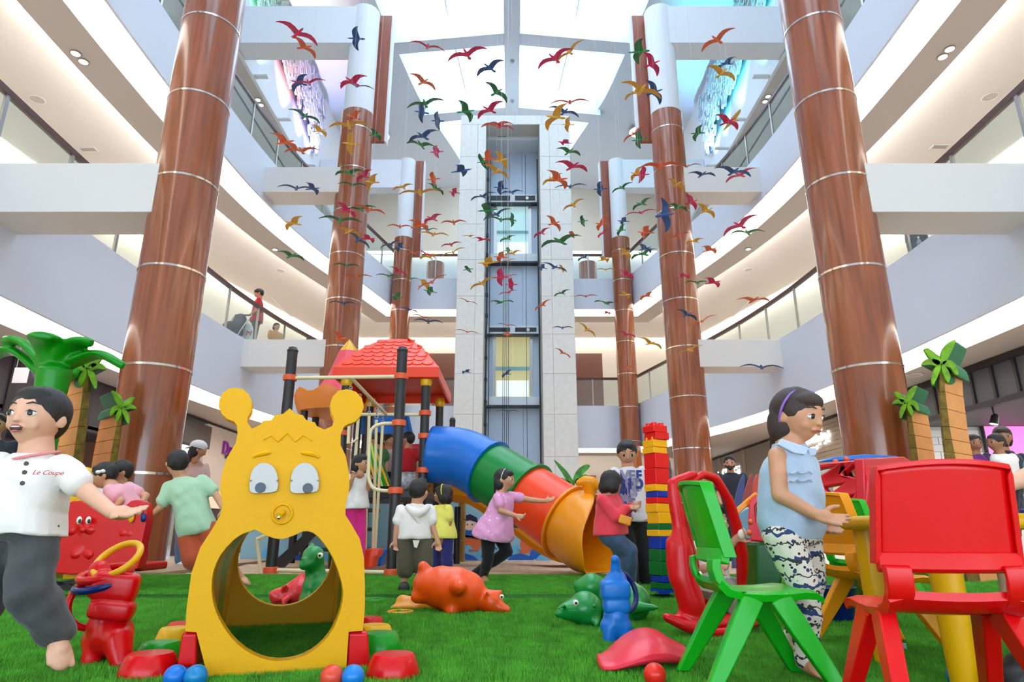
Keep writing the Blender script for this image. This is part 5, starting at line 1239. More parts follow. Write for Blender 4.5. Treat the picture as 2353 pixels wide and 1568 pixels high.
MB().box2((P(125, 1290, D).x, D + 0.12, P(200, 1335, D).z), (P(225, 1290, D).x, D + 0.46, P(125, 1314, D).z)).build('pad', YEL, t, bevel=0.01)
for y in (D + 0.1, D + 0.45):
    MB().beam(P(10, 1362, D) + Vector((0, y - D, 0)), P(230, 1325, D) + Vector((0, y - D, 0)), 0.03, 0.03).build('frame_bar', BLACK, t); MB().beam(P(60, 1330, D) + Vector((0, y - D, 0)), P(215, 1370, D) + Vector((0, y - D, 0)), 0.03, 0.03).build('frame_bar', BLACK, t)
MB().box2((-4.1, D + 0.05, GZ + 0.002), (-3.1, D + 0.5, GZ + 0.05)).build('frame_base', BLACK, t)

# ---------------------------------------------------------------- palms
def frond(mb, a, b, c, w, D, th): pass
t = thing('plastic_palm', 'thick bright green moulded plastic palm crown above the left boy', 'play palm', (P(115, 905, 6.0).x, 6.0, 0.04))
D = 6.0; mb = MB()
GP = shiny('palm_green', (14, 164, 22), 0.35)
mb2 = MB()
c0 = P(115, 905, D)
mb2.lathe([(0.14, 0.04), (0.14, c0.z - 0.1), (0.135, c0.z), (0.145, P(115, 870, D).z), (0.15, P(115, 850, D).z), (0.09, P(115, 838, D).z)], (c0.x, D, 0), 24)
def leaf(pts, ws):
    cs = spl([P(x, y, D + dd) for x, y, dd in pts], 14); ww = [ws[min(int(i / 14 * (len(ws) - 1)), len(ws) - 2)] + (ws[min(int(i / 14 * (len(ws) - 1)), len(ws) - 2) + 1] - ws[min(int(i / 14 * (len(ws) - 1)), len(ws) - 2)]) * (i / 14 * (len(ws) - 1) - min(int(i / 14 * (len(ws) - 1)), len(ws) - 2)) for i in range(15)]
    rings = []
    for i, c in enumerate(cs):
        d = (cs[min(i + 1, 14)] - cs[max(i - 1, 0)]).normalized(); s_ = d.cross(Vector((0, 0, 1)))
        if s_.length < 0.2: s_ = Vector((1, 0, 0))
        s_.normalize(); u = s_.cross(d); w = ww[i] * 1.27; h = 0.042
        rings.append([c + s_ * w * math.cos(a) + u * (h * math.sin(a) + 0.0) for a in [2 * math.pi * q / 12 for q in range(12)]])
    mb2.loft(rings)
leaf([(105, 850, 0), (70, 800, 0), (35, 782, 0), (5, 782, 0)], [0.05, 0.1, 0.08, 0.02]); leaf([(95, 860, 0.05), (50, 815, 0.1), (10, 808, 0.1), (-30, 830, 0.1)], [0.05, 0.09, 0.08, 0.03])
leaf([(112, 850, -0.03), (108, 800, -0.12), (102, 776, -0.25), (98, 772, -0.32)], [0.06, 0.1, 0.12, 0.07]); leaf([(125, 850, 0), (160, 800, -0.05), (190, 785, -0.1), (212, 790, -0.1)], [0.05, 0.1, 0.09, 0.03]); leaf([(125, 858, 0.05), (175, 830, 0.05), (230, 815, 0.05), (285, 842, 0.05)], [0.05, 0.09, 0.08, 0.02]); leaf([(135, 850, 0.1), (150, 862, 0.2), (165, 850, 0.35), (170, 870, 0.35)], [0.06, 0.08, 0.07, 0.03])
remesh(mb2, 'trunk_and_leaves', GP, 0.016, t, 5)

def cut_palm(label, D, px, top, base, trunk, leaves, dx, mirrored=1):
    xa, ya, wa = trunk[-1]; xw, zw = P(xa, ya, D).x, P(xa, ya, D).z
    for q in range(1, 5):
        zq = zw + (0.04 - zw) * q / 4; g = Vector((xw, D, zq)) - CAM; ax = g.dot(Vector((0, CP, SP))); trunk = trunk + [(CXP + F_PX * g.x / ax, CYP - F_PX * g.dot(Vector((0, -SP, CP))) / ax, wa + 2 * q)]
    t = thing('cutout_palm', label, 'palm cutout', (P(base[0], base[1], D).x, D, 0.04), group='painted palm cutouts')
    TAN = mat('palm_trunk_orange', (238, 164, 96), 0.7, var=0.06); TRF = mat('palm_trunk_paint', (124, 96, 22), 0.7, var=0.4, vscale=14); LF = mat('palm_leaf_paint', (120, 176, 24), 0.6, var=0.45, vscale=10); LE = mat('palm_leaf_edge', (24, 122, 84), 0.6)
    # trunk: front painted face with the stepped orange side
    side = 0.34 * dx
    n = len(trunk)
    for i in range(n - 1):
        (xa, ya, wa), (xb, yb_, wb) = trunk[i], trunk[i + 1]
        a, b, c, d = P(xa - wa / 2, ya, D), P(xa + wa / 2, ya, D), P(xb + wb / 2, yb_, D), P(xb - wb / 2, yb_, D)
        a.z -= 0.004; b.z -= 0.004
        MB().prism([a, b, c, d], (0, 0.03, 0)).build('trunk_face', TRF, t)
        off = Vector((side, 0.25, 0)); e, f = (b, c) if dx > 0 else (a, d)
        e2, f2 = e + off, f + off
        MB().add([e, f, f2, e2, e + Vector((0, .03, 0)), f + Vector((0, .03, 0)), f2 + Vector((0, .03, 0)), e2 + Vector((0, .03, 0))], [(0, 1, 2, 3), (7, 6, 5, 4), (0, 4, 5, 1), (3, 2, 6, 7), (1, 5, 6, 2), (0, 3, 7, 4)]).build('trunk_step', TAN, t, bevel=0.004)
    for lf in leaves:
        pts = [P(x, y, D - 0.02) for x, y in smooth_loop(lf, 3)]
        MB().prism(pts, (0, 0.02, 0)).build('leaf_face', LF, t)
        MB().prism([p + Vector((0, 0.022, 0)) for p in pts], (side * 0.95, 0.3, 0.0)).build('leaf_edge', LE, t)
LV_ = [[(0, 0), (-26, -28), (-48, -44), (-62, -40), (-52, -20), (-30, 8), (-6, 20)], [(0, 0), (4, -34), (24, -62), (52, -76), (46, -50), (30, -16), (10, 16)], [(-4, 6), (-30, -6), (-56, -2), (-70, 18), (-40, 16), (-14, 22)], [(6, 6), (32, 0), (52, 14), (64, 50), (52, 52), (34, 28), (10, 20)], [(-4, 14), (-24, 30), (-34, 66), (-30, 92), (-18, 70), (-2, 32)], [(6, 16), (24, 34), (34, 62), (26, 84), (12, 62), (2, 34)]]
def lv(cx_, cy_, s_, m=1): return [[(cx_ + x * s_ * m, cy_ + y * s_) for x, y in l] for l in LV_]
cut_palm('tall painted palm cutout by the shop front at far right', 6.0, 0, 0, (2190, 1090), [(2164, 850, 10), (2166, 900, 12), (2170, 940, 14), (2174, 980, 16), (2178, 1010, 18), (2183, 1040, 20), (2192, 1090, 22)], lv(2163, 828, 0.62), 1)
cut_palm('shorter painted palm cutout beside the right near column', 6.9, 0, 0, (2105, 1075), [(2088, 940, 8), (2092, 970, 10), (2096, 1000, 12), (2100, 1030, 13), (2106, 1075, 14)], lv(2084, 920, 0.45), 1)
cut_palm('tall painted palm cutout behind the green plastic palm', 6.4, 0, 0, (168, 1100), [(199, 860, 10), (196, 900, 12), (192, 940, 14), (187, 980, 16), (182, 1020, 18), (172, 1100, 20)], lv(200, 838, 0.6, -1), -1)
cut_palm('short painted palm cutout beside the left near column', 6.7, 0, 0, (250, 1075), [(277, 950, 8), (272, 980, 10), (267, 1010, 12), (262, 1040, 13), (255, 1085, 14)], lv(280, 932, 0.45, -1), -1)
# flat leafy cutout behind the tube slide
t = thing('leaf_cutout', 'green painted palm leaves standing behind the tube slide mouth', 'leaf cutout', (P(1320, 1110, 9.8).x, 9.8, 0.04))
for l in [[(1318, 1108), (1300, 1080), (1272, 1056), (1290, 1085), (1308, 1112)], [(1316, 1106), (1325, 1082), (1345, 1068), (1356, 1072), (1340, 1090), (1324, 1110)], [(1312, 1110), (1290, 1098), (1275, 1102), (1290, 1112)], [(1320, 1110), (1345, 1090), (1368, 1110), (1360, 1118)], [(1322, 1108), (1340, 1104), (1352, 1122), (1330, 1120)], [(1310, 1112), (1300, 1118), (1290, 1135), (1318, 1125)]]:
    MB().prism([P(x, y, 9.8) for x, y in smooth_loop(l, 3)], (0, 0.02, 0)).build('leaf', mat('leaf_paint', (70, 150, 50), 0.6, var=0.5, vscale=12), t)
MB().box2((P(1316, 1110, 9.8).x - 0.03, 9.83, 0.04), (P(1316, 1110, 9.8).x + 0.03, 9.86, P(1316, 1110, 9.8).z)).build('stem', mat('leaf_paint2', (60, 120, 40), 0.6), t)
# toy trash: rolled surf boards leaning behind the rocker
for i, (x0, col_, lab) in enumerate(((1690, (44, 60, 120), 'navy'), (1708, (170, 60, 50), 'brown red'), (1722, (226, 84, 60), 'orange'))):
    o = MB().prism([P(x, y, 8.6 + i * 0.1) for x, y in smooth_loop([(x0 - 6, 1308), (x0 - 4, 1190), (x0 + 2, 1140), (x0 + 16, 1095), (x0 + 22, 1094), (x0 + 20, 1130), (x0 + 10, 1190), (x0 + 4, 1308)], 3)], (0, 0.05, 0)).build('surf_board', mat('board_%s' % lab, col_, 0.35), None, True, bevel=0.01)
    tag(o, '%s surfboard leaning in the row behind the red rocker' % lab, 'surfboard', 'leaning surfboards')
# ---------------------------------------------------------------- ground-floor shops
GREY = mat('shop_grey_panel', (92, 92, 96), 0.6, bump=0.1); DARKF = mat('shop_dark_frame', (44, 40, 42), 0.5); TAUPE = mat('shop_taupe', (168, 150, 132), 0.6, var=0.08, stretch=(1, 1, 6)); CREAM = mat('shop_cream', (236, 224, 208), 0.6)
BRICK = mat('pier_brick', (190, 168, 146), 0.85, var=0.2, vscale=5, bump=0.4, bscale=30); MORT = mat('pier_mortar', (128, 112, 98), 0.9); WBR = mat('white_brick', (238, 234, 230), 0.6)
SGN = emis('sign_white', (255, 255, 255), 3.0)
WX = 8.3
for sx, nm in ((-1, 'left'), (1, 'right')):
    struct('wall_' + nm, MB().box2((sx * WX, -7, -0.06), (sx * (WX + 0.2), 8.35, 3.36)), CREAM)
    struct('wall_' + nm, MB().box2((sx * (WX + 5.5), 6, -0.06), (sx * (WX + 5.7), 32, 3.36)), CREAM)
    struct('wall_' + nm, MB().box2((sx * WX, 8.3, 3.30), (sx * (WX + 0.2), 31, 3.36)), DARKF)
struct('wall_back', MB().box2((-14, 30.0, -0.06), (14, 30.2, 3.8)), CREAM)
for x in (1.9, 2.6, 3.5, -2.3, -3.4): tag(MB().box2((x, 29.75, -0.05), (x + 0.3, 29.98, 2.9)).build('door_panel', WOODF), 'brown wood panel on the far ground-floor wall, %s' % {-3.4: 'leftmost of all', -2.3: 'just left of the lift shaft', 1.9: 'just right of the lift shaft', 2.6: 'second right of the lift shaft', 3.5: 'rightmost of all'}[x], 'wall panel', 'far wall panels')
# right: brick pier, brick by brick
pier = sroot('wall_brick_pier')
MB().box2((WX + 0.02, 8.36, 0), (WX + 0.35, 9.28, 3.3)).build('mortar', MORT, pier)
bm_ = None
for r_ in range(30):
    for c_ in range(5):
        y0 = 8.37 + c_ * 0.235 - (0.117 if r_ % 2 else 0); y1 = y0 + 0.225; y0 = max(y0, 8.37); y1 = min(y1, 9.27)
        if y1 - y0 < 0.04: continue
        MB().box2((WX - 0.012 + 0.008 * R.random(), y0, 0.02 + r_ * 0.109), (WX + 0.06, y1, 0.118 + r_ * 0.109)).build('brick', BRICK, pier, bevel=0.004)
# shop A: clerestory of grey panels, open below
shA = thing('shop_front', 'shop front with grey clerestory panels and spotlights at far right', 'shop front', (WX, 11.3, 0))
for i in range(8):
    y0 = 9.34 + i * 0.53; MB().box2((WX + 0.03, y0, 2.66), (WX + 0.07, y0 + 0.47, 3.26)).build('clerestory_panel', GREY, shA, bevel=0.005)
    MB().box2((WX - 0.01, y0 + 0.47, 2.62), (WX + 0.08, y0 + 0.53, 3.3)).build('mullion', DARKF, shA)
MB().box2((WX - 0.03, 9.3, 2.56), (WX + 0.1, 13.6, 2.66)).build('head_rail', DARKF, shA, bevel=0.005); MB().box2((WX - 0.02, 9.3, 3.24), (WX + 0.1, 13.6, 3.31)).build('head_rail', DARKF, shA)
MB().box2((WX - 0.02, 13.58, 0), (WX + 0.1, 13.75, 3.3)).build('jamb', DARKF, shA)
MB().box2((WX + 0.1, 9.3, 2.62), (WX + 5.5, 13.9, 2.68)).build('shop_ceiling', GREY, shA)
MB().box2((WX, 13.8, 0), (WX + 5.5, 13.9, 2.62)).build('shop_back_wall', mat('shop_back_white', (226, 220, 216), 0.7), shA)
for r_ in range(12):
    for c_ in range(14):
        x0 = WX + 0.05 + c_ * 0.36 - (0.18 if r_ % 2 else 0); MB().box2((max(x0, WX + 0.02), 13.77, 0.7 + r_ * 0.155), (x0 + 0.345, 13.8, 0.845 + r_ * 0.155)).build('white_brick', WBR, shA, bevel=0.004)
tv = thing('wall_screen', 'large pink wall screen inside the right shop', 'screen', P(2310, 1030, 13.7))
a, b_ = P(2252, 978, 13.72), P(2372, 1066, 13.72)
MB().box2((a.x, 13.66, b_.z), (b_.x, 13.74, a.z)).build('frame', BLACK, tv, bevel=0.01)
MB().box2((a.x + 0.03, 13.655, b_.z + 0.03), (b_.x - 0.03, 13.66, a.z - 0.03)).build('display', mat('pink_display', (226, 110, 180), 0.4, emit=(236, 120, 196), estr=0.9), tv)
for i, (px, py, D_) in enumerate(((2210, 948, 11.5), (2280, 940, 10.6), (2320, 930, 10.0), (2150, 985, 12.6))):
    c = P(px, py, D_); t = thing('track_spotlight', 'dark track spotlight in the right shop, %s' % ['third from the brick pier', 'second from the brick pier', 'nearest the brick pier', 'farthest from the brick pier'][i], 'spotlight', (c.x, c.y, 2.6), group='shop track spotlights')
    c = Vector((max(c.x, WX + 0.35), c.y, 2.42))
    MB().cyl(c + Vector((0, 0, 0.2)), c + Vector((0, 0, 0.06)), 0.015, n=8).build('stem', DARKF, t, True)
    MB().lathe([(0.03, 0.08), (0.06, 0.04), (0.075, -0.12), (0.07, -0.12), (0.05, 0.0)], c, 18, Matrix.Rotation(0.35, 3, 'Y')).build('housing', DARKF, t, True)
    MB().lathe([(0, -0.1), (0.06, -0.1), (0.06, -0.105), (0, -0.105)], c, 18, Matrix.Rotation(0.35, 3, 'Y')).build('lens', emis('spot_lens', (255, 250, 240), 12), t, True)
light('shop_lamp', 'AREA', (WX + 2.2, 11.6, 2.58), 90, (1, 0.96, 0.92), 2.2, shA, aim=(WX + 2.2, 11.8, 0))
# shop B and C: slatted taupe sign walls with Arabic lettering
shB = thing('shop_front', 'taupe slatted shop front with glowing white Arabic sign', 'shop front', (WX, 16.5, 0))
for i in range(9): MB().box2((WX - 0.0 + 0.01 * (i % 2), 13.95, 2.28 + i * 0.113), (WX + 0.06, 20.4, 2.385 + i * 0.113)).build('slat', TAUPE, shB)
for y in (13.95, 15.6, 18.8, 20.35): MB().box2((WX - 0.05, y, 0), (WX + 0.1, y + 0.22, 3.28)).build('jamb', TAUPE, shB, bevel=0.01)
MB().box2((WX + 0.02, 13.95, 2.1), (WX + 0.1, 20.4, 2.28)).build('lintel', mat('shop_oak', (190, 150, 104), 0.5), shB)
MB().box2((WX + 1.6, 13.9, 0), (WX + 1.7, 20.4, 2.3)).build('display_wall', mat('interior_glow', (236, 214, 186), 0.6, emit=(250, 230, 200), estr=0.35), shB)  # wall given its own warm glow to stand for the lit interior
light('shop_lamp', 'AREA', (WX + 0.9, 17.2, 2.2), 60, (1, 0.9, 0.78), 1.2, shB, aim=(WX + 0.9, 17.2, 0))
ARF = None
import os
for d in bpy.utils.resource_path('LOCAL'), bpy.utils.resource_path('SYSTEM'):
    pass
RS_ = Matrix(((0, 0, 1), (-1, 0, 0), (0, 1, 0))).transposed().transposed()
RROT = Matrix(((0, 0, -1), (-1, 0, 0), (0, 1, 0)))          # text on the right wall, read from the atrium
LROT = Matrix(((0, 0, 1), (1, 0, 0), (0, 1, 0)))
def arab(chars): return ''.join(chr(c) for c in reversed(chars))
s1 = arab([0xFE91, 0xFEEE, 0xFEE7, 0xFEF4, 0xFED4, 0xFE8E, 0xFEB3, 0xFEF2]); s1b = arab([0xFEB3, 0xFEE4, 0xFEB4, 0xFE96]); s2 = arab([0xFE97, 0xFEB8, 0xFE8E, 0xFEAD, 0xFEDF, 0xFEB0]) ; s2b = arab([0xFEDB, 0xFEF4, 0xFE9A])
c = onx(1868, 1005, WX - 0.03); text(s1, c, 0.52, SGN, RROT, shB, 'sign_lettering', 0.02); c = onx(1862, 1030, WX - 0.03); text(s1b, c, 0.26, SGN, RROT, shB, 'sign_lettering', 0.02)
shC = thing('shop_front', 'grey shop front with white Arabic sign beyond the right middle column', 'shop front', (WX, 24, 0))
MB().box2((WX, 20.6, 1.95), (WX + 0.1, 30, 3.28)).build('sign_wall', mat('shop_stone_grey', (150, 140, 130), 0.7, var=0.1, stretch=(1, 8, 1)), shC)
for y in (20.6, 23.2, 26.0, 29.7): MB().box2((WX - 0.04, y, 0), (WX + 0.1, y + 0.25, 3.28)).build('jamb', TAUPE, shC)
MB().box2((WX + 0.6, 20.7, 0), (WX + 0.7, 30, 1.95)).build('display_wall', mat('shop_slat_dark', (108, 94, 84), 0.6), shC)
c = onx(1672, 1088, WX - 0.03); text(s2b + ' & ' + s2, c, 0.5, SGN, RROT, shC, 'sign_lettering', 0.02)
# left: dark shop, then the cream shop
shD = thing('shop_front', 'dark shop front with purple-lit sign letters at far left', 'shop front', (-WX, 10, 0))
MB().box2((-WX - 0.1, 8.35, 2.35), (-WX, 14.6, 3.3)).build('sign_wall', mat('shop_charcoal', (70, 62, 70), 0.6), shD)
for y in (8.35, 10.4, 12.4, 14.5): MB().box2((-WX - 0.1, y, 0), (-WX + 0.03, y + 0.16, 3.3)).build('jamb', DARKF, shD)
MB().box2((-WX - 2.6, 8.4, 0), (-WX - 2.5, 14.6, 2.4)).build('display_wall', mat('shop_plum', (112, 92, 112), 0.6), shD)
MB().box2((-WX - 2.6, 8.4, 2.4), (-WX, 14.6, 2.46)).build('shop_ceiling', DARKF, shD)
for y, m_ in ((9.0, (60, 80, 170)), (10.8, (236, 236, 244)), (12.6, (232, 230, 240)), (11.8, (200, 40, 60))):
    MB().box2((-WX - 2.48, y, 0.5), (-WX - 2.44, y + 0.7, 1.9)).build('lit_display', mat('lit_display_%d' % m_[0], m_, 0.5, emit=m_, estr=0.6), shD)  # panels glow by themselves so the displays look lit
for ch, px, py in (('S', 147, 911), ('A', 150, 882), ('R', 92, 858)): text(ch, onx(px, py, -WX + 0.03), 0.3, emis('sign_violet', (236, 214, 255), 3), LROT, shD, 'sign_lettering', 0.02)
light('shop_lamp', 'AREA', (-WX - 1.3, 11, 2.38), 60, (0.9, 0.85, 1), 1.6, shD, aim=(-WX - 1.3, 11, 0))
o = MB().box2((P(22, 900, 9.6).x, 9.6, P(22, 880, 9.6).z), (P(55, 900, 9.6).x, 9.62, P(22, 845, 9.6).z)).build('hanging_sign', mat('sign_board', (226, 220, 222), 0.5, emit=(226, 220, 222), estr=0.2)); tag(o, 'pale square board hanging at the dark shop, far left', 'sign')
o2 = MB().cyl((P(38, 845, 9.61).x, 9.61, P(38, 845, 9.61).z), (P(38, 845, 9.61).x, 9.61, 3.36), 0.006).build('hanger', STEEL, o)
shE = thing('shop_front', 'cream shop front with purple Dune lettering behind the caterpillar', 'shop front', (-WX, 18.5, 0))
MB().box2((-WX - 0.1, 17.6, 0), (-WX, 24.0, 3.3)).build('sign_wall', mat('shop_warm_white', (240, 228, 218), 0.6), shE)  # plain warm white wall colour
MB().box2((-WX - 0.1, 14.8, 2.6), (-WX + 0.12, 17.6, 3.2)).build('shutter_box', mat('shutter_grey', (96, 88, 86), 0.5), shE, bevel=0.02)
MB().box2((-WX - 1.5, 14.8, 0), (-WX - 1.4, 17.6, 2.7)).build('display_wall', mat('shop_brown', (120, 82, 62), 0.6), shE)
MB().box2((-WX - 0.05, 17.4, 0), (-WX + 0.06, 17.62, 3.2)).build('jamb', CREAM, shE)
c = onx(531, 1035, -WX + 0.03); text('Dune', c, 0.52, mat('sign_purple', (120, 40, 120), 0.4, emit=(120, 30, 130), estr=0.3), LROT, shE, 'sign_lettering', 0.03); c = onx(529, 1052, -WX + 0.03); text('LONDON', c, 0.16, BLACK, LROT, shE, 'sign_lettering', 0.01)
o = thing('display_counter', 'glazed shop counter behind the woman in the cap', 'counter', (-WX + 0.9, 16.5, -0.06))
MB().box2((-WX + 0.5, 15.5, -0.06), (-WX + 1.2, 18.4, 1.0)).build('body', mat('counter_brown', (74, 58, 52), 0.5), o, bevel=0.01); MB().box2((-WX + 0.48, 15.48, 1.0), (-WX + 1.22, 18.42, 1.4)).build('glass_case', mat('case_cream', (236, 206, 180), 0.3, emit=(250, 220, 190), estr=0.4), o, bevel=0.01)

# ---------------------------------------------------------------- ceiling fittings
def downlight(px, py, z, lab, r=0.075, s=14):
    c = onz(px, py, z)
    if z > 13: c.x = math.copysign(max(abs(c.x), 8.22), c.x)
    t = thing('downlight', lab, 'downlight', (c.x, c.y, z), group='recessed downlights')
    MB().lathe([(r * 1.25, 0.0), (r * 1.3, -0.015), (r, -0.02), (r, 0.03)], (c.x, c.y, z), 20).build('ring', STEEL, t, True); MB().lathe([(0, -0.012), (r, -0.012), (r, -0.008), (0, -0.008)], (c.x, c.y, z), 20).build('lens', emis('downlight_lens', (255, 246, 238), s), t, True)
S3 = 8.898
for px, py, z, lab in ((174, 122, S3, 'upper of the two bright downlights at top left'), (192, 141, S3, 'lower of the two bright downlights at top left'), (2182, 112, S3, 'upper of the two bright downlights at top right'), (2166, 130, S3, 'lower of the two bright downlights at top right'),
                       (600, 229, 13.89, 'left of the twin downlights beside the left near column'), (610, 241, 13.89, 'right of the twin downlights beside the left near column'), (1731, 221, 13.89, 'right of the twin downlights beside the right near column'), (1722, 233, 13.89, 'left of the twin downlights beside the right near column'),
                       (632, 573, S3, 'single downlight under the left second-storey slab'), (1719, 572, S3, 'single downlight under the right second-storey slab')): downlight(px, py, z, lab)
def disc_light(px, py, z, r, lab):
    c = onz(px, py, z); t = thing('disc_light', lab, 'ceiling light', (c.x, c.y, z), group='round ceiling lights')
    MB().lathe([(r * 1.06, 0.0), (r * 1.06, -0.03), (r, -0.035), (r, 0)], (c.x, c.y, z), 28).build('rim', WHITE, t, True); MB().lathe([(0, -0.025), (r, -0.025), (r, -0.02), (0, -0.02)], (c.x, c.y, z), 28).build('diffuser', emis('disc_diffuser', (255, 248, 236), 6), t, True)
zc_ = 9.335
disc_light(1016, 795, zc_, 0.2, 'small round ceiling light left of the lift shaft'); disc_light(1341, 793, zc_, 0.2, 'small round ceiling light right of the lift shaft'); disc_light(1484, 812, zc_, 0.33, 'large oval ceiling light right of the far column')
c = onz(874, 312, 18.35); disc_light(874, 312, rz(c.x) - 0.055, 0.42, 'large glowing roof disc beside the left middle column'); disc_light(1467, 302, rz(c.x) - 0.055, 0.42, 'large glowing roof disc beside the right middle column')
for px, py, z, lab in ((85, 228, zc_, 'round ceiling speaker at upper left'), (2275, 222, zc_, 'round ceiling speaker at upper right'), (2100, 862, 3.365, 'round ceiling speaker near the tall right palm'), (645, 622, zc_, 'round ceiling speaker beyond the left near column'), (1720, 620, zc_, 'round ceiling speaker above the right balcony')):
    c = onz(px, py, z); t = thing('ceiling_speaker', lab, 'speaker', (c.x, c.y, z), group='ceiling speakers'); MB().lathe([(0.16, 0), (0.165, -0.012), (0.14, -0.016), (0.14, 0)], (c.x, c.y, z), 24).build('rim', WHITE, t, True); MB().lathe([(0, -0.01), (0.14, -0.01), (0.14, -0.005), (0, -0.005)], (c.x, c.y, z), 24).build('grille', SOFFIT, t, True)
for px, py, lab in ((203, 343, 'rectangular ceiling vent above the left beam'), (2160, 337, 'rectangular ceiling vent above the right beam')):
    c = onz(px, py, zc_); t = thing('ceiling_vent', lab, 'vent', (c.x, c.y, zc_)); 
    for y in (-0.09, 0.09): MB().box2((c.x - 0.2, c.y + y - 0.015, zc_ - 0.015), (c.x + 0.2, c.y + y + 0.015, zc_ + 0.001)).build('frame', WHITE, t)
    for x in (-0.19, 0.19): MB().box2((c.x + x - 0.015, c.y - 0.1, zc_ - 0.015), (c.x + x + 0.015, c.y + 0.1, zc_ + 0.001)).build('frame', WHITE, t)
    for i in range(4): MB().box2((c.x - 0.18, c.y - 0.07 + i * 0.04, zc_ - 0.012), (c.x + 0.18, c.y - 0.05 + i * 0.04, zc_ - 0.003)).build('slat', SOFFIT, t)
for px, py, lab in ((1177, 140, 'small sensor on the ridge beam'), (1177, 232, 'camera dome on the ridge beam')):
    c = onz(px, py, RZ - 0.425); tag(MB().lathe([(0, -0.1), (0.05, -0.09), (0.08, -0.05), (0.085, 0), (0, 0)], (c.x, c.y, RZ - 0.42), 16).build('camera_dome', mat('dome_grey', (150, 156, 166), 0.3), None, True), lab, 'camera')

# ---------------------------------------------------------------- carved lattice with coloured wash lights on the upper walls
LATM = mat('lattice_white', (214, 214, 218), 0.6)
for sx, nm in ((-1, 'left'), (1, 'right')):
    lx = sx * 7.72
    mirror = (lambda p: p) if sx < 0 else (lambda p: (2 * CXP - p[0], p[1]))
    ol = [onx(*mirror(p), lx) for p in ((590, -30), (652, -30), (752, 248), (740, 300), (728, 352), (690, 240))]
    t = thing('lattice_panel', 'carved white lattice panel on the upper %s wall, lit %s' % (nm, 'in green and pink' if sx < 0 else 'in cyan'), 'lattice panel', ol[2], group='carved lattice panels')
    ys_p = [(v.y, v.z) for v in ol]
    def inside(y, z):
        c_ = False; n = len(ys_p); j_ = n - 1
        for i in range(n):
            (y1, z1), (y2, z2) = ys_p[i], ys_p[j_]
            if (z1 > z) != (z2 > z) and y < (y2 - y1) * (z - z1) / (z2 - z1) + y1: c_ = not c_
            j_ = i
        return c_
    rr = random.Random(5); y0, y1 = min(p[0] for p in ys_p), max(p[0] for p in ys_p); z0, z1 = min(p[1] for p in ys_p), max(p[1] for p in ys_p)
    mb = MB(); n = 0; tries = 0
    while n < 300 and tries < 8000:
        tries += 1; y, z = rr.uniform(y0, y1), rr.uniform(z0, z1)
        if not inside(y, z) or z > 17.9: continue
        a, b = rr.uniform(0.08, 0.15), rr.uniform(0.2, 0.36); th = 0.35 + rr.uniform(-0.3, 0.3); dx = rr.uniform(-0.03, 0.03); w = 0.032
        ring = []
        for q in range(10):
            an = 2 * math.pi * q / 10; 
            u = [(a * math.cos(an), b * math.sin(an)), ((a - w) * math.cos(an), (b - w) * math.sin(an))]
            for (uu, vv) in u:
                yy_, zz_ = uu * math.cos(th) - vv * math.sin(th), uu * math.sin(th) + vv * math.cos(th); ring.append((yy_ + y, zz_ + z))
        o_ = len(mb.v)
        for (yy_, zz_) in ring: mb.v.append((lx + dx, yy_, zz_)); mb.v.append((lx + dx + sx * 0.07, yy_, zz_))
        for q in range(10):
            A = o_ + q * 4; B = o_ + ((q + 1) % 10) * 4
            mb.f += [(A, B, B + 2, A + 2), (A, A + 1, B + 1, B), (A + 2, B + 2, B + 3, A + 3)]
        n += 1
    MB().prism([Vector((lx + sx * 0.12, v.y, min(v.z, 18.05))) for v in ol], (sx * 0.06, 0, 0)).build('gap_shade', mat('lattice_shadow_board', (74, 80, 88), 0.8), t)  # dark sheet added so the lattice gaps read as shaded
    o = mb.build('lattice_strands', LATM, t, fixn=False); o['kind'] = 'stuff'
    cols = ((0.2, 1, 0.5), (1, 0.35, 0.4), (0.6, 0.4, 1.0), (0.5, 0.5, 1)) if sx < 0 else ((0.05, 0.9, 1), (0.1, 0.8, 1), (0.1, 0.7, 1), (0.3, 0.6, 1))
    for i, (px, py) in enumerate(((640, 160), (690, 262), (724, 330), (760, 200))):
        c = onx(*mirror((px, py)), sx * 7.25); t2 = thing('wash_lamp', '%s coloured wash lamp below the %s lattice' % (['first', 'second', 'third', 'fourth'][i], nm), 'lamp', (sx * 7.5, c.y, 13.95), group='coloured wash lamps')
        c2 = Vector((sx * 7.5, c.y, 13.98))
        MB().box2((c2.x - 0.05, c2.y - 0.08, c2.z - 0.03), (sx * 7.94, c2.y + 0.08, c2.z + 0.03)).build('housing', WHITE, t2, bevel=0.01)
        light('led', 'SPOT', (c2.x, c2.y, c2.z + 0.08), 420, cols[i], 0.05, t2, aim=(sx * 7.75, c2.y, c2.z + 2.6), spot=1.3)

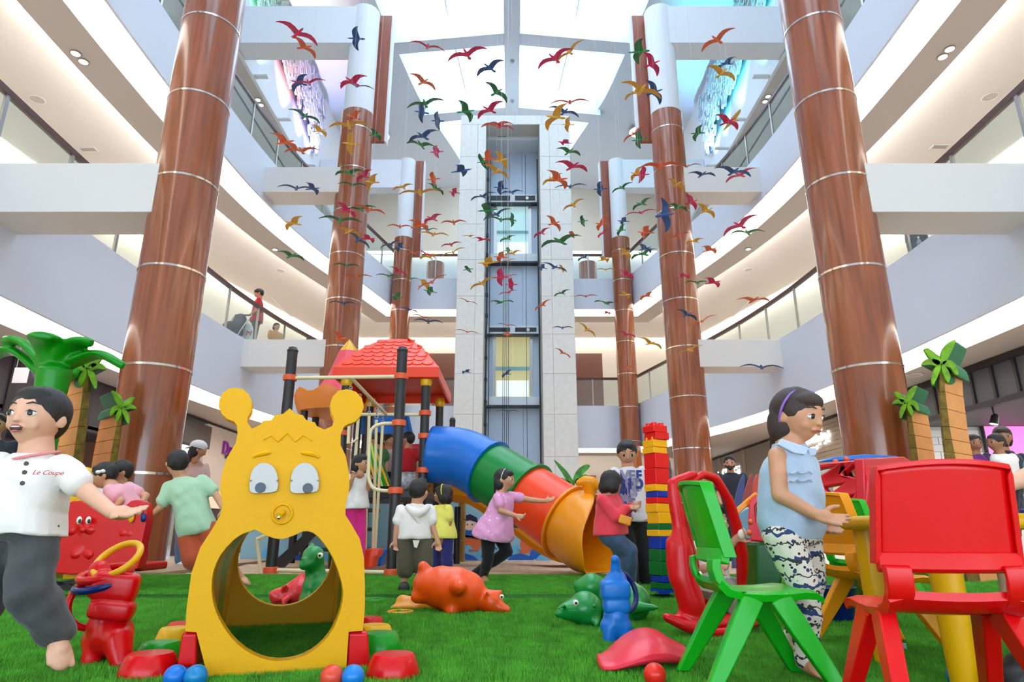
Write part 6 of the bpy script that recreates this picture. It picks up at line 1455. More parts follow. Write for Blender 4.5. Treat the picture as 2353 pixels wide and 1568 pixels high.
# ---------------------------------------------------------------- small things on the balconies
st = thing('stroller', 'grey stroller in front of the man in red on the left balcony', 'stroller', (P(548, 740, 15.8).x, 15.8, 4.945))
c = Vector((-7.1, 15.75, 4.945)); dk = mat('stroller_fabric', (70, 66, 68), 0.8)
for dx in (-0.22, 0.22):
    for dy in (-0.35, 0.3): MB().torus(c + Vector((dx, dy, 0.1)), 0.085, 0.02, Matrix.Rotation(math.pi / 2, 3, 'Y'), 18, 8).build('wheel', BLACK, st, True)
    MB().pipe(spl([c + Vector((dx, -0.35, 0.12)), c + Vector((dx, 0.0, 0.55)), c + Vector((dx, 0.45, 1.02))], 10), 0.014, 8).build('frame_tube', STEEL, st, True); MB().cyl(c + Vector((dx, 0.3, 0.12)), c + Vector((dx, 0.0, 0.55)), 0.014, n=8).build('frame_tube', STEEL, st, True)
MB().cyl(c + Vector((-0.22, 0.45, 1.02)), c + Vector((0.22, 0.45, 1.02)), 0.018, n=8).build('handle', BLACK, st, True)
mb = MB(); mb.cap(c + Vector((0, -0.25, 0.42)), c + Vector((0, 0.1, 0.5)), 0.2, 0.22); mb.cap(c + Vector((0, 0.1, 0.5)), c + Vector((0, 0.3, 0.85)), 0.2, 0.16); remesh(mb, 'seat', dk, 0.025, st, 4)
bg_ = thing('shopping_bag', 'white carrier bag with red lettering hanging on the stroller', 'bag', P(565, 735, 15.6)); c = Vector((-7.0, 16.2, 5.4))
mb = MB(); mb.loft([[c + Vector((a * w * 0.8, b * 0.1, z)) for a, b in ((-1, -1), (1, -1), (1, 1), (-1, 1))] for w, z in ((0.2, -0.3), (0.24, -0.1), (0.22, 0.2), (0.18, 0.3))]).build('bag_body', mat('bag_white', (240, 238, 236), 0.5), bg_, bevel=0.03)
for y in (-0.08, 0.08): MB().pipe(spl([c + Vector((-0.1, y, 0.28)), c + Vector((0, y, 0.45)), c + Vector((0.1, y, 0.28))], 8), 0.008, 6).build('strap', mat('bag_white', (240, 238, 236), 0.5), bg_, True)
text('H&M', c + Vector((0, -0.115, 0.02)), 0.2, mat('bag_red', (206, 30, 50), 0.5), FR, bg_, 'lettering', 0.002, 0.2)
bt = P(2043, 590, 10.2); bt = Vector((6.98, 10.15, 5.085)); t = thing('water_bottle', 'clear water bottle standing on the right balcony edge', 'bottle', bt)
MB().lathe([(0.035, 0), (0.037, 0.02), (0.036, 0.16), (0.014, 0.21), (0.014, 0.23), (0, 0.23)], bt, 16).build('shell', CLR, t, True); MB().lathe([(0.0375, 0.06), (0.0375, 0.12)], bt, 16).build('label_band', mat('label_blue', (60, 110, 170), 0.5), t, True); MB().lathe([(0.016, 0.225), (0.016, 0.25), (0, 0.25)], bt, 12).build('cap', WHITE, t, True)
# dark wood panels and wall lamps beside the lift on the first storey
for (x0, x1), lab in (((1322, 1388), 'dark wood wall panel right of the lift on the first storey'), ((975, 1042), 'dark wood wall panel left of the lift on the first storey')):
    a, b_ = P(x0, 812, 28.0), P(x1, 932, 28.0)
    t = thing('wood_wall_panel', lab, 'wall panel', (a.x, 28, 4.95)); zz0 = 4.95
    hgt = (a.z - zz0) / 3
    for i in range(3): MB().box2((a.x, 28, zz0 + i * hgt + 0.01), (b_.x, 28.08, zz0 + (i + 1) * hgt - 0.01)).build('panel', mat('dark_wood_panel', (104, 58, 40), 0.4, var=0.15, stretch=(6, 6, 1)), t)
# ---------------------------------------------------------------- people
def skin(name, rgb): return mat(name, rgb, 0.5, sss=0.12, var=0.05, vscale=30)
SK1 = skin('skin_light', (226, 172, 142)); SK2 = skin('skin_tan', (206, 148, 112)); SK3 = skin('skin_brown', (178, 118, 84))
HAIRB = mat('hair_black', (24, 18, 18), 0.42, bump=0.5, bscale=60, stretch=(6, 6, 1)); HAIRD = mat('hair_dark_brown', (52, 34, 28), 0.45, bump=0.5, bscale=60, stretch=(6, 6, 1))
EYEW = mat('eye_white', (236, 230, 224), 0.25); IRIS = mat('iris_dark', (30, 18, 14), 0.15); LIP = mat('lip', (176, 92, 84), 0.45); MOUTHD = mat('mouth_dark', (70, 24, 24), 0.5); TEETH = mat('teeth', (240, 234, 224), 0.3)
def lerp(a, b, t): return a + (b - a) * t
class Fig:
    def __init__(s, label, D, H, J, skinm, vox=0.006, group=None, cat='person'):
        s.D = D; s.H = H; s.sk = skinm; s.vox = vox
        s.J = {k: P(v[0], v[1], D + (v[2] if len(v) > 2 else 0.0)) for k, v in J.items()}
        j = s.J; base = (j['ha'] + j['hb']) / 2
        lows = [j[k].z for k in ('fa', 'fb') if k in j]
        s.root = thing('person', label, cat, (base.x, base.y, (min(lows) if lows else base.z) - 0.02), group=group)
        s.side = (j['sb'] - j['sa']).normalized(); s.up = ((j['sa'] + j['sb']) / 2 - base).normalized(); s.front = s.up.cross(s.side)
        if s.front.length < 0.1: s.front = Vector((0, -1, 0))
        s.front.normalize()
    def torso(s, mb, g=0.0, lo=0.0, hi=1.0, flare=0.0, depth=1.0, belly=0.0, hem=0.0):
        j = s.J; H = s.H; hip = (j['ha'] + j['hb']) / 2; sh = (j['sa'] + j['sb']) / 2; neck = j['nk']
        hw = (j['hb'] - j['ha']); sw = (j['sb'] - j['sa']); rings = []
        tab = [(-0.12, 0.5, 0.9, 0.36), (-0.04, 0.92, 1.0, 0.44), (0.08, 1.0, 1.0, 0.47), (0.3, 0.97, 0.98, 0.45), (0.55, 0.5, 1.0, 0.45), (0.8, 0.2, 1.02, 0.42), (0.93, 0.05, 1.0, 0.36), (1.0, 0.0, 0.84, 0.30), (1.06, 0.0, 0.5, 0.25), (1.07, 0.0, 0.36, 0.24)]
        for t, wh, k, dp in tab:
            if t < lo - 1e-6 or t > hi + 0.07: continue
            c = hip.lerp(sh, t) if t <= 1 else sh.lerp(neck, 0.45 if t < 1.065 else 0.85)
            w = (hw * wh + sw * (1 - wh)); wl = w.length / 2
            wd = w.normalized(); half = (wl + 0.22 * H * wh + 0.02 * H) * k + g
            d = dp * H * depth + g
            if flare and t < 0.6: half += flare * (0.6 - t); d += flare * (0.6 - t)
            if hem and t < 0.5: q_ = hem * s.H * (0.5 - t) / 0.5; half += q_; d += q_
            if belly: d += belly * H * math.exp(-((t - 0.3) / 0.3) ** 2)
            f = s.up.cross(wd).normalized()
            ring = []
            for q in range(20):
                a = 2 * math.pi * q / 20; ca, sa = math.cos(a), math.sin(a)
                e = 0.85; ring.append(c + wd * (math.copysign(abs(ca) ** e, ca) * half) + f * (math.copysign(abs(sa) ** e, sa) * d))
            rings.append(ring)
        mb.loft(rings)
    def arm(s, mb, q, g=0.0, to=2.0, rs=(0.165, 0.145, 0.105)):
        j = s.J; H = s.H; a, b, c = j['s' + q], j['e' + q], j['w' + q]
        r0, r1, r2 = [r * H + g for r in rs]
        a2 = a
        if to >= 1:
            mb.cap(a2, b, r0, r1, 14)
            if to > 1: t = min(1, to - 1); mb.cap(b, b.lerp(c, t), r1 * 1.0, lerp(r1, r2, t), 14); 
        else: mb.cap(a2, a.lerp(b, to), r0, lerp(r0, r1, to) * (1.0 + 0.12 * (g > 0)), 14)
    def leg(s, mb, q, g=0.0, to=2.0, rs=(0.27, 0.205, 0.13)):
        j = s.J; H = s.H; a, b, c = j['h' + q].lerp(j['k' + q], 0.1), j['k' + q], j['f' + q]
        r0, r1, r2 = [r * H + g for r in rs]
        if to >= 1:
            mb.cap(a, b, r0, r1, 14)
            if to > 1:
                t = min(1, to - 1); m = b.lerp(c, 0.3); back = (b - a).normalized() - (c - b).normalized()
                mb.cap(b, b.lerp(c, t), r1, lerp(r1, r2, t), 14)
                if t > 0.35: mb.cap(b, b.lerp(c, 0.4), r1 * 0.95, r1 * 1.02, 14)
        else: mb.cap(a, a.lerp(b, to), r0, lerp(r0, r1, to) * (1.0 + 0.15 * (g > 0)), 14)
    def hand(s, mb, q, tip, pn=None, curl=0.35, thumb=1, spread=0.16):
        H = s.H; w = s.J['w' + q]; tp = P(tip[0], tip[1], s.D + (tip[2] if len(tip) > 2 else 0))
        d = (tp - w).normalized(); pn = Vector(pn or (0, -1, 0.2)); x = d.cross(pn).normalized(); n = x.cross(d).normalized()
        Rm = Matrix((x, d, n)).transposed(); L = 0.62 * H
        mb.ell(w + d * L * 0.26, (0.155 * H, 0.19 * H, 0.07 * H), Rm, 14, 10); mb.cap(w, w + d * L * 0.3, 0.1 * H, 0.12 * H)
        for i, (ln, an) in enumerate(((0.78, -1.5), (0.95, -0.5), (0.9, 0.5), (0.7, 1.5))):
            b0 = w + d * L * 0.46 + x * (an * 0.072 * H); dd = (d + x * an * spread * 0.5).normalized(); cu = curl * (1 + 0.2 * i)
            p1 = b0 + (dd * math.cos(cu) + n * math.sin(cu)) * (0.15 * H * ln); p2 = p1 + (dd * math.cos(cu * 2.2) + n * math.sin(cu * 2.2)) * (0.13 * H * ln)
            mb.cap(b0, p1, 0.042 * H, 0.04 * H, 8, 3); mb.cap(p1, p2, 0.04 * H, 0.032 * H, 8, 3)
        tb_ = w + d * L * 0.18 + x * (thumb * 0.12 * H); t1 = tb_ + (d * 0.55 + x * thumb * 0.75 + n * 0.35).normalized() * 0.15 * H; t2 = t1 + (d * 0.9 + x * thumb * 0.3 + n * 0.3).normalized() * 0.12 * H
        mb.cap(tb_, t1, 0.058 * H, 0.045 * H, 8, 3); mb.cap(t1, t2, 0.045 * H, 0.036 * H, 8, 3)
    def foot(s, mb, q, tip=None, g=0.0, toes=True):
        H = s.H; a = s.J['f' + q]; t = P(tip[0], tip[1], s.D + (tip[2] if len(tip) > 2 else 0)) if tip else a + Vector((0.02, -0.5 * H, -0.12 * H))
        d = (t - a); L = d.length; d.normalize(); x = d.cross(Vector((0, 0, 1)) if abs(d.z) < 0.85 else s.side.cross(d)).normalized(); n = x.cross(d)
        mb.cap(a - d * 0.1 * H - n * 0.05 * H, a.lerp(t, 0.55), 0.14 * H + g, 0.15 * H + g, 12); mb.ell(a.lerp(t, 0.68), (0.19 * H + g, 0.26 * H + g, 0.1 * H + g), Matrix((x, d, n)).transposed(), 14, 10)
        if toes:
            for i in range(5):
                c = a.lerp(t, 0.9 - 0.03 * i) + x * ((i - 2) * 0.075 * H); mb.cap(c - d * 0.1 * H, c + d * 0.06 * H, 0.045 * H, 0.045 * H * (1.2 if i == 0 else 1), 8, 3)
        else: mb.ell(a.lerp(t, 0.85), (0.17 * H + g, 0.2 * H + g, 0.11 * H + g), Matrix((x, d, n)).transposed(), 14, 10)
    def head(s, mb, fwd, tilt=(0, 0, 1), ears=True):
        s.hf = frame(fwd, tilt); c = s.J['hd']; h = s.H / 2; s.hc = c; R3 = s.hf
        def hv(v):
            x, y, z = v.x * 0.77, v.y * 0.9, v.z
            if v.z < -0.05:
                k = (-v.z - 0.05) / 0.95; x *= 1 - 0.33 * k ** 1.4
                y *= (1 - 0.1 * k) if v.y > 0 else (1 - 0.5 * k)
            if v.y > 0:
                y += 0.03 * math.exp(-((v.z + 0.75) / 0.2) ** 2) * math.exp(-(v.x / 0.3) ** 2)
                for sx in (-1, 1): y -= 0.07 * math.exp(-((v.x - sx * 0.36) / 0.17) ** 2 - ((v.z - 0.0) / 0.13) ** 2)
            return Vector((x, y, z))
        mb.ell(c, h, R3, 40, 30, hv)
        L = lambda x, y, z: c + R3 @ Vector((x * h, y * h, z * h))
        s.L = L
        mb.cap(L(0, 0.84, 0.04), L(0, 0.91, -0.2), 0.05 * h, 0.075 * h, 10); mb.ell(L(0, 0.895, -0.23), (0.125 * h, 0.09 * h, 0.08 * h), R3, 12, 8)
        for sx in (-1, 1):
            mb.ell(L(sx * 0.33, 0.54, -0.3), (0.22 * h, 0.2 * h, 0.22 * h), R3, 12, 10)
            if ears:
                mb.ell(L(sx * 0.8, -0.08, -0.1), (0.07 * h, 0.17 * h, 0.23 * h), R3 @ Matrix.Rotation(sx * 0.35, 3, 'Z'), 12, 10)
        mb.ell(L(0, 0.76, -0.47), (0.24 * h, 0.12 * h, 0.1 * h), R3, 12, 8)
        j = s.J; mb.cap(j['nk'] - s.up * 0.05 * s.H, c + R3 @ Vector((0, -0.15 * h, -0.45 * h)), 0.26 * s.H, 0.235 * s.H, 16)
    def face(s, mouth='closed', eyes=True):
        h = s.H / 2; R3 = s.hf; L = s.L; r = s.root
        for sx in (-1, 1):
            if eyes:
                e = MB().ell(L(sx * 0.33, 0.76, 0.01), (0.165 * h, 0.09 * h, 0.1 * h), R3 @ Matrix.Rotation(-sx * 0.3, 3, 'Z'), 14, 10).build('eye', EYEW, r, True)
                MB().ell(L(sx * 0.335, 0.832, 0.005), (0.088 * h, 0.03 * h, 0.09 * h), R3 @ Matrix.Rotation(-sx * 0.3, 3, 'Z'), 12, 8).build('iris', IRIS, e, True)
                MB().chain([L(sx * 0.17, 0.82, 0.05), L(sx * 0.31, 0.845, 0.105), L(sx * 0.48, 0.77, 0.05)], [0.014 * h, 0.02 * h, 0.012 * h], 6).build('eyelid', HAIRB, e, True)
            MB().chain([L(sx * 0.17, 0.85, 0.31), L(sx * 0.33, 0.82, 0.36), L(sx * 0.52, 0.70, 0.31)], [0.018 * h, 0.026 * h, 0.014 * h], 8).build('eyebrow', s.hm if hasattr(s, 'hm') else HAIRB, r, True)
        if mouth == 'open':
            m = MB().ell(L(0, 0.83, -0.5), (0.2 * h, 0.07 * h, 0.1 * h), R3, 14, 10).build('mouth', MOUTHD, r, True)
            MB().ell(L(0, 0.87, -0.45), (0.15 * h, 0.04 * h, 0.035 * h), R3, 12, 8).build('teeth', TEETH, m, True)
            MB().chain([L(-0.2, 0.8, -0.47), L(-0.08, 0.885, -0.41), L(0.08, 0.885, -0.41), L(0.2, 0.8, -0.47)], [0.02 * h, 0.035 * h, 0.035 * h, 0.02 * h], 8).build('lip', LIP, m, True)
            MB().chain([L(-0.18, 0.8, -0.54), L(0, 0.88, -0.61), L(0.18, 0.8, -0.54)], [0.02 * h, 0.045 * h, 0.02 * h], 8).build('lip', LIP, m, True)
        else:
            MB().chain([L(-0.2, 0.78, -0.5), L(-0.07, 0.875, -0.47), L(0.07, 0.875, -0.47), L(0.2, 0.78, -0.5)], [0.02 * h, 0.04 * h, 0.04 * h, 0.02 * h], 8).build('mouth', LIP, r, True)
    def hair(s, style, m, extra=()):
        s.hm = m; h = s.H / 2; R3 = s.hf; L = s.L; mb = MB()
        E = lambda c, rr: mb.ell(L(*c), tuple(q * h for q in rr), R3, 24, 18)
        E((0, -0.14, 0.22), (0.85, 0.97, 0.9))
        if style == 'short': E((0, -0.45, -0.1), (0.72, 0.52, 0.6)); E((0, 0.32, 0.72), (0.55, 0.45, 0.28))
        if style in ('bob', 'long', 'fringe'): E((0, 0.36, 0.58), (0.66, 0.5, 0.36))
        if style == 'bob':
            for sx in (-1, 1): E((sx * 0.58, -0.2, -0.3), (0.36, 0.6, 0.68))
            E((0, -0.5, -0.3), (0.8, 0.5, 0.75))
        if style in ('long', 'fringe'):
            for sx in (-1, 1): E((sx * 0.52, -0.4, -0.35), (0.34, 0.5, 0.7))
            E((0, -0.55, -0.35), (0.72, 0.45, 0.8))
            mb.cap(L(0, -0.62, -0.4), L(0, -0.72, -1.35), 0.5 * h, 0.3 * h, 16)
        if style == 'tied': E((0, -0.45, 0.0), (0.74, 0.55, 0.6)); E((0, 0.25, 0.66), (0.6, 0.5, 0.3))
        for a, b, ra, rb in extra: mb.cap(L(*a), L(*b), ra * h, rb * h, 14)
        return remesh(mb, 'hair', m, max(0.004, s.vox), s.root, 3, wr=0.012 * h if s.vox < 0.005 else 0.02 * h, wf=(14, 22, 24))
    def body(s, bare='ab', legs='ab', hands=None, feet=None, fwd=(0, -1, 0), tilt=(0, 0, 1), ears=True):
        mb = MB(); s.torso(mb)
        for q in 'ab': s.arm(mb, q)
        for q in 'ab': s.leg(mb, q)
        for q, kw in (hands or {}).items(): s.hand(mb, q, **kw)
        for q, kw in (feet or {}).items(): s.foot(mb, q, **kw)
        s.head(mb, fwd, tilt, ears)
        return remesh(mb, 'body', s.sk, s.vox, s.root, 4)
    def shirt(s, m, sleeve=0.55, lo=-0.04, g=0.03, flare=0.0, wr=0.004, name='shirt', hi=1.0, belly=0.05, arms='ab', sl=(0.165, 0.165, 0.13), hem=0.07):
        mb = MB(); G = max(g * s.H * 1.6, 1.8 * s.vox); s.torso(mb, G, lo, hi, flare, 1.0, belly, hem)
        for q in arms:
            if sleeve > 0: s.arm(mb, q, G, sleeve, sl)
        return remesh(mb, name, m, s.vox * 1.15, s.root, 4, wr=wr * s.H / 0.2 * 0.6)
    def pants(s, m, to=1.9, g=0.035, wr=0.003, name='trousers', rs=(0.28, 0.225, 0.165), hi=0.12):
        mb = MB(); G = max(g * s.H * 1.4, 1.8 * s.vox); s.torso(mb, G * 0.5, -0.12, hi)
        for q in 'ab': s.leg(mb, q, G, to, rs)
        return remesh(mb, name, m, s.vox * 1.15, s.root, 4, wr=wr * s.H / 0.2 * 0.6)
    def shoes(s, m, tips):
        for q, tip in tips.items():
            mb = MB(); s.foot(mb, q, tip, 0.018, False); remesh(mb, 'shoe', m, s.vox * 1.2, s.root, 3)
def cloth(name, rgb, **k): return mat(name, rgb, 0.85, bump=0.15, bscale=120, sheen=0.2, **k)

# 1 barefoot running boy, left foreground
f = Fig('boy in white henley and grey jeans running barefoot at far left', 2.2, 0.205, dict(hd=(86, 962), nk=(84, 1040), sa=(2, 1066, 0.05), sb=(142, 1072, -0.02), ea=(-55, 1130), wa=(-70, 1200), eb=(196, 1128, -0.02), wb=(258, 1178, -0.05), ha=(18, 1225), hb=(84, 1225), ka=(-30, 1330), fa=(-70, 1470), kb=(66, 1360, -0.03), fb=(132, 1452, 0.05)), SK1, 0.0042)
f.body(hands={'b': dict(tip=(312, 1180, -0.06), pn=(0.1, -0.5, 0.85), curl=0.12, thumb=1, spread=0.3), 'a': dict(tip=(-90, 1240))}, feet={'b': dict(tip=(140, 1530, 0.02)), 'a': dict(tip=(-120, 1500))}, fwd=(0.0, -1.0, 0.05))
WH = cloth('white_cotton', (238, 230, 224))
sh_ = f.shirt(WH, 0.62, wr=0.006, lo=-0.1, belly=0.05, hem=0.07)
f.pants(cloth('grey_denim', (74, 74, 76), var=0.2, vscale=14), 1.94, wr=0.008, rs=(0.31, 0.28, 0.23))
f.hair('short', HAIRB); f.face('open')
PKS = mat('pink_stitch', (226, 140, 140), 0.7)
nk = f.J['nk']; 
MB().torus(nk + f.up * (-0.012), 0.062, 0.005, frame(f.front, f.up) @ Matrix.Rotation(0.25, 3, 'X'), 32, 8, 1.12).build('collar_stitch', PKS, sh_, True)
for px, py in ((62, 1066), (58, 1086), (53, 1111)):
    c = P(px, py, f.D - 0.135); MB().lathe([(0, 0), (0.0065, 0), (0.007, 0.002), (0.007, 0.005), (0, 0.005)], c, 14, Matrix.Rotation(math.pi / 2, 3, 'X')).build('button', mat('button_dark', (60, 50, 42), 0.4), sh_, True)
text('Le Coupe', P(110, 1087, f.D - 0.118), 0.021, mat('red_embroidery', (200, 60, 66), 0.6), Matrix.Rotation(0.35, 3, 'Z') @ FR, sh_, shear=0.4)

# 2 girl with purple headband, right foreground
f = Fig('girl with purple headband, blue sleeveless shirt and patterned leggings', 2.42, 0.2, dict(hd=(1834, 957, 0.0), nk=(1814, 1016, 0.02), sa=(1786, 1048, -0.06), sb=(1842, 1042, 0.12), ea=(1792, 1138, -0.09), wa=(1872, 1182, -0.12), eb=(1860, 1130, 0.17), wb=(1884, 1180, 0.12), ha=(1796, 1228, -0.04), hb=(1842, 1228, 0.08), ka=(1846, 1345, -0.06), fa=(1855, 1520, -0.02), kb=(1862, 1335, 0.1), fb=(1826, 1468, 0.2)), SK2, 0.0042)
f.body(hands={'a': dict(tip=(1922, 1196, -0.16), pn=(0.1, -0.75, 0.6), curl=0.12, thumb=-1, spread=0.35), 'b': dict(tip=(1905, 1210, 0.1))}, feet={'a': dict(tip=(1905, 1556, -0.12)), 'b': dict(tip=(1850, 1500, 0.15))}, fwd=(0.52, -0.83, -0.2))
DEN = cloth('pale_denim', (170, 190, 212), var=0.08, vscale=12)
sh_ = f.shirt(DEN, 0.0, wr=0.006, lo=-0.04, flare=0.0, belly=0.05, hi=1.0, hem=-0.03)
LEG = mat('patterned_leggings', (232, 222, 206), 0.8)
nt = LEG.node_tree; b = nt.nodes['Principled BSDF']
def pattern(nt, b, base, marks):
    tc = nt.nodes.new('ShaderNodeTexCoord'); prev = None
    for i, (scale, thr, col, kind) in enumerate(marks):
        mp = nt.nodes.new('ShaderNodeMapping'); mp.inputs['Location'].default_value = (i * 3.1, i * 1.7, 0); nt.links.new(tc.outputs['Object'], mp.inputs[0])
        if kind == 'wave':
            w = nt.nodes.new('ShaderNodeTexWave'); w.wave_type = 'BANDS'; w.bands_direction = 'Z'; w.inputs['Scale'].default_value = scale; w.inputs['Distortion'].default_value = 3; w.inputs['Detail'].default_value = 2; w.inputs['Detail Scale'].default_value = 6; out = w.outputs['Fac']
        else:
            w = nt.nodes.new('ShaderNodeTexVoronoi'); w.inputs['Scale'].default_value = scale; out = w.outputs['Distance']
        nt.links.new(mp.outputs[0], w.inputs['Vector'])
        m_ = nt.nodes.new('ShaderNodeMath'); m_.operation = 'GREATER_THAN' if kind == 'wave' else 'LESS_THAN'; m_.inputs[1].default_value = thr; nt.links.new(out, m_.inputs[0])
        mx = nt.nodes.new('ShaderNodeMixRGB'); nt.links.new(m_.outputs[0], mx.inputs[0]); mx.inputs[2].default_value = lin(col)
        if prev is None: mx.inputs[1].default_value = lin(base)
        else: nt.links.new(prev, mx.inputs[1])
        prev = mx.outputs[0]
    nt.links.new(prev, b.inputs['Base Color'])
pattern(nt, b, (234, 224, 208), [(46, 0.22, (40, 40, 48), 'v'), (30, 0.2, (40, 62, 112), 'v'), (34, 0.16, (150, 50, 60), 'v'), (3.6, 0.93, (46, 66, 112), 'wave'), (6.1, 0.965, (50, 50, 56), 'wave')])
f.pants(LEG, 1.95, g=0.02, wr=0.003, rs=(0.31, 0.24, 0.17))
f.hair('fringe', HAIRD, extra=[((0.3, -0.6, -0.5), (0.2, -0.85, -1.2), 0.3, 0.15), ((-0.4, -0.5, -0.4), (-0.45, -0.75, -1.25), 0.25, 0.1)]); f.face('closed')
h = f.H / 2
hb_ = MB().torus(f.L(0, -0.1, 0.12), 0.93 * h, 0.045 * h, f.hf @ Matrix.Rotation(math.pi / 2 - 0.25, 3, 'X') @ Matrix.Rotation(0, 3, 'Z'), 40, 8, 0.97).build('headband', mat('headband_purple', (146, 96, 190), 0.4), f.root, True)
MB().lathe([(0, 0), (0.16 * h, 0.02 * h), (0.12 * h, 0.09 * h), (0, 0.12 * h)], f.L(-0.52, 0.16, 0.9), 5, f.hf @ Matrix.Rotation(-0.5, 3, 'Y')).build('headband_star', mat('headband_purple', (146, 96, 190), 0.4), hb_, True)
for sgn, x0 in ((1, (1800, 1018)), (-1, (1842, 1012))):
    pass
COLR = cloth('collar_denim', (188, 204, 226))
MB().prism([P(x, y, f.D - 0.115) for x, y in ((1788, 1022), (1796, 1008), (1860, 1030), (1851, 1046), (1826, 1042))], (0, 0.02, 0.0)).build('collar', COLR, sh_, bevel=0.004)
MB().prism([P(x, y, f.D - 0.02) for x, y in ((1856, 1030), (1878, 1030), (1876, 1046), (1862, 1050))], (0, 0.03, 0)).build('collar', COLR, sh_, bevel=0.004)
for i, py in enumerate((1086, 1104)):
    pts = spl([P(1812 + q * 9, py + 3 * math.sin(q * 2.3), f.D - 0.15 + 0.016 * q * 0.5) for q in range(7)], 30); MB().pipe(pts, 0.0045, 8).build('ruffle', DEN, sh_, True)

# 3 boy in green T-shirt
f = Fig('boy in pale green T-shirt running behind the caterpillar tunnel', 5.25, 0.2, dict(hd=(407, 1066), nk=(415, 1096, 0.02), sa=(388, 1118, -0.05), sb=(464, 1104, 0.03), ea=(371, 1164, -0.08), wa=(345, 1186, -0.1), eb=(494, 1134, 0.03), wb=(512, 1168, 0), ha=(432, 1220), hb=(474, 1214), ka=(450, 1290, -0.05), fa=(472, 1362, 0.05), kb=(520, 1285, 0), fb=(556, 1330, 0.1)), SK2, 0.008)
f.body(hands={'a': dict(tip=(334, 1194, -0.1)), 'b': dict(tip=(520, 1190))}, feet={'a': dict(tip=(480, 1372, -0.05)), 'b': dict(tip=(568, 1340, 0.1))}, fwd=(-0.6, 0.75, -0.15))
f.shirt(cloth('sage_cotton', (170, 204, 168)), 0.75, wr=0.007, belly=0.05, lo=-0.12); f.pants(cloth('rust_cotton', (176, 72, 34)), 0.9, name='shorts', rs=(0.37, 0.34, 0.2)); f.hair('short', HAIRB)

# 4, 5 children in the red boat
f = Fig('girl in pink T-shirt with white hair bow sitting in the red boat', 5.28, 0.2, dict(hd=(238, 1094), nk=(258, 1118), sa=(252, 1126, -0.06), sb=(292, 1122, 0.1), ea=(278, 1152, -0.08), wa=(262, 1168, -0.1), eb=(336, 1140, 0.1), wb=(322, 1166, 0.02), ha=(290, 1190), hb=(312, 1190, 0.1), ka=(250, 1205, 0), fa=(245, 1280, 0.05), kb=(262, 1205, 0.12), fb=(258, 1280, 0.12)), SK2, 0.008)
f.body(hands={'a': dict(tip=(250, 1180, -0.1)), 'b': dict(tip=(315, 1180))}, feet={}, fwd=(-0.86, -0.42, -0.25))
f.shirt(cloth('pink_cotton', (238, 164, 176)), 0.55, wr=0.005); f.pants(cloth('white_leggings', (226, 220, 222)), 1.9); f.hair('tied', HAIRB, extra=[((0.5, -0.5, -0.05), (0.65, -0.55, -0.7), 0.3, 0.2)]); f.face()
bw_ = MB(); c = f.L(-0.72, 0.1, 0.25)
for s_ in (-1, 1): bw_.ell(f.L(-0.78, 0.1 + s_ * 0.16, 0.3), (0.02, 0.022, 0.016), None, 10, 8)
bw_.ell(f.L(-0.8, 0.1, 0.3), 0.009); remesh(bw_, 'hair_bow', mat('bow_white', (240, 240, 236), 0.5), 0.005, f.root, 2)
f = Fig('dark-haired boy in white and black shirt behind the girl in the boat', 5.5, 0.19, dict(hd=(276, 1086), nk=(272, 1112), sa=(240, 1124), sb=(296, 1120, 0.05), ea=(232, 1150), wa=(228, 1172), eb=(305, 1150), wb=(300, 1175), ha=(255, 1190), hb=(285, 1190), ka=(250, 1215), fa=(250, 1285), kb=(285, 1215), fb=(285, 1285)), SK2, 0.01)
f.body(hands={'a': dict(tip=(225, 1180)), 'b': dict(tip=(300, 1185))}, fwd=(-0.7, -0.6, -0.2)); f.shirt(cloth('white_black_print', (220, 216, 216), var=0.6, vscale=9), 0.55); f.pants(cloth('dark_cotton', (40, 42, 52)), 1.9); f.hair('short', HAIRB); f.face()

# 6 woman in a white cap
f = Fig('woman in backwards white cap and jeans standing by the left column', 8.9, 0.225, dict(hd=(456, 1034), nk=(448, 1056), sa=(430, 1072), sb=(470, 1072, 0.2), ea=(432, 1112), wa=(446, 1140, -0.1), eb=(474, 1112, 0.2), wb=(466, 1140), ha=(416, 1170), hb=(446, 1170, 0.1), ka=(416, 1235), fa=(412, 1296), kb=(438, 1235, 0.1), fb=(436, 1294, 0.1)), SK2, 0.012)
f.body(hands={'a': dict(tip=(452, 1150)), 'b': dict(tip=(466, 1150))}, fwd=(0.8, 0.35, -0.1)); f.shirt(cloth('peach_top', (226, 184, 172)), 0.6, wr=0.003); f.pants(cloth('blue_denim', (88, 122, 168)), 1.9); f.hair('long', HAIRB); f.face()
f.shoes(mat('white_shoe', (236, 232, 230), 0.5), {'a': (430, 1306, -0.1), 'b': (446, 1306, 0.0)})
h = f.H / 2; mb = MB(); mb.ell(f.L(0, -0.08, 0.42), (0.92 * h, 1.02 * h, 0.78 * h), f.hf, 20, 14); mb.ell(f.L(0, -1.1, 0.1), (0.6 * h, 0.55 * h, 0.1 * h), f.hf @ Matrix.Rotation(0.4, 3, 'X'), 16, 10); remesh(mb, 'cap', mat('cap_white', (232, 232, 234), 0.7), 0.012, f.root, 3)

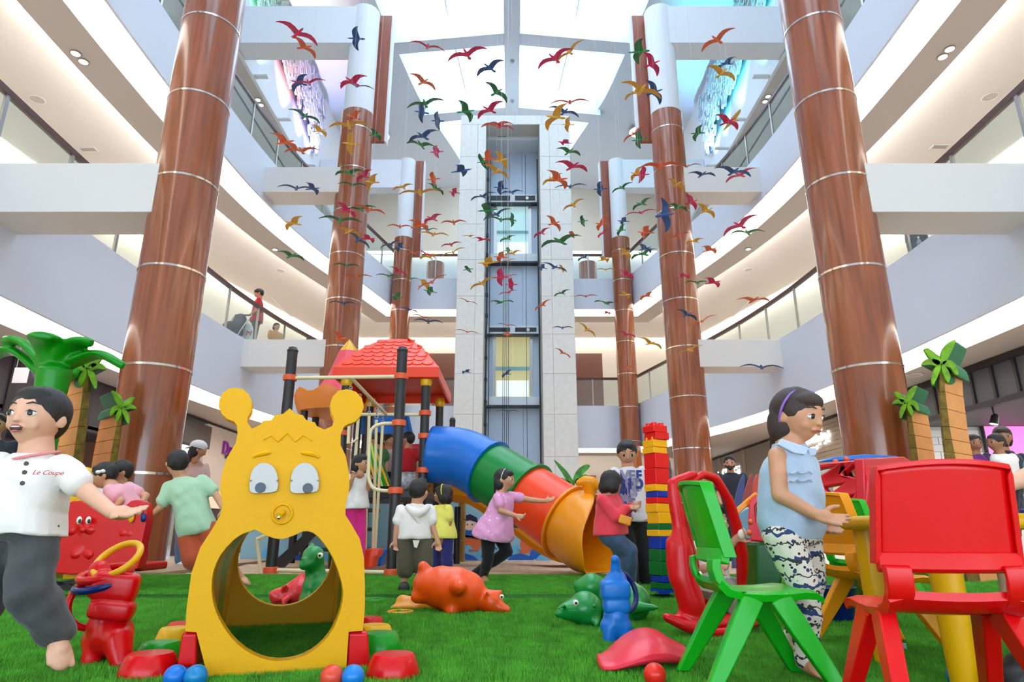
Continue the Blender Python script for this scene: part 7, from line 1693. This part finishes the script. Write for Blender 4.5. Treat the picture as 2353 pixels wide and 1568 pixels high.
# 7 girl at the swing rods
f = Fig('girl in white top and pink leggings holding the swing rods', 7.2, 0.2, dict(hd=(830, 1066), nk=(826, 1088), sa=(806, 1100), sb=(838, 1098, 0.12), ea=(800, 1124, -0.05), wa=(810, 1100, -0.12), eb=(846, 1124, 0.05), wb=(846, 1106, -0.05), ha=(806, 1168), hb=(826, 1168, 0.08), ka=(808, 1236), fa=(806, 1306), kb=(828, 1236, 0.05), fb=(826, 1308, 0.05)), SK2, 0.009)
f.body(hands={'a': dict(tip=(812, 1090, -0.12), curl=0.7), 'b': dict(tip=(848, 1096, -0.05), curl=0.7)}, feet={'a': dict(tip=(816, 1314, -0.1)), 'b': dict(tip=(836, 1314, -0.05))}, fwd=(0.85, -0.35, 0.0)); f.shirt(cloth('white_print_top', (236, 226, 220), var=0.15, vscale=8), 0.5, flare=0.03); f.pants(cloth('magenta_leggings', (230, 36, 136)), 1.92); f.hair('long', HAIRB); f.face()

# 8 toddler seen from behind
f = Fig('toddler boy in white hooded shirt and olive shorts seen from behind', 5.2, 0.18, dict(hd=(963, 1130), nk=(958, 1156), sa=(922, 1172), sb=(988, 1172, 0.02), ea=(912, 1212, -0.02), wa=(908, 1240, -0.03), eb=(994, 1210), wb=(1004, 1240, -0.02), ha=(934, 1238), hb=(972, 1238), ka=(932, 1296), fa=(928, 1350), kb=(974, 1294), fb=(962, 1342, 0.1)), SK2, 0.0075)
f.body(hands={'a': dict(tip=(912, 1262, -0.03)), 'b': dict(tip=(1008, 1262, -0.02))}, feet={'a': dict(tip=(926, 1362, 0.12)), 'b': dict(tip=(964, 1354, 0.2))}, fwd=(0.35, 0.93, -0.1))
sh_ = f.shirt(WH, 0.62, wr=0.006, lo=-0.04); f.pants(cloth('olive_cotton', (92, 84, 66)), 1.25, name='shorts', rs=(0.36, 0.32, 0.26)); f.hair('short', HAIRB, extra=[((0.3, -0.2, 0.9), (0.4, 0.1, 0.95), 0.3, 0.2)])
f.shoes(mat('sandal_dark', (62, 58, 62), 0.6), {'a': (926, 1366, 0.1), 'b': (964, 1358, 0.2)})
mb = MB(); caps(mb, f.D - 0.075, [(938, 1166, 8, 0.02), (950, 1176, 10, 0), (960, 1180, 11, -0.01), (972, 1176, 10, 0), (982, 1166, 8, 0.02)]); caps(mb, f.D - 0.08, [(952, 1178, 11, 0), (962, 1200, 6, 0)]); remesh(mb, 'hood', WH, 0.008, sh_, 3)
MB().prism([P(x, y, f.D - 0.1) for x, y in ((948, 1242), (964, 1242), (958, 1260), (952, 1258))], (0, 0.006, 0)).build('shirt_tail', WH, sh_)

# 9 girl in yellow
f = Fig('girl in yellow shirt and blue leggings beside the toddler', 6.6, 0.19, dict(hd=(1018, 1138), nk=(1020, 1158), sa=(1002, 1172, 0.1), sb=(1030, 1170, -0.05), ea=(1002, 1206, 0.12), wa=(1000, 1236, 0.08), eb=(1032, 1206, -0.06), wb=(1016, 1238, -0.08), ha=(1004, 1236, 0.06), hb=(1026, 1236, -0.03), ka=(996, 1276, 0.08), fa=(1008, 1316, 0.15), kb=(1026, 1278), fb=(1030, 1318, 0.02)), SK3, 0.009)
f.body(hands={'a': dict(tip=(998, 1254, 0.08)), 'b': dict(tip=(1008, 1256, -0.08))}, feet={'a': dict(tip=(994, 1322, 0.1)), 'b': dict(tip=(1020, 1326, -0.02))}, fwd=(-0.93, 0.2, -0.12)); f.shirt(cloth('yellow_cotton', (240, 226, 100)), 0.5, lo=-0.1, flare=0.03); f.pants(cloth('royal_leggings', (58, 52, 130)), 1.9); f.hair('bob', HAIRB); f.face()
MB().torus(f.L(0, -0.1, 0.2), 0.92 * f.H / 2, 0.05 * f.H / 2, f.hf @ Matrix.Rotation(math.pi / 2, 3, 'X'), 24, 6, 0.95).build('headband', mat('headband_yellow', (236, 214, 60), 0.5), f.root, True)

# 10 children on the tower deck
def deck_kid(label, px, py, D, sh, pn, hairst='short', fwd=(-0.8, 0.3, 0), sk=SK2):
    u = F_PX / (D * 1.03) ; H = 0.19
    o = lambda dx, dz, dd=0: (px + dx * u, py - dz * u, dd)
    f = Fig(label, D, H, dict(hd=o(0, 0), nk=o(0, -0.12), sa=o(-0.11, -0.17), sb=o(0.11, -0.17), ea=o(-0.14, -0.32), wa=o(-0.13, -0.46, -0.05), eb=o(0.14, -0.32), wb=o(0.13, -0.46, -0.05), ha=o(-0.055, -0.45), hb=o(0.055, -0.45), ka=o(-0.06, -0.62), fa=o(-0.06, -0.82), kb=o(0.06, -0.62), fb=o(0.06, -0.82)), sk, 0.011)
    f.body(hands={'a': dict(tip=o(-0.12, -0.56, -0.05)), 'b': dict(tip=o(0.12, -0.56, -0.05))}, feet={'a': dict(tip=o(-0.08, -0.87, -0.02)), 'b': dict(tip=o(0.04, -0.87, -0.02))}, fwd=fwd); f.shirt(sh, 0.55); f.pants(pn, 0.95, name='shorts', rs=(0.36, 0.34, 0.25)); f.hair(hairst, HAIRB); f.face(); return f
deck_kid('boy in red T-shirt and white print shorts on the tower deck', 937, 1010, 8.75, cloth('red_cotton', (206, 20, 34)), cloth('print_shorts', (226, 224, 220), var=0.5, vscale=25))
deck_kid('dark-haired child behind the striped curtain on the tower deck', 866, 1012, 8.9, cloth('green_cotton', (60, 120, 60)), cloth('dark_cotton', (40, 42, 52)))
deck_kid('child in pale top behind the tower post on the deck', 893, 1014, 9.2, cloth('lilac_cotton', (216, 200, 214)), cloth('dark_cotton', (40, 42, 52)), fwd=(0.6, -0.5, 0))

# 11 running girl in pink
f = Fig('girl in pink dotted tunic and black leggings running with one arm outstretched', 6.15, 0.195, dict(hd=(1160, 1103), nk=(1152, 1128), sa=(1144, 1142, -0.1), sb=(1172, 1140, 0.1), ea=(1150, 1174, -0.13), wa=(1186, 1186, -0.16), eb=(1216, 1149, 0.1), wb=(1252, 1152, 0.06), ha=(1122, 1226, -0.05), hb=(1146, 1228, 0.06), ka=(1121, 1286, -0.06), fa=(1111, 1325, 0.06), kb=(1166, 1268, 0.06), fb=(1086, 1322, 0.1)), SK2, 0.0075)
f.body(hands={'a': dict(tip=(1210, 1190, -0.18), curl=0.5, pn=(0, -0.8, 0.5)), 'b': dict(tip=(1278, 1146, 0.05), pn=(0, -0.6, 0.7), curl=0.2, thumb=-1)}, feet={'a': dict(tip=(1116, 1338, -0.04)), 'b': dict(tip=(1072, 1334, 0.05))}, fwd=(0.95, -0.3, -0.03))
PT = mat('pink_dotted_tunic', (232, 160, 200), 0.85); pattern(PT.node_tree, PT.node_tree.nodes['Principled BSDF'], (232, 158, 200), [(22, 0.22, (244, 210, 226), 'v')])
f.shirt(PT, 0.5, lo=-0.12, flare=0.09, wr=0.005, name='tunic'); f.pants(cloth('black_leggings', (24, 22, 26)), 1.95, g=0.015, rs=(0.3, 0.2, 0.13)); f.hair('long', HAIRB); f.face()
MB().torus(f.L(0, -0.08, 0.15), 0.92 * f.H / 2, 0.04 * f.H / 2, f.hf @ Matrix.Rotation(math.pi / 2 - 0.2, 3, 'X'), 24, 6, 0.95).build('headband', mat('headband_cream', (226, 214, 190), 0.5), f.root, True)

# 12 girl in coral top
f = Fig('girl in coral long-sleeved top and jeans facing the older boy', 5.45, 0.195, dict(hd=(1405, 1112), nk=(1399, 1136), sa=(1384, 1150, -0.1), sb=(1412, 1146, 0.12), ea=(1412, 1190, -0.12), wa=(1442, 1166, -0.08), eb=(1432, 1182, 0.12), wb=(1452, 1162, 0.06), ha=(1394, 1228, -0.06), hb=(1414, 1226, 0.08), ka=(1446, 1266, -0.06), fa=(1446, 1340, 0.02), kb=(1430, 1280, 0.1), fb=(1412, 1344, 0.12)), SK2, 0.0075)
f.body(hands={'a': dict(tip=(1474, 1168, -0.06), pn=(0, -0.5, 0.8), curl=0.2), 'b': dict(tip=(1472, 1160, 0.02))}, feet={'a': dict(tip=(1462, 1350, -0.02)), 'b': dict(tip=(1430, 1354, 0.08))}, fwd=(0.75, 0.5, -0.35)); f.shirt(cloth('coral_knit', (238, 62, 78)), 1.85, lo=-0.1, flare=0.02, sl=(0.2, 0.17, 0.13)); f.pants(cloth('dark_denim', (70, 92, 124), var=0.25, vscale=10), 1.95, rs=(0.34, 0.28, 0.22)); f.hair('bob', HAIRB)
tag(MB().box(P(1436, 1196, 5.3), (0.1, 0.05, 0.07), Matrix.Rotation(0.3, 3, 'Y')).build('toy_purse', AMB, None, bevel=0.012), 'small yellow toy purse held by the girl in coral', 'purse')

# 13 older boy
f = Fig('older boy in letter-print T-shirt and black trousers looking down', 5.75, 0.215, dict(hd=(1441, 1042), nk=(1442, 1072), sa=(1412, 1086), sb=(1474, 1084), ea=(1408, 1140, -0.02), wa=(1424, 1172, -0.1), eb=(1491, 1134), wb=(1484, 1170, -0.06), ha=(1430, 1196), hb=(1470, 1196), ka=(1444, 1272, -0.04), fa=(1452, 1342, 0.02), kb=(1480, 1270), fb=(1489, 1346, 0.02)), SK2, 0.0075)
f.body(hands={'a': dict(tip=(1446, 1174, -0.14), curl=0.3), 'b': dict(tip=(1480, 1194, -0.08), curl=0.3)}, feet={'a': dict(tip=(1456, 1360, -0.1)), 'b': dict(tip=(1506, 1362, -0.08))}, fwd=(-0.08, -0.93, -0.32))
TEE = cloth('pale_print_cotton', (226, 216, 216)); sh_ = f.shirt(TEE, 0.75, lo=-0.04, wr=0.003); f.pants(cloth('black_cotton', (22, 20, 22)), 1.95, rs=(0.36, 0.28, 0.22)); f.hair('short', HAIRB); f.face()
BLT_ = [mat('print_navy', (48, 62, 140), 0.7), mat('print_lilac', (150, 144, 176), 0.7), mat('print_grey', (120, 124, 150), 0.7)]
for i, (ln, py) in enumerate((('NVEF', 1094), ('LEMOVD', 1113), ('EMDS', 1131), ('OVES', 1149), ('MAWN', 1167), ('LOVE', 1184))):
    for k_, ch in enumerate(ln):
        px = 1420 + k_ * (48 / max(1, len(ln) - 1)); u = (px - 1444) / 34
        text(ch, P(px, py, f.D - 0.135 + 0.06 * u * u), 0.115, BLT_[(i + k_) % 3], Matrix.Rotation(-u * 0.5 * -1, 3, 'Z') @ FR, sh_, 'printed_letter', 0.001, bold=0.006)
MB().torus(f.J['wb'].lerp(f.J['eb'], 0.12), 0.03, 0.009, frame(f.J['eb'] - f.J['wb'], (0, -1, 0)) @ Matrix.Rotation(math.pi / 2, 3, 'X'), 20, 8).build('wristwatch', BLACK, f.root, True)

# 14 child on the red rocker
f = Fig('small child in white shirt riding the red rocking animal', 3.5, 0.175, dict(hd=(1636, 1200), nk=(1632, 1242), sa=(1600, 1262), sb=(1652, 1258, 0.05), ea=(1606, 1310, -0.05), wa=(1640, 1300, -0.1), eb=(1672, 1262, 0.05), wb=(1690, 1240, 0), ha=(1606, 1350), hb=(1640, 1350, 0.08), ka=(1668, 1352, -0.02), fa=(1690, 1412, -0.02), kb=(1685, 1350, 0.12), fb=(1705, 1410, 0.12)), SK1, 0.0075)
f.body(hands={'a': dict(tip=(1662, 1300, -0.1), curl=0.6), 'b': dict(tip=(1708, 1226, -0.02), curl=0.6)}, fwd=(0.9, -0.2, 0)); f.shirt(WH, 0.6); f.pants(cloth('stone_cotton', (150, 142, 132)), 1.85); f.hair('short', HAIRB); f.face(); f.shoes(mat('black_shoe', (26, 24, 26), 0.5), {'a': (1722, 1426, -0.05), 'b': (1736, 1424, 0.1)})

# 15 group at right in front of the shop
f = Fig('woman with long dark hair behind the two little girls at right', 7.3, 0.22, dict(hd=(2304, 1004), nk=(2306, 1034), sa=(2268, 1052), sb=(2348, 1052), ea=(2262, 1090), wa=(2258, 1078, -0.15), eb=(2356, 1096), wb=(2330, 1110, -0.1), ha=(2282, 1180), hb=(2330, 1180), ka=(2284, 1250), fa=(2286, 1310), kb=(2328, 1250), fb=(2328, 1310)), SK3, 0.01)
f.body(hands={'a': dict(tip=(2266, 1062, -0.18)), 'b': dict(tip=(2316, 1110, -0.1))}, fwd=(-0.45, -0.85, -0.1)); f.shirt(cloth('navy_blouse', (34, 36, 60)), 1.8); f.pants(cloth('navy_trousers', (30, 32, 50)), 1.95); f.hair('long', HAIRD); f.face()
f = Fig('little girl in purple shirt carried at right, looking at the camera', 6.7, 0.18, dict(hd=(2239, 1020), nk=(2242, 1044), sa=(2218, 1056), sb=(2264, 1056), ea=(2214, 1082), wa=(2224, 1100, -0.08), eb=(2274, 1082), wb=(2268, 1100, -0.06), ha=(2226, 1120), hb=(2260, 1120), ka=(2226, 1160, -0.1), fa=(2230, 1215), kb=(2258, 1160, -0.1), fb=(2258, 1215)), SK3, 0.009)
f.body(hands={'a': dict(tip=(2232, 1110, -0.1)), 'b': dict(tip=(2262, 1112, -0.08))}, fwd=(-0.25, -0.96, 0.0)); f.shirt(cloth('purple_cotton', (112, 34, 118)), 0.7); f.pants(cloth('dark_cotton', (40, 42, 52)), 1.9); f.hair('tied', HAIRB); f.face()
f = Fig('little girl in white sleeveless top with ponytail, seen in profile at right', 6.6, 0.18, dict(hd=(2288, 1018), nk=(2298, 1042), sa=(2286, 1054, -0.05), sb=(2326, 1052, 0.05), ea=(2300, 1082, -0.08), wa=(2284, 1096, -0.1), eb=(2338, 1080, 0.02), wb=(2340, 1100), ha=(2296, 1120), hb=(2326, 1120), ka=(2296, 1165), fa=(2298, 1220), kb=(2326, 1165), fb=(2326, 1220)), SK3, 0.009)
f.body(hands={'a': dict(tip=(2276, 1100, -0.1)), 'b': dict(tip=(2342, 1112))}, fwd=(-0.95, -0.15, 0)); f.shirt(cloth('white_embroidered', (240, 234, 230), var=0.08), 0.15, flare=0.03); f.pants(cloth('dark_cotton', (40, 42, 52)), 1.9); f.hair('tied', HAIRB, extra=[((0, -0.95, 0.1), (0, -1.35, -0.3), 0.32, 0.2)]); f.face()
# 16 adult at the table edge, mostly out of frame
f = Fig('adult in teal sleeve and khaki trousers reaching in at the right edge', 2.1, 0.225, dict(hd=(2470, 900), nk=(2470, 985), sa=(2420, 1040), sb=(2560, 1040), ea=(2392, 1086, -0.03), wa=(2300, 1118, -0.02), eb=(2600, 1180), wb=(2560, 1260), ha=(2440, 1330), hb=(2540, 1330), ka=(2345, 1330, 0.05), fa=(2370, 1520, 0.05), kb=(2450, 1330, 0.3), fb=(2460, 1520, 0.3)), SK1, 0.006)
f.body(hands={'a': dict(tip=(2245, 1132, 0.0), curl=0.3), 'b': dict(tip=(2540, 1310))}, fwd=(-0.7, 0.6, -0.3)); f.shirt(cloth('teal_cotton', (30, 150, 140)), 0.8); f.pants(cloth('khaki_cotton', (176, 158, 134)), 1.9); f.hair('short', HAIRB); f.face(); f.shoes(mat('black_shoe', (26, 24, 26), 0.5), {'a': (2330, 1560, 0), 'b': (2430, 1560, 0.25)})

# 17 upper balcony, left
def stander(label, px, ptop, D, zf, sh, pn, fwd, hairst='short', sk=SK2, Hh=None, sleeve=0.6, arms=None):
    top = P(px, ptop, D); tot = Hh or (top.z - zf); H = tot / 7.4; x = top.x; 
    g = lambda dx, dz, dd=0.0: (dx, dz, dd)
    f = Fig.__new__(Fig); f.D = D; f.H = H; f.sk = sk; f.vox = 0.014
    base = Vector((x, D, zf)); fw = Vector(fwd).normalized(); fh = Vector((fw.x, fw.y, 0)).normalized(); rt = fh.cross(Vector((0, 0, 1)))
    Q = lambda r, u, b: base + rt * (r * H) + fh * (b * H) + Vector((0, 0, u * H))
    f.J = dict(hd=Q(0, 6.85, 0.08), nk=Q(0, 6.25, 0), sa=Q(-0.8, 5.95, 0), sb=Q(0.8, 5.95, 0), ea=Q(-0.95, 4.75, 0.1), wa=Q(-0.8, 4.1, 0.75), eb=Q(0.95, 4.75, 0.1), wb=Q(0.8, 4.1, 0.75), ha=Q(-0.4, 3.8, 0), hb=Q(0.4, 3.8, 0), ka=Q(-0.4, 2.0, 0.08), fa=Q(-0.4, 0.32, -0.05), kb=Q(0.45, 2.0, 0.12), fb=Q(0.45, 0.32, -0.02))
    f.root = thing('person', label, 'person', (base.x, base.y, base.z)); f.side = rt; f.up = Vector((0, 0, 1)); f.front = fh
    mb = MB(); f.torso(mb); [f.arm(mb, q) for q in 'ab']; [f.leg(mb, q) for q in 'ab']
    for q in 'ab': mb.ell(f.J['w' + q] + fh * 0.25 * H, (0.12 * H, 0.25 * H, 0.1 * H), frame(fh))
    for q in 'ab': mb.cap(f.J['f' + q] - Vector((0, 0, 0.12 * H)), f.J['f' + q] + fh * 0.6 * H - Vector((0, 0, 0.18 * H)), 0.15 * H, 0.12 * H)
    f.head(mb, fwd); remesh(mb, 'body', sk, f.vox, f.root, 3); f.shirt(sh, sleeve); f.pants(pn, 1.95); f.hair(hairst, HAIRB); f.face(); return f
ZF = 4.945
rm = stander('man in red T-shirt on the left balcony, looking down', 598, 664, 16.7, ZF, cloth('red_cotton', (206, 20, 34)), cloth('charcoal_cotton', (70, 66, 70)), (-0.8, -0.3, -0.35))
stander('woman in ochre dress partly hidden on the left balcony', 634, 758, 18.9, ZF, cloth('ochre_cotton', (190, 140, 84)), cloth('dark_cotton', (40, 42, 52)), (0.6, -0.4, 0), 'long', Hh=1.68)
stander('man in dark shirt at the end of the left balcony', 712, 764, 20.6, ZF, cloth('charcoal_cotton', (70, 66, 70)), cloth('dark_cotton', (40, 42, 52)), (0.7, -0.5, 0), Hh=1.75)
stander('person in dark jeans standing at the right balcony edge behind glass', 2085, 440, 11.3, ZF, cloth('navy_shirt', (30, 38, 70)), cloth('navy_denim', (30, 40, 66)), (-0.4, -0.8, 0), Hh=1.72)
bm_ = stander('bearded man in the background beside the surfboards', 1682, 1118, 10.6, -0.06, cloth('dark_cotton', (40, 42, 52)), cloth('dark_cotton', (40, 42, 52)), (-0.3, -0.9, 0), Hh=1.72)
mb = MB(); hh_ = bm_.H / 2
for sx in (-1, 1): mb.cap(bm_.L(sx * 0.55, 0.35, -0.35), bm_.L(0, 0.72, -0.82), 0.18 * hh_, 0.24 * hh_)
mb.cap(bm_.L(-0.22, 0.82, -0.36), bm_.L(0.22, 0.82, -0.36), 0.07 * hh_, 0.07 * hh_); remesh(mb, 'beard', HAIRB, 0.012, bm_.root, 2)
stander('woman in dark floral top and jeans behind the older boy', 1512, 1050, 7.0, 0.04, cloth('floral_navy', (40, 46, 70), var=0.5, vscale=30), cloth('blue_denim', (88, 122, 168)), (-0.7, 0.5, -0.2), 'long', Hh=1.5)
stander('dark-haired person at the far left edge behind the running boy', -6, 968, 6.0, 0.04, cloth('dark_cotton', (40, 42, 52)), cloth('dark_cotton', (40, 42, 52)), (0.5, -0.8, 0), 'short', Hh=1.5)

bpy.data.scenes.remove(TMP)
